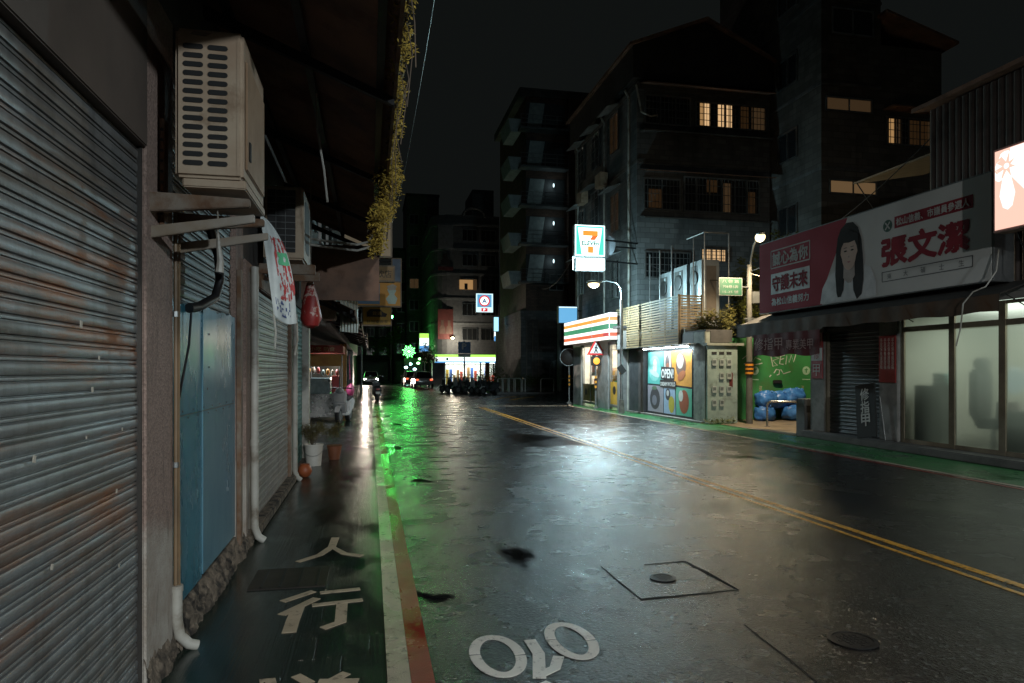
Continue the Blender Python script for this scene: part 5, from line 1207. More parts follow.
for s_i, x in enumerate((10.3, 11.3, 12.0)):
    sh_ = thing('store_shelf', ['front display shelf packed with coloured goods inside the store window', 'middle display shelf of goods inside the corner store', 'rear wall shelf of goods inside the corner store'][s_i], 'shelf', (x, 28, 0))
    mb = MB(); mb.box(x, x + .3, 25.1, 30.4, 0, .12); mb.box(x + .13, x + .16, 25.1, 30.4, .12, 1.7); mb.build('rack', mat('shelf_white', (.6, .6, .58), .5), sh_)
    for r_ in range(4):
        mb = MB(); z = .14 + r_ * .4; mb.box(x - .02, x + .3, 25.1, 30.4, z, z + .03); mb.build('shelf_board', _mc['shelf_white'], sh_)
    cols = [(.55, .08, .05), (.60, .35, .05), (.08, .30, .15), (.55, .53, .48), (.07, .14, .42), (.35, .18, .07)]
    y = 25.15; k = 0
    rg = random.Random(20 + s_i)
    for r_ in range(4):
        y = 25.15
        while y < 30.2 and k < 70:
            w_ = rg.uniform(.16, .42); z = .172 + r_ * .4; mb = MB(); mb.box(x, x + .1, y, y + w_, z, z + rg.uniform(.16, .28)); c = rg.randrange(6)
            mb.build('goods', flat('goods_%d' % c, cols[c], .5), sh_); y += w_ + .03; k += 1
t = thing('store_fascia', 'lit striped fascia of orange, green and red bands over the corner store', 'sign', (9.4, 28.4, 2.78))
mb = MB(); mb.box(9.16, 9.495, 25.25, 31.55, 2.78, 3.86); fb = mb.build('light_box', mat('fascia_casing', (.5, .5, .5), .5), t, bevel=.02)
bands = ((2.80, 2.93, 'fascia_white', (1, .97, .9), 1.5), (2.935, 3.075, 'fascia_red', (1, .16, .05), .75), (3.08, 3.215, 'fascia_white', 0, 0), (3.22, 3.42, 'fascia_green', (.06, .55, .26), .5), (3.425, 3.55, 'fascia_white', 0, 0), (3.555, 3.69, 'fascia_orange', (1, .42, .06), .9), (3.695, 3.84, 'fascia_white', 0, 0))
for z0, z1, nm, cl, st in bands:
    mb = MB(); mb.box(9.150, 9.158, 25.28, 31.52, z0, z1); mb.box(9.17, 9.48, 25.240, 25.248, z0, z1); mb.box(9.17, 9.48, 31.552, 31.56, z0, z1); mb.build('stripe', emit(nm, cl, st) if st else _mc[nm], fb)
mb = MB(); mb.box(9.140, 9.148, 25.30, 25.9, 2.94, 3.07); mb.build('red_end_mark', emit('fascia_deep_red', (.8, .02, .03), .7), fb)
for k in range(1, 3): mb = MB(); y = 25.28 + 6.24 * k / 3; mb.box(9.143, 9.149, y - .015, y + .015, 2.8, 3.84); mb.build('joint', _mc['fascia_casing'], fb)

# projecting convenience store sign
t = thing('store_sign', 'lit convenience store sign with orange numeral seven projecting over the street', 'sign', (8.3, 25.2, 5.47))
SX0, SX1, SY = 7.69, 8.95, 25.1
mb = MB(); mb.box(SX0, SX1, SY, SY + .3, 5.98, 7.22); up = mb.build('light_box', mat('sign_casing_white', (.6, .6, .6), .4), t, bevel=.03)
def sgn(M, W_, H_, box):
    g = MB(); g.fbox(M, .03, W_ - .03, .03, H_ - .03, 0, .003); g.build('sign_face', emit('sign_white_glow', (.72, 1.0, .98), 2.6), box)
    g = MB()
    for a in ((.07, .07, .14, H_ - .07), (W_ - .14, .07, W_ - .07, H_ - .07), (.07, H_ - .13, W_ - .07, H_ - .07)): g.fbox(M, a[0], a[2], a[1], a[3], .004, .006)
    g.prism([(.14, .07), (.30, .07), (.14, H_ - .13)], M @ Matrix.Translation((0, 0, .0045)), .002); g.prism([(W_ - .14, .07), (W_ - .14, H_ - .13), (W_ - .30, .07)], M @ Matrix.Translation((0, 0, .0045)), .002)
    g.build('green_border', emit('sign_green_glow', (.10, .78, .62), 1.0), box)
    Mz = M @ Matrix.Translation((0, 0, .007)); O = emit('sign_orange_glow', (1.0, .38, .05), .95)
    g = MB(); g.prism([(.34, .80), (.95, .80), (.95, 1.0), (.34, 1.0)], Mz, .002); g.build('numeral_bar', O, box)
    g = MB(); g.prism([(.72, .80), (.95, .80), (.82, .64), (.62, .64)], Mz, .002); g.build('numeral_stroke', emit('sign_red_glow', (1.0, .22, .05), .85), box)
    g = MB(); g.prism([(.54, .14), (.76, .14), (.76, .40), (.54, .40)], Mz, .002); g.build('numeral_foot', O, box)
    g = MB(); g.text('ELEVEn', M @ Matrix.Translation((.30, .44, .008)), .15, .68, .002, .010); g.build('lettering', emit('sign_deep_green', (.01, .30, .16), .35), box)
sgn(face_south(SX0, SY - .002, 5.98), SX1 - SX0, 1.24, up)
mb = MB(); mb.box(SX0 + .03, SX1 - .03, SY + .302, SY + .305, 5.5, 7.18); mb.build('back_face', emit('sign_back_glow', (.60, .95, 1.0), 9), up)  # unseen back, glow raised above the front's to tint the block wall
mb = MB(); mb.box(SX0 + .05, SX1 + .0, SY, SY + .3, 5.45, 5.95); lo_ = mb.build('service_box', _mc['sign_casing_white'], t, bevel=.02)
mb = MB(); mb.box(SX0 + .08, SX1 - .03, SY - .006, SY - .002, 5.48, 5.92); mb.build('sign_face', _mc['sign_white_glow'], lo_)
for k in range(3):
    x = SX0 + .12 + k * .375; mb = MB()
    for a in (((x, 5.53), (x + .33, 5.53)), ((x + .33, 5.53), (x + .33, 5.87)), ((x + .33, 5.87), (x, 5.87)), ((x, 5.87), (x, 5.53))): mb.ribbon(a, .022, face_south(0, SY - .009, 0), .002)
    mb.build('cell_outline', emit('sign_teal_glow', (.10, .55, .50), .8), lo_)
mb = MB()
for ch, dx, z, h_, w_ in (('i', .2, 5.63, .17, None), ('%', .3, 5.70, .10, .09), ('24', .54, 5.62, .13, .2), ('ATM', .9, 5.64, .12, .24)):
    mb = MB(); mb.text(ch, face_south(SX0 + dx, SY - .009, z), h_, w_); mb.build('lettering', _mc['sign_teal_glow'], lo_)
for z in (6.68, 5.86): mb = MB(); mb.tube([(SX1 - .02, SY + .15, z), (10.52, SY + .62, z)], .035, 8); mb.build('bracket', M_IRON, t)
t = thing('round_sign', 'pale unlit disc sign behind the lit convenience store sign', 'sign', (9.1, 25.6, 5.9))
mb = MB(); mb.lathe((0, 0, 0), [(.62, 0), (.62, .08), (.55, .12)], 32, face_south(8.9, 25.6, 6.58)); mb.build('disc', mat('pale_disc', (.50, .55, .62), .5), t, smooth=True)
mb = MB(); mb.tube([(9.4, 25.62, 6.5), (10.5, 25.8, 6.5)], .03, 6); mb.build('bracket', M_IRON, t)

# street furniture by the store
def striped_pole(name, label, cat, x, y, h, r=.04, z0=.75, z1=1.35, group=None):
    t = thing(name, label, cat, (x, y, 0), group)
    mb = MB(); mb.tube([(x, y, 0), (x, y, h)], r, 10); mb.build('pole', M_GALV, t, smooth=True)
    n = 6
    for k in range(n):
        a = z0 + (z1 - z0) * k / n; mb = MB(); mb.tube([(x, y, a), (x, y, a + (z1 - z0) / n)], r * 1.25, 10); mb.build('stripe', M_ORANGE if k % 2 else M_BLACK, t)
    mb = MB(); mb.lathe((x, y, 0), [(.13, 0), (.11, .05), (r * 1.2, .08)], 12); mb.build('base', M_CONC, t)
    return t
t = striped_pole('warning_signal', 'red triangle pedestrian warning sign over an amber light in front of the store', 'traffic sign', 9.2, 27.0, 2.85)
tri = [(0, 0), (.82, 0), (.41, .72)]
mb = MB(); mb.prism(tri, face_south(8.79, 26.95, 2.22), .02); tp = mb.build('triangle_plate', mat('sign_red', (.55, .03, .03), .4), t)
mb = MB(); mb.prism([(.13, .075), (.69, .075), (.41, .57)], face_south(8.79, 26.928, 2.22), .003); mb.build('white_field', mat('sign_white', (.66, .66, .64), .4), tp)
mb = MB(); mb.lathe((0, 0, 0), [(.035, 0), (.035, .002)], 12, face_south(9.20, 26.924, 2.62)); mb.ribbon([(.40, .37), (.39, .24), (.33, .10)], .05, face_south(8.79, 26.924, 2.22), .002); mb.ribbon([(.39, .25), (.46, .10)], .045, face_south(8.79, 26.923, 2.22), .002); mb.ribbon([(.32, .28), (.40, .34), (.48, .27)], .035, face_south(8.79, 26.922, 2.22), .002); mb.build('walker_figure', M_BLACK, tp)
mb = MB(); mb.box(9.0, 9.4, 26.90, 27.05, 1.78, 2.17); hb = mb.build('lamp_housing', M_BLACK, t, bevel=.02)
mb = MB(); mb.lathe((0, 0, 0), [(.145, 0), (.13, .03), (.07, .05)], 20, face_south(9.2, 26.898, 1.975)); mb.build('amber_lens', emit('amber_lens', (1.0, .42, .03), 1.6), hb, smooth=True)
t = striped_pole('mirror_post', 'convex mirror on a striped post at the street corner, seen from behind', 'traffic mirror', 9.42, 31.6, 2.6)
mb = MB(); Mm = frame((9.36, 31.5, 2.22), (-.9, .42, 0), (0, 0, 1)); mb.lathe((0, 0, 0), [(.40, 0), (.37, -.06), (.25, -.11), (.1, -.13)], 28, Mm); mb.build('mirror_back', mat('dark_orange_back', (.03, .018, .014), .6), t, smooth=True)
mb = MB(); mb.lathe((0, 0, 0), [(.425, .0), (.425, .05), (.40, .055), (.40, .02)], 28, Mm); mb.build('rim', mat('mirror_rim', (.65, .66, .66), .3), t, smooth=True)
t = striped_pole('street_lamp', 'grey street lamp post with an orange striped tag before the mural shutter', 'street lamp', 9.05, 23.65, 4.2, .06, 1.45, 1.55, 'street lamps')
mb = MB(); mb.tube([(9.05, 23.65, 4.2), (9.05, 23.7, 4.6), (8.95, 23.85, 4.82), (8.6, 24.0, 4.92), (8.3, 24.05, 4.86)], .028, 8); mb.build('lamp_arm', M_GALV, t, smooth=True)
street_lamp_head(t, (8.12, 24.06, 4.80), (-1, .1, 0), M_GLOW)
mb = MB(); mb.fbox(frame((9.02, 23.56, 1.62), (.8, 0, .6), (-.6, 0, .8)), -.12, .12, -.16, .16, 0, .012); tg = mb.build('warning_tag', M_BLACK, t)
for k in (-1, 0, 1): mb = MB(); mb.fbox(frame((9.02, 23.555, 1.62), (.8, 0, .6), (-.6, 0, .8)), -.1, .1, k * .1 - .03, k * .1 + .03, .0, .006); mb.build('orange_stripe', M_ORANGE, tg)
mb = MB(); mb.tube([(9.05, 23.65, 0), (9.05, 23.65, .5)], [.12, .09], 14); mb.build('base_sleeve', M_CONC, t, smooth=True)

t = thing('blue_screen', 'glowing sky blue sign board at the corner beyond the store fascia', 'sign', (9.75, 33, 3.9))
mb = MB(); mb.box(9.25, 10.3, 33, 33.2, 3.93, 4.83); fr = mb.build('frame', M_IRON, t, bevel=.02)
mb = MB(); mb.box(9.30, 10.25, 32.994, 32.998, 3.98, 4.72); mb.build('screen', emit('sky_blue_glow', (.16, .50, .85), .8), fr)
mb = MB(); mb.box(9.30, 10.25, 32.990, 32.993, 4.73, 4.79); mb.build('white_edge', emit('pale_blue_glow', (.6, .85, 1), 1.3), fr)
for z in (4.1, 4.6): mb = MB(); mb.tube([(10.3, 33.1, z), (10.55, 33.1, z)], .03, 6); mb.build('bracket', M_IRON, t)

# ================================================================ apartment blocks
M_APT = mat('stained_render_wall', (.17, .175, .175), .8, col2=(.11, .115, .115), scale=.5, stain=(.045, .047, .046), sscale=.35, stretch=(1, 1, .35), bump=.15, bscale=6)
M_APT2 = mat('grey_render_wall', (.13, .125, .115), .8, col2=(.09, .088, .08), scale=.4, stain=(.035, .034, .03), sscale=.3, stretch=(1, 1, .4))
M_BRICK = mat('brown_tile_wall', (.15, .085, .06), .7, col2=(.10, .06, .045), scale=1.5, stain=(.05, .035, .03), sscale=.5)
tiles(M_APT, .42, .21); tiles(M_APT2, .5, .24); tiles(M_BRICK, .3, .12)
M_WARM = emit('warm_window', (1.0, .56, .22), .30)
M_WARMB = emit('bright_warm_window', (1.0, .62, .30), .62)
M_DIM = emit('dim_window', (1.0, .50, .18), .016)
M_TANW = emit('tan_blind_window', (.9, .52, .24), .035)
M_NIGHTG = flat('night_glass', (.02, .022, .024), .12)
def window(b, M, w_, h_, pane, nx=2, grille=False, frame_m=None, depth=.06):
    """window frame with its pane; M at lower left on the wall plane"""
    fm = frame_m or M_GALV; g = MB()
    g.fbox(M, 0, .06, 0, h_, 0, depth); g.fbox(M, w_ - .06, w_, 0, h_, 0, depth); g.fbox(M, .06, w_ - .06, 0, .06, 0, depth); g.fbox(M, .06, w_ - .06, h_ - .06, h_, 0, depth)
    for k in range(1, nx): x = w_ * k / nx; g.fbox(M, x - .025, x + .025, .06, h_ - .06, 0, depth * .9)
    if grille:
        n = max(3, int(w_ / .16))
        for k in range(1, n): x = w_ * k / n; g.fbox(M, x - .008, x + .008, .02, h_ - .02, depth + .02, depth + .036)
        for k in (1, 2, 3): g.fbox(M, .01, w_ - .01, h_ * k / 4 - .012, h_ * k / 4 + .012, depth + .037, depth + .05)
    f = g.build('window_frame', fm, b)
    g = MB(); g.fbox(M, .06, w_ - .06, .06, h_ - .06, .004, .012); g.build('pane', pane, f)
    return f
def slab(b, name, m, *xs): mb = MB(); mb.box(*xs); return mb.build(name, m, b)

A = thing('apartment_block', 'four storey grey apartment block above the corner store with barred warm windows', 'apartment block', (13, 30, 0), 'apartment blocks')
slab(A, 'wall', M_APT, 10.5, 16.4, 25.7, 34.1, 3.3, 13.2)
slab(A, 'floor_band', M_APT2, 10.46, 16.42, 25.64, 34.14, 12.9, 13.1)
slab(A, 'floor_band', M_APT2, 10.47, 16.42, 25.65, 34.14, 9.95, 10.1)
g = MB(); g.prism([(-.25, 0), (6.1, 0), (6.1, 1.1), (2.9, 2.5), (-.25, 1.3)], face_south(10.5, 25.5, 13.25), -8.7); g.build('roof_addition', mat('roof_sheet_dark', (.045, .042, .04), .6, .3), A)
g = MB(); g.prism([(-.45, 1.2), (2.9, 2.55), (6.3, 1.0), (6.3, 1.1), (2.9, 2.68), (-.45, 1.32)], face_south(10.5, 25.35, 13.25), -9.0); g.build('roof', M_CORR, A)
window(A, face_south(13.0, 25.69, 11.55), 3.25, 1.05, M_NIGHTG, 5, True)
for x, w_, m_ in ((13.22, .16, M_WARM), (13.42, .20, M_WARMB), (14.02, .62, M_WARMB), (15.05, .35, M_DIM), (15.55, .6, M_TANW)):
    if w_: g = MB(); g.box(x, x + w_, 25.655, 25.664, 11.62, 12.52); g.build('lit_curtain', m_, A)
for k in range(4): g = MB(); x = 14.15 + k * .19; g.box(x, x + .05, 25.645, 25.652, 11.62, 12.52); g.build('curtain_fold', flat('curtain_brown', (.10, .05, .025), .7), A)
window(A, face_south(10.75, 25.69, 8.05), 1.6, 1.3, M_NIGHTG, 2, True)
window(A, face_south(12.5, 25.69, 8.05), 3.4, 1.45, M_NIGHTG, 6, True)
for x, w_, z, h_, m_ in ((10.98, .55, 8.15, .75, M_DIM), (14.27, .3, 8.1, 1.2, M_TANW), (15.4, .3, 8.1, .9, M_DIM), (13.5, .5, 8.9, .5, M_DIM)):
    g = MB(); g.box(x, x + w_, 25.655, 25.664, z, z + h_); g.build('lit_curtain', m_, A)
window(A, face_south(13.25, 25.69, 6.02), 1.15, .58, M_WARMB, 5, True)
window(A, face_south(10.8, 25.69, 11.5), 2.0, 1.2, M_NIGHTG, 3, True)
window(A, face_south(10.8, 25.69, 5.3), 2.0, 1.1, M_NIGHTG, 3, True)
for z in (11.2, 7.75):
    g = MB(); g.hexa([(10.6, 25.1, z - .15), (16.2, 25.1, z - .15), (16.2, 25.68, z), (10.6, 25.68, z), (10.6, 25.1, z - .1), (16.2, 25.1, z - .1), (16.2, 25.68, z + .05), (10.6, 25.68, z + .05)]); g.build('balcony_ledge', M_APT2, A)
    g = MB(); g.hexa([(10.6, 24.9, z + 1.65), (16.2, 24.9, z + 1.65), (16.2, 25.68, z + 1.9), (10.6, 25.68, z + 1.9), (10.6, 24.9, z + 1.69), (16.2, 24.9, z + 1.69), (16.2, 25.68, z + 1.94), (10.6, 25.68, z + 1.94)]); g.build('window_canopy', M_CORR, A)
for y, z, lit in ((27.7, 11.1, 1), (27.6, 7.6, 1), (30.2, 11.1, 0), (30.3, 8.4, 0), (30.3, 5.6, 0), (27.6, 4.7, 0), (32.5, 11.1, 0), (32.5, 8.0, 0), (32.6, 5.4, 0)):
    window(A, face_street_r(10.49, y + 1.1, z), 1.1, 1.7, M_DIM if lit else M_NIGHTG, 2, True)
    g = MB(); g.hexa([(9.9, y - .1, z + 1.75), (10.49, y - .1, z + 1.95), (10.49, y + 1.25, z + 1.95), (9.9, y + 1.25, z + 1.75), (9.9, y - .1, z + 1.79), (10.49, y - .1, z + 1.99), (10.49, y + 1.25, z + 1.99), (9.9, y + 1.25, z + 1.79)]); g.build('window_canopy', mat('pale_tin', (.34, .37, .38), .5, .3), A)
for y in (26.4, 29.4, 33.4):
    g = MB(); g.tube([(10.42, y, 3.3), (10.42, y, 12.8), (10.3, y + .1, 13.1), (10.42, y + .3, 13.3)], .05, 8); g.build('drain_pipe', M_PVC, A, smooth=True)
for y, z in ((29.0, 9.9), (31.8, 9.8), (31.8, 6.8)):
    g = MB(); g.box(10.1, 10.45, y, y + .8, z, z + .6); g.build('wall_air_conditioner', M_BEIGE, A, bevel=.02)
g = MB(); g.tube([(10.42, 25.6, 13.0), (10.6, 25.5, 11.9), (11.0, 25.5, 11.75), (11.3, 25.55, 11.85)], .04, 8); g.build('drain_pipe', M_PVC, A, smooth=True)

B = thing('apartment_block', 'tall dark apartment block with tan lit strip windows on the right', 'apartment block', (19, 25, 0), 'apartment blocks')
slab(B, 'wall', M_APT2, 16.5, 19.05, 22.5, 30, 0, 24)
slab(B, 'lower_wing', M_APT2, 19.06, 21.8, 22.52, 30, 0, 14.0)
g = MB(); g.hexa([(18.9, 22.0, 15.0), (22.1, 22.0, 14.1), (22.1, 30, 14.1), (18.9, 30, 15.0), (18.9, 22.0, 15.1), (22.1, 22.0, 14.2), (22.1, 30, 14.2), (18.9, 30, 15.1)]); g.build('roof', M_CORR, B)
for x, z, w_, h_, m_ in ((16.65, 11.3, 2.0, .55, M_TANW), (16.8, 8.2, 2.05, .55, emit('tan_blind_bright', (1.0, .60, .28), .10))):
    window(B, face_south(x, 22.49, z), w_, h_, m_, 2)
window(B, face_south(19.25, 22.5, 10.2), 2.0, 1.1, M_NIGHTG, 4, True)
for x, w_, m_ in ((19.4, .2, M_WARM), (19.7, .18, M_TANW), (20.3, .8, M_DIM), (21.1, .1, M_TANW)):
    g = MB(); g.box(x, x + w_, 22.455, 22.464, 10.28, 11.2); g.build('lit_curtain', m_, B)
g = MB(); g.box(19.15, 21.4, 22.0, 22.5, 11.5, 11.56); g.build('window_canopy', M_CORR, B)
window(B, face_south(18.95, 22.49, 6.6), .6, .9, M_WARM, 4, True)
for z in (5.4, 14.2, 17.2): window(B, face_south(16.9, 22.49, z), 1.8, 1.0, M_NIGHTG, 2)
for z in (7, 10, 13, 16): window(B, face_street_r(16.49, 25.2, z), 1.3, 1.2, M_NIGHTG, 2)
for z in (6, 9.2, 12.4, 15.6): slab(B, 'floor_band', M_APT, 16.46, 19.05, 22.44, 30, z - .12, z)

C_ = thing('apartment_block', 'brown tiled apartment tower with corner balconies across the side street', 'apartment block', (12.5, 52, 0), 'apartment blocks')
slab(C_, 'wall', M_BRICK, 10.3, 15.4, 48.0, 58, 0, 21.4)
slab(C_, 'base_wall', M_APT, 9.9, 15.45, 47.9, 58, 0, 5.2)
slab(C_, 'floor_band', M_APT, 9.85, 15.5, 47.8, 58, 5.2, 5.9)
slab(C_, 'parapet', M_APT2, 9.8, 15.5, 47.85, 58, 21.4, 22.0)
window(C_, face_south(12.05, 47.99, 7.4), 1.1, 1.2, M_NIGHTG, 2)
for k in range(5):
    z = 8.0 + k * 2.75
    g = MB(); g.box(10.3, 13.2, 47.955, 47.99, z, z + 2.0); rc = g.build('balcony_recess_shade', flat('recess_shade_dark', (.05, .052, .055), .8), C_)  # flat sheet on the wall, the opening's shade put into its colour
    g = MB(); g.prism([(0, 0), (1.05, 0), (1.35, 1.95), (.25, 1.95)], face_south(10.35, 47.95, z + .02), .01); g.build('pale_screen_wall', mat('pale_render', (.34, .38, .38), .7), rc)
    g = MB(); g.box(9.7, 13.3, 47.1, 47.95, z - .2, z - .05); g.build('balcony_slab', M_APT, C_)
    g = MB()
    for q in range(3): g.tube([(9.72, 47.12, z + .2 + q * .3), (13.28, 47.12, z + .2 + q * .3)], .02, 5)
    for q in range(5): g.tube([(9.75 + q * .88, 47.12, z - .05), (9.75 + q * .88, 47.12, z + .82)], .02, 5)
    g.build('railing', M_GALV, C_)
    g = MB(); g.hexa([(9.2, 48, z - .2), (9.95, 48, z - .2), (9.95, 51, z - .2), (9.2, 51, z - .2), (9.0, 48, z + .75), (9.95, 48, z + .75), (9.95, 51, z + .75), (9.0, 51, z + .75)]); g.build('side_balcony', mat('pale_render', (.34, .38, .38), .7), C_)
    if k in (0, 1, 2):
        g = MB(); g.blob((12.3, 47.7, z + 1.5), (.06, .06, .15), 10, 6); g.build('balcony_lamp', emit('balcony_lamp', (.7, .95, 1), 1.6), rc, smooth=True); lamp('POINT', (12.2, 47.55, z + 1.5), (.7, .95, 1), 3.5, C_, radius=.1)
slab(C_, 'stair_shaft', M_BRICK, 13.4, 15.2, 47.6, 48.0, 0, 21.4)
for k in range(3): slab(C_, 'pilaster', M_CONC, 10.3 + k * .45, 10.36 + k * .45, 47.86, 47.9, .5, 5.1)
g = MB(); g.prism([(0, 0), (1.3, 0), (1.3, 1.1), (1.1, 1.6), (.65, 1.8), (.2, 1.6), (0, 1.1)], face_south(12.0, 47.89, .6), .03); ar = g.build('arched_window', mat('pale_arch', (.22, .25, .25), .5), C_)
for k in range(4): g = MB(); g.box(12.2 + k * .28, 12.24 + k * .28, 47.84, 47.858, .65, 2.2); g.build('glazing_bar', M_IRON, ar)
C_.location.x += .75
t = thing('hedge', 'dark clipped hedge along the base of the brown tiled tower', 'hedge', (12.5, 46.6, .1))
g = MB(); rg = random.Random(31)
for k in range(26): g.leaves((9.9 + k * .24, 46.6 + rg.uniform(-.1, .1), .75 + rg.uniform(-.1, .12)), (.3, .4, .6), 110, .06, rg, .2)
g.build('foliage', M_LEAFG, t)
t = thing('bush', 'rounded dark bush behind the parked scooters', 'bush', (8.9, 49.5, 0))
g = MB(); g.leaves((8.9, 49.5, 1.0), (1.3, .8, .95), 900, .07, rg, .3); g.build('foliage', M_LEAFG, t)
t = thing('utility_pole', 'pale utility pole in front of the brown tiled tower hedge', 'utility pole', (13.0, 46, .1), 'poles on the far corner')
g = MB(); g.tube([(13.0, 46, .1), (13.0, 46, 5.2)], [.17, .14], 12); g.build('pole', mat('pale_pole', (.42, .44, .43), .6), t, smooth=True)
g = MB(); g.box(12.9, 13.25, 45.8, 46.2, 3.2, 3.7); g.build('junction_box', M_GALV, t, bevel=.02)
hoops = [(10.15, 44.3, 10.2, 45.3), (11.2, 44.2, 12.1, 44.2), (12.5, 44.15, 13.5, 44.1), (9.9, 44.4, 9.6, 45.4), (9.5, 44.45, 9.2, 45.4), (9.1, 44.5, 8.8, 45.4), (8.7, 44.55, 8.5, 45.4)]
hl = ['white hoop rail directly left of the gap in the far railing', 'white hoop rail in the middle of the far pavement edge', 'rightmost white hoop rail beside the corner store', 'fourth short hoop of the bicycle rack from its right end', 'third short hoop of the rack by the parked scooters', 'second short hoop of the rack by the parked scooters', 'short hoop of the rack closest to the parked scooters']
for h_, lb in zip(hoops, hl):
    t = thing('hoop_rail', lb, 'hoop rail', (h_[0], h_[1], .1), 'hoop rails on the far corner')
    g = MB(); g.tube([(h_[0], h_[1], .1), (h_[0], h_[1], .95), (h_[0] + .1 * (h_[2] - h_[0]), h_[1] + .1 * (h_[3] - h_[1]), 1.02), (h_[0] + .9 * (h_[2] - h_[0]), h_[1] + .9 * (h_[3] - h_[1]), 1.02), (h_[2], h_[3], .95), (h_[2], h_[3], .1)], .04, 8); g.build('hoop', mat('white_rail', (.5, .5, .48), .4), t, smooth=True)

# ---------------------------------------------------------------- far corner block with the second convenience store
D = thing('apartment_block', 'far corner block with curved front, banners and a lit store below', 'apartment block', (10, 78, 0), 'apartment blocks')
arcp = [(6.7 + 2.2 - 2.2 * math.cos(R(a)), 75 + 2.2 - 2.2 * math.sin(R(a))) for a in range(0, 91, 15)]
poly = arcp + [(14.2, 75), (14.2, 90), (6.7, 90)]
g = MB(); g.prism(poly, on_ground(0, 0, 3.35), 15.45); g.build('wall', mat('far_block_wall', (.14, .145, .15), .75, col2=(.10, .105, .11)), D)
for k in range(5):
    g = MB(); g.prism([(x + (.0 if x > 9 else -.08), y - .1) for x, y in poly], on_ground(0, 0, 6.6 + k * 2.75), .25); g.build('floor_band', mat('far_band', (.20, .21, .215), .7), D)
    for j in range(2):
        x = 10.0 + j * 2.1
        window(D, face_south(x, 74.97, 4.9 + k * 2.75), 1.7, 1.35, M_TANW if (k, j) == (2, 0) else M_NIGHTG, 3, False)
g = MB(); g.box(9.7, 11.2, 74.86, 74.90, 10.55, 11.6); g.build('lit_curtain', M_WARM, D)
g = MB(); g.box(10.25, 10.6, 74.82, 74.85, 10.55, 11.2); g.build('curtain_fold', M_INK, D)
g = MB(); g.box(11.6, 14.1, 78, 84, 18.8, 22.5); g.build('stair_head', M_APT, D)
g = MB(); g.tube([(11.3 + 1.3 * math.cos(R(a)), 74.9, 18.6 + 1.0 * math.sin(R(a))) for a in range(0, 181, 20)], .12, 6); g.build('roof_arch', M_APT, D)
for z0, z1, nm, cl in ((10.6, 13.0, 'faded_red_print', (.12, .03, .03)), (13.01, 17.6, 'pale_banner_print', (.22, .23, .24))):
    g = MB(); g.box(7.35, 9.0, 74.86, 74.98, z0 + 2, z1 + (.0 if z1 < 14 else 0)) if z1 > z0 + 2 else None; bn = g.build('wall_banner', mat(nm, cl, .7), D)
g = MB(); g.prism([(0, 0), (1.1, 0), (1.05, .6), (.8, .8), (.8, 1.2), (.55, 1.4), (.3, 1.2), (.3, .8), (.05, .6)], face_south(7.6, 74.85, 13.1), .01); g.build('banner_portrait', M_INK, D)
g = MB(); g.box(7.3, 9.0, 74.86, 74.98, 5.0, 8.3); bn = g.build('wall_banner', mat('dark_red_print', (.13, .03, .025), .7), D)
for x in (7.45, 8.2): g = MB(); g.prism([(0, 0), (.7, 0), (.65, .7), (.5, .9), (.5, 1.5), (.2, 1.5), (.2, .9), (.05, .7)], face_south(x, 74.85, 5.6), .01); g.build('banner_portrait', mat('brown_print', (.14, .08, .06), .7), bn)
# store floor of that block
slab(D, 'store_back', mat('store_white_wall', (.7, .68, .62), .6), 7.0, 14.2, 79, 79.2, 0, 3.0)
slab(D, 'store_ceiling', mat('store_white_wall', (.7, .68, .62), .6), 6.8, 14.2, 75.2, 79, 2.5, 2.7)
slab(D, 'store_shutter', M_SH4, 6.75, 8.0, 75.1, 75.3, 0, 2.8)
for x in (8.0, 10.2, 12.0, 13.7): slab(D, 'store_mullion', M_GALV, x, x + .16, 75.05, 75.2, 0, 2.8)
slab(D, 'brick_pier', mat('orange_brick', (.35, .12, .05), .7), 12.6, 13.1, 74.95, 75.1, 0, 2.8)
g = MB(); g.box(8.2, 14.0, 75.4, 75.6, 2.36, 2.46); g.build('ceiling_light', emit('far_store_tube', (.85, 1, .95), 16), D)
lamp('AREA', (11, 77, 2.4), (.85, 1.0, .93), 420, D, sx=5.5, sy=3)
for k in range(14):
    x = 8.35 + k * .4; g = MB(); g.box(x, x + .3, 76.2, 76.5, 0, rng.uniform(.9, 2.0)); g.build('store_goods', flat('goods_%d' % rng.randrange(6), (.5, .3, .1), .5), D)
t = thing('store_fascia', 'far lit fascia with green, white and blue bands and small lettering', 'sign', (10, 74.6, 2.8))
g = MB(); g.box(6.9, 14.0, 74.3, 74.9, 2.37, 3.31); fb = g.build('light_box', mat('fascia_casing', (.5, .5, .5), .5), t)
for z0, z1, nm, cl, st in ((3.02, 3.28, 'far_green', (.40, 1.0, .10), 1.3), (2.56, 3.01, 'far_white', (.85, 1, .95), 1.8), (2.40, 2.55, 'far_blue', (.10, .35, .75), 1.0)):
    g = MB(); g.box(6.92, 13.98, 74.285, 74.298, z0, z1); g.build('stripe', emit(nm, cl, st), fb)
g = MB(); g.text('FamilyMart', face_south(8.6, 74.27, 2.66), .28, 2.2); g.build('lettering', emit('far_letter_green', (.02, .22, .14), .3), fb)
g = MB(); g.box(8.15, 8.4, 74.262, 74.28, 2.64, 2.95); g.build('emblem', _mc['far_letter_green'], fb)
t = thing('square_sign', 'lit square sign with red ring and white letter A on the far block', 'sign', (12.4, 74.4, 7.95))
g = MB(); g.box(11.42, 13.4, 74.3, 74.55, 7.95, 10.1); sb = g.build('light_box', mat('fascia_casing', (.5, .5, .5), .5), t)
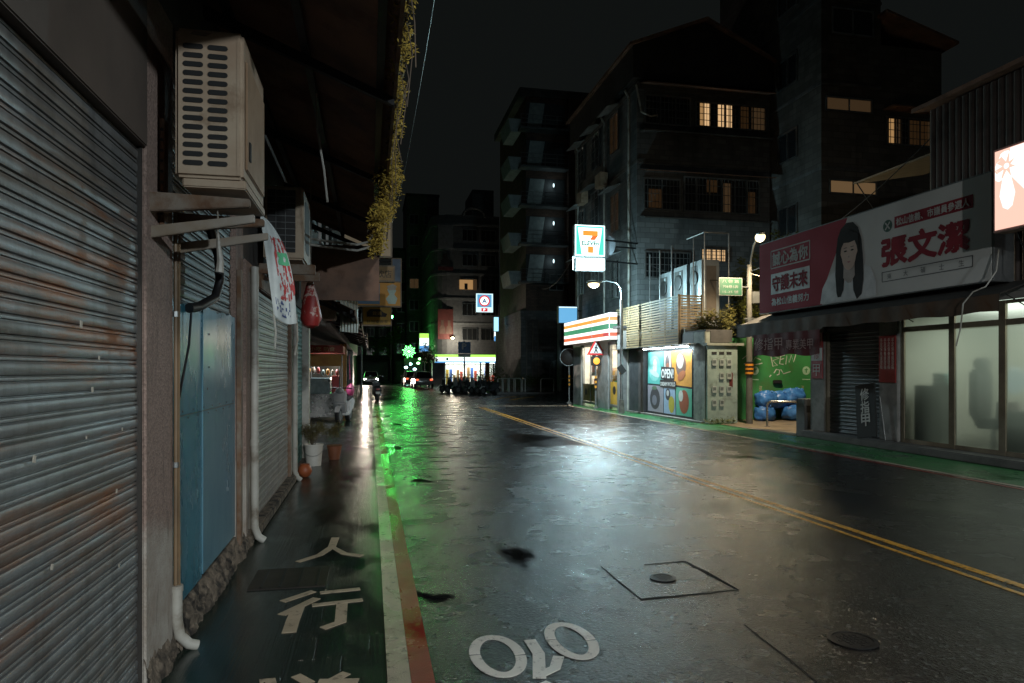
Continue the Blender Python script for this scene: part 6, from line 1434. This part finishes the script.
g = MB(); g.box(11.47, 13.35, 74.29, 74.298, 8.0, 10.05); g.build('sign_face', emit('a_pale_blue', (.62, .88, .95), 1.2), sb)
g = MB(); g.box(11.6, 13.2, 74.282, 74.289, 8.55, 9.95); g.build('blue_field', emit('a_blue', (.12, .38, .62), .9), sb)
def disc(r, x, z, y, m, nm, seg=28): g = MB(); g.lathe((0, 0, 0), [(r, 0), (r, .004)], seg, face_south(x, y, z)); return g.build(nm, m, sb)
disc(.62, 12.4, 9.25, 74.278, emit('a_red', (.75, .05, .06), .9), 'red_ring'); disc(.46, 12.4, 9.25, 74.272, emit('a_white', (.9, 1, 1), 1.6), 'white_disc')
g = MB(); g.text('A', face_south(12.15, 74.262, 8.98), .5, .5, .002, .03); g.build('lettering', emit('a_letter_blue', (.08, .22, .42), .6), sb)
g = MB(); g.box(12.05, 12.75, 74.28, 74.286, 8.08, 8.45); g.build('red_tag', _mc['a_red'], sb)
g = MB(); g.text('P', face_south(12.3, 74.27, 8.14), .24, .18, .002, .012); g.build('lettering', _mc['a_white'], sb)
for x in (11.9, 12.9): g = MB(); g.tube([(x, 74.55, 9), (x, 75.0, 9)], .05, 6); g.build('bracket', M_IRON, t)
t = thing('blade_sign', 'narrow vertical lit sign in green, white and blue on the far block edge', 'sign', (13.4, 73, 5))
g = MB(); g.box(13.2, 13.7, 72.8, 73.0, 4.7, 6.6); sb = g.build('light_box', mat('fascia_casing', (.5, .5, .5), .5), t)
for z0, z1, nm in ((6.1, 6.55, 'far_green'), (5.3, 6.09, 'far_white'), (4.75, 5.29, 'far_blue')): g = MB(); g.box(13.23, 13.67, 72.788, 72.798, z0, z1); g.build('stripe', _mc[nm], sb)
g = MB(); g.tube([(13.45, 73, 6.3), (13.45, 75.0, 6.3)], .05, 6); g.build('bracket', M_IRON, t)
t = thing('blade_sign', 'tall pale blue lit sign on the near side of the brown tower', 'sign', (9.0, 55, 4))
g = MB(); g.box(9.75, 10.2, 54, 54.2, 4.7, 5.9); sb = g.build('light_box', mat('fascia_casing', (.5, .5, .5), .5), t)
g = MB(); g.box(9.79, 10.16, 53.99, 53.998, 4.74, 5.86); g.build('sign_face', emit('pale_cyan_sign', (.35, .75, 1), 1.4), sb)
t = thing('parking_sign', 'blue parking sign with white letter P on a pole before the far store', 'traffic sign', (8.2, 60, 0))
g = MB(); g.tube([(8.2, 60, 0), (8.2, 60, 4.2)], .06, 8); g.build('pole', M_GALV, t)
g = MB(); g.box(7.65, 8.75, 59.9, 59.94, 3.1, 4.1); pl = g.build('plate', mat('parking_blue', (.05, .16, .42), .4), t, bevel=.02)
g = MB(); g.text('P', face_south(8.0, 59.895, 3.45), .5, .36, .003, .03); g.build('lettering', mat('sign_white', (.66, .66, .64), .4), pl)
g = MB(); g.box(7.65, 8.75, 59.9, 59.94, 2.75, 3.04); g.build('lower_plate', mat('sign_white', (.66, .66, .64), .4), t)
t = thing('street_lamp', 'small warm wall lamp on the far corner block', 'street lamp', (8.85, 74.3, 5.1), 'street lamps')
g = MB(); g.blob((8.85, 74.2, 5.1), (.18, .14, .12), 12, 8); g.build('bulb', emit('far_lamp', (1.0, .78, .45), 14), t, smooth=True)
g = MB(); g.tube([(8.85, 74.9, 5.2), (8.85, 74.3, 5.24)], .04, 6); g.build('lamp_arm', M_IRON, t)
lamp('POINT', (8.85, 73.2, 4.8), (1.0, .88, .68), 330, t, radius=.15)

# ---------------------------------------------------------------- the far end of the street
far = [('dark distant tower beyond the far corner block with few lit windows', 5.0, 9.5, 96, 106, 26), ('dark distant block closing the street behind the green neon', -3, 3.2, 112, 124, 15), ('low dark distant block on the left before the bend', -9, -1.6, 64, 90, 11), ('tall dark distant block behind the green blade sign', 3.4, 6.2, 100, 110, 19)]
for i, (lb, x0, x1, y0, y1, h_) in enumerate(far):
    b = thing('distant_building', lb, 'building', ((x0 + x1) / 2, y0, 0), 'dark buildings at the end of the street')
    slab(b, 'wall', M_APT2, x0, x1, y0, y1, 0, h_); rg = random.Random(50 + i)
    slab(b, 'roof', M_DARKWALL, x0 - .1, x1 + .1, y0 - .1, y1 + .1, h_, h_ + .3)
    for z in range(4, int(h_) - 2, 3):
        for k in range(int((x1 - x0) / 2)):
            q = rg.random(); window(b, face_south(x0 + .4 + k * 2, y0 - .01, z), 1.3, 1.4, M_TANW if q < .10 else M_NIGHTG, 2)
    slab(b, 'shop_front', M_SH4, x0 + .3, x1 - .3, y0 - .15, y0 - .02, 0, 2.8)
t = thing('neon_starburst', 'bright green neon starburst sign at the far end of the street', 'neon sign', (4.3, 78, 0))
NC = Vector((4.32, 77.8, 3.7)); M_NEON = emit('green_neon', (.12, 1.0, .16), 9); M_NEONW = emit('pale_green_neon', (.5, 1.0, .5), 12)
for k in range(16):
    a = R(k * 22.5 + 8); g = MB(); d = Vector((math.cos(a), 0, math.sin(a))); L = .75 if k % 2 else .6; g.tube([NC + d * .25, NC + d * L], [.02, .045], 6); g.build('ray', M_NEON, t)
g = MB(); g.blob(NC, (.13, .08, .13), 12, 8); g.build('hub', M_NEONW, t, smooth=True)
g = MB(); g.tube([(4.32, 78.0, 0), (4.32, 78.0, 3.6)], .07, 8); g.build('post', M_IRON, t)
lamp('POINT', (4.32, 77.4, 3.7), (.10, 1.0, .14), 260, t, radius=.5)
t = thing('blade_sign', 'green and white lit shop sign on a post beside the green starburst', 'sign', (6.0, 76, 3))
g = MB(); g.box(5.35, 6.45, 76, 76.25, 3.6, 5.7); sb = g.build('light_box', mat('fascia_casing', (.5, .5, .5), .5), t)
for z0, z1, nm in ((5.15, 5.65, 'far_green'), (4.3, 5.14, 'far_white'), (3.65, 4.29, 'far_blue')): g = MB(); g.box(5.4, 6.4, 75.985, 75.998, z0, z1); g.build('stripe', _mc[nm], sb)
g = MB(); g.tube([(5.9, 76.1, 0), (5.9, 76.1, 3.6)], .08, 8); g.build('post', M_IRON, t)
t = thing('shop_glow', 'small shop front glowing cyan white below the green starburst', 'shop front', (4.8, 80, 0))
g = MB(); g.box(3.9, 6.0, 80, 80.3, 0, 3.0); sf = g.build('front', M_IRON, t)
for x, z, m_ in ((4.1, 1.9, 'cyan_bulb'), (4.6, 2.3, 'cyan_bulb'), (5.1, 1.7, 'cyan_bulb'), (5.5, 2.4, 'green_bulb'), (4.3, 1.2, 'cyan_bulb'), (5.7, 2.9, 'green_bulb')):
    g = MB(); g.blob((x, 79.9, z), (.2, .06, .14), 10, 6); g.build('lamp', emit(m_, (.55, .95, 1.0) if m_[0] == 'c' else (.3, 1, .3), 7), sf, smooth=True)
tree('street_tree', 'small dark street tree between the green sign and the far store', 6.1, 71.5, 0, 4.0, [((6.0, 71.4, 3.6), (.9, .6, .9)), ((6.4, 71.5, 2.8), (.7, .6, .6)), ((5.6, 71.4, 3.0), (.6, .5, .6))], 260, .1, M_LEAFG, 14)
tree('street_tree', 'dark street tree rising over the roofs at the left end of the street', 2.6, 88, 0, 6.5, [((2.4, 88, 5.2), (1.4, 1, 1.3)), ((3.3, 88, 6.4), (1.2, 1, 1.1)), ((1.4, 88, 4.6), (1.2, 1, 1.0))], 300, .14, M_LEAFG, 15)
# traffic signal showing green
t = thing('traffic_light', 'traffic signal showing green on a mast arm from the left pavement', 'traffic light', (-.5, 50, 0))
g = MB(); g.tube([(-.6, 50, 0), (-.6, 50, 5.6), (-.3, 50, 5.85), (1.6, 50, 5.9)], .08, 10); g.build('mast', M_GALV, t, smooth=True)
g = MB(); g.box(.62, 1.68, 49.85, 50.1, 5.26, 5.62); hs = g.build('housing', M_BLACK, t, bevel=.03)
for k, (x, m_) in enumerate(((.82, flat('dead_red_lens', (.06, .01, .01), .3)), (1.15, flat('dead_amber_lens', (.07, .04, .01), .3)), (1.48, emit('green_lens', (.08, 1.0, .18), 90)))):
    g = MB(); g.lathe((0, 0, 0), [(.13, 0), (.12, .03), (.06, .05)], 16, face_south(x, 49.848, 5.44)); g.build('lens', m_, hs, smooth=True)
lamp('SPOT', (1.48, 49.7, 5.44), (.12, 1.0, .14), 230, t, radius=.12, target=(.3, 20, .2), cone=15)
# ================================================================ vehicles
def side(M_, pts, w, taper=1.0):
    """closed side profile (y,z) given half width w"""
    mb = MB(); n = len(pts)
    mb.raw([(-w, y, z) for y, z in pts] + [(w, y, z) for y, z in pts], [tuple(range(n)), tuple(range(2 * n - 1, n - 1, -1))] + [(i, n + i, n + (i + 1) % n, (i + 1) % n) for i in range(n)])
    return mb
def wheel(parent, x, y, r, w, spoke=M_GALV):
    M = frame((x - w / 2, y, r), (0, 1, 0), (0, 0, 1))
    g = MB(); g.lathe((0, 0, 0), [(r * .62, 0), (r * .9, 0), (r, w * .25), (r, w * .75), (r * .9, w), (r * .62, w)], 24, M); t = g.build('wheel', M_RUBBER, parent, smooth=True)
    g = MB(); g.lathe((0, 0, 0), [(r * .6, -.004), (r * .5, .01), (r * .2, .02), (r * .12, -.012)], 16, M)
    g.build('rim', spoke, t, smooth=True)
    g = MB(); g.lathe((0, 0, 0), [(r * .6, w + .004), (r * .5, w - .01), (r * .2, w - .02), (r * .12, w + .012)], 16, M); g.build('rim', spoke, t, smooth=True)
def scooter(label, paint, group='scooters parked on the far corner'):
    t = thing('scooter', label, 'scooter', (0, 0, 0), group)
    side(None, [(-.72, .62), (-.62, .74), (-.1, .66), (0, .40), (.32, .30), (.36, .24), (-.1, .22), (-.35, .34), (-.60, .46)], .17).build('body', paint, t, bevel=.04)
    side(None, [(.30, .30), (.38, .30), (.56, .62), (.50, .96), (.42, .98), (.44, .62)], .20).build('front_shield', paint, t, bevel=.04)
    side(None, [(-.74, .72), (-.60, .80), (-.08, .72), (0, .68), (-.1, .66), (-.62, .73)], .15).build('seat', M_RUBBER, t, bevel=.02)
    wheel(t, 0, .62, .24, .11); wheel(t, 0, -.56, .24, .13)
    side(None, [(.36, .42), (.5, .54), (.72, .52), (.88, .36), (.84, .36), (.70, .49), (.5, .5)], .075).build('front_mudguard', paint, t, bevel=.01)
    g = MB(); g.tube([(0, .62, .24), (0, .5, .6), (0, .44, 1.0)], .03, 8); g.build('steering_column', M_GALV, t)
    g = MB(); g.tube([(-.33, .34, 1.04), (-.2, .42, 1.06), (.2, .42, 1.06), (.33, .34, 1.04)], .02, 8); g.build('handlebar', M_BLACK, t)
    g = MB(); g.blob((0, .50, .98), (.13, .08, .09), 12, 8); g.build('headlight', mat('scooter_lens', (.4, .42, .42), .15), t, smooth=True)
    for s in (-1, 1):
        g = MB(); g.tube([(s * .22, .40, 1.06), (s * .30, .42, 1.24)], .008, 5); m_ = g.build('mirror_stem', M_BLACK, t)
        g = MB(); g.blob((s * .32, .42, 1.28), (.06, .02, .045), 10, 6); g.build('mirror', mat('scooter_mirror', (.4, .42, .44), .15, .6), m_, smooth=True)
    g = MB(); g.box(-.08, .08, -.75, -.70, .58, .66); g.build('tail_light', mat('tail_red', (.4, .03, .02), .25), t, bevel=.01)
    g = MB(); g.box(-.12, .12, -.76, -.745, .38, .50); g.build('number_plate', mat('plate_white', (.55, .55, .53), .5), t)
    g = MB(); g.tube([(.14, -.2, .26), (.16, -.75, .34)], .045, 10); g.build('exhaust', M_GALV, t, smooth=True)
    return t
SPAINT = [flat('scooter_black', (.06, .063, .07), .22), flat('scooter_grey', (.36, .37, .38), .25), flat('scooter_white', (.55, .56, .57), .25)]
sc0 = scooter('black scooter at the left end of the parked row before the lit store', SPAINT[0])
sc0.location = (5.55, 48.6, 0); sc0.rotation_euler = (0, 0, R(118))
ROW = []
slb = ['second scooter from the left in the row before the lit store', 'third scooter from the left in the parked row', 'fourth scooter from the left in the parked row', 'middle scooter of the parked row, half hidden', 'third scooter from the right in the parked row', 'second scooter from the right in the parked row', 'scooter with a pale curved rack at the right end of the row']
for i, lb in enumerate(slb):
    f = (i + 1) / 7
    c = clone(sc0, (5.55 + 2.25 * f + .1 * math.sin(i * 3), 48.6 - 4.6 * f, 0), R(118 + 9 * math.sin(i * 2.1)), lb); ROW.append(c)
def repaint(root, paint, only):
    for ch in root.children:
        if ch.name.split('.')[0] in only:
            ch.data = ch.data.copy(); ch.data.materials[0] = paint
for i in (1, 4): repaint(ROW[i], SPAINT[1], ('body', 'front_shield', 'front_mudguard'))
repaint(ROW[6], SPAINT[2], ('front_mudguard',))
blb = ['back row scooter behind the left end of the parked row', 'back row scooter behind the middle of the parked row', 'back row scooter nearest the rounded bush']
for i, lb in enumerate(blb):
    c = clone(sc0, (6.3 + .85 * i, 51.0 - 1.6 * i, 0), R(100 + 14 * i), lb)
    if i == 1: repaint(c, SPAINT[1], ('body', 'front_shield', 'front_mudguard'))
c = clone(sc0, (.35, 36.0, 0), R(4), 'dark scooter seen from behind on the left kerb before the oncoming headlights', 'scooters on the left pavement')
c = clone(sc0, (-.78, 21.4, 0), R(168), 'white scooter parked against the food stall counter', 'scooters on the left pavement'); repaint(c, SPAINT[2], ('body', 'front_shield', 'front_mudguard'))

def car(label, paint, group, lights=False):
    t = thing('parked_car' if not lights else 'oncoming_car', label, 'car', (0, 0, 0), group)
    st = [(-2.1, .42, .80, .72), (-2.05, .30, .90, .80), (-1.5, .24, .96, .84), (0, .22, .94, .86), (1.3, .24, .90, .84), (1.95, .28, .78, .80), (2.12, .40, .66, .66)]
    mb = MB(); n = 10
    for y, zb, zt, hw in st:
        for k in range(n):
            a = 2 * math.pi * k / n + math.pi / n; ca, sa = math.cos(a), math.sin(a)
            mb.v.append((hw * math.copysign(abs(ca) ** .45, ca), y, (zb + zt) / 2 + (zt - zb) / 2 * math.copysign(abs(sa) ** .45, sa)))
    for i in range(len(st) - 1):
        for k in range(n): k2 = (k + 1) % n; mb.f.append((i * n + k, i * n + k2, (i + 1) * n + k2, (i + 1) * n + k))
    mb.f.append(tuple(range(n))); mb.f.append(tuple(range((len(st) - 1) * n, len(st) * n)))
    body = mb.build('body', paint, t, smooth=True)
    g = MB(); g.hexa([(-.74, -1.95, .88), (.74, -1.95, .88), (.74, 1.05, .86), (-.74, 1.05, .86), (-.58, -1.45, 1.42), (.58, -1.45, 1.42), (.58, .25, 1.44), (-.58, .25, 1.44)]); cb = g.build('cabin', M_DKGLASS, t, bevel=.06)
    g = MB(); g.hexa([(-.60, -1.50, 1.40), (.60, -1.50, 1.40), (.60, .28, 1.42), (-.60, .28, 1.42), (-.54, -1.42, 1.47), (.54, -1.42, 1.47), (.54, .2, 1.49), (-.54, .2, 1.49)]); g.build('roof', paint, t, bevel=.03)
    for s in (-1, 1):
        for a, b_ in (((s * .735, -1.95, .88), (s * .585, -1.46, 1.42)), ((s * .735, 1.05, .88), (s * .585, .25, 1.44)), ((s * .75, -.4, .88), (s * .60, -.4, 1.43))):
            g = MB(); g.tube([a, b_], .035, 6); g.build('window_pillar', paint, t)
        for y in (-1.3, 1.35): wheel(t, s * .76, y, .31, .19)
        g = MB(); g.blob((s * .60, -2.06, .74), (.17, .07, .10), 12, 8); g.build('tail_light', (mat('tail_red_dim', (.45, .05, .03), .2) if lights else emit('tail_glow', (1.0, .16, .07), 1.3)), t, smooth=True)
        g = MB(); g.blob((s * .58, 2.02, .62), (.16, .09, .09), 12, 8); g.build('headlight', emit('headlight_glow', (1.0, .90, .74), 130) if lights else mat('scooter_lens', (.4, .42, .42), .15), t, smooth=True)
        g = MB(); g.blob((s * .92, .75, .98), (.10, .06, .07), 10, 6); g.build('mirror', paint, t, smooth=True)
    g = MB(); g.box(-.72, .72, -2.15, -2.06, .36, .54); g.build('bumper', mat('bumper_grey', (.12, .12, .12), .5), t, bevel=.03)
    g = MB(); g.box(-.22, .22, -2.135, -2.115, .62, .74); g.build('number_plate', mat('plate_white', (.55, .55, .53), .5), t)
    return t
P_SIL = mat('silver_car_paint', (.42, .42, .42), .25, .5, col2=(.36, .36, .36)); P_WHT = mat('white_car_paint', (.58, .57, .55), .25)
c1 = car('silver hatchback stopped ahead on the right lane, seen from behind', P_SIL, 'cars stopped ahead'); c1.location = (4.55, 61.5, 0); c1.rotation_euler = (0, 0, R(2))
c2 = clone(c1, (4.05, 69, 0), R(3), 'pale car half hidden in front of the silver hatchback')
repaint(c2, P_WHT, ('body', 'roof', 'window_pillar', 'mirror'))
c3 = car('oncoming car with bright headlights at the left edge of the street', P_SIL, None, True); c3.location = (.10, 75, 0); c3.rotation_euler = (0, 0, R(180))
for s in (-1, 1): lamp('SPOT', (.10 + s * .58, 72.7, .68), (1.0, .82, .68), 1500, c3, radius=.09, target=(.1 + s * .5, 40, .1), cone=70)

# ================================================================ overhead wires
def wire(label, a, b_, sag, r=.012):
    a, b_ = Vector(a), Vector(b_); mb = MB(); mb.tube([a.lerp(b_, i / 14) - Vector((0, 0, sag * 4 * (i / 14) * (1 - i / 14))) for i in range(15)], r, 5)
    return tag(mb.build('overhead_wire', M_CABLE, None), label, 'wire', 'overhead wires')
mb = None
w1 = wire('thin pale wire sweeping down the dark sky right of the vine', (1.3, 9.0, 9.6), (.75, 30, 7.4), .9, .008); w1.data.materials[0] = M_GALV
wire('slack wire between the brown tower and the grey block over the side street', (12.0, 48, 7.6), (10.45, 32.5, 8.4), 1.0, .02)
wire('wire from the utility pole to the low roof over the mural', (10.95, 18.2, 4.3), (10.45, 24.3, 5.6), .25)
wire('wire from the utility pole running behind the billboard', (10.95, 18.2, 4.5), (11.2, 11.7, 6.4), .4)

# ================================================================ lamps that light the street
LW = (1.0, .80, .52)
pole1 = [o for o in bpy.data.objects if o.name == 'utility_pole'][0]
lamp('POINT', (10.56, 17.0, 5.06), LW, 75, pole1, radius=.12)
lamp('SPOT', (10.56, 17.0, 5.06), LW, 1000, pole1, radius=.12, target=(10.2, 16.8, 0), cone=165, blend=.5)
lamp2 = [o for o in bpy.data.objects if o.get('label', '').startswith('grey street lamp post')][0]
lamp('POINT', (8.12, 24.06, 4.56), (.55, .90, 1.0), 600, lamp2, radius=.12)  # extra teal point light added at this lamp to tint the facades
lamp('SPOT', (8.12, 24.06, 4.56), (.80, .94, 1.0), 950, lamp2, radius=.12, target=(8.0, 24, 0), cone=165, blend=.5)
# the next lamp of the same row stands behind the photographer
t = thing('street_lamp', 'street lamp on the right pavement behind the viewpoint', 'street lamp', (9.2, -7, 0), 'street lamps')
mb = MB(); mb.tube([(9.2, -7, 0), (9.2, -7, 5.2)], [.1, .07], 12); mb.build('pole', M_GALV, t, smooth=True)
mb = MB(); mb.tube([(9.2, -7, 5.1), (9.0, -7, 5.6), (8.0, -7, 5.85), (6.7, -7, 5.86)], .03, 8); mb.build('lamp_arm', M_GALV, t, smooth=True)
street_lamp_head(t, (6.5, -7, 5.8), (-1, 0, 0), M_GLOW)
lamp('SPOT', (6.5, -7, 5.50), (.84, .95, 1.0), 2200, t, radius=.14, target=(5.8, -6.2, 0), cone=172, blend=.35)

t = thing('street_lamp', 'added unseen street lamp on the left pavement edge behind the viewpoint', 'street lamp', (-.3, -9, 0), 'street lamps')  # added out of view to light the billboard and the right-hand fronts
mb = MB(); mb.tube([(-.3, -9, 0), (-.3, -9, 5.4)], [.1, .07], 12); mb.build('pole', M_GALV, t, smooth=True)
mb = MB(); mb.tube([(-.3, -9, 5.3), (-.2, -9, 5.8), (.5, -9, 6.0), (1.3, -9, 6.02)], .03, 8); mb.build('lamp_arm', M_GALV, t, smooth=True)
street_lamp_head(t, (1.5, -9, 5.95), (1, 0, 0), M_GLOW)
lamp('SPOT', (1.5, -9, 5.62), (.94, .97, .95), 2300, t, radius=.14, target=(2.6, -7.8, 0), cone=172, blend=.35)
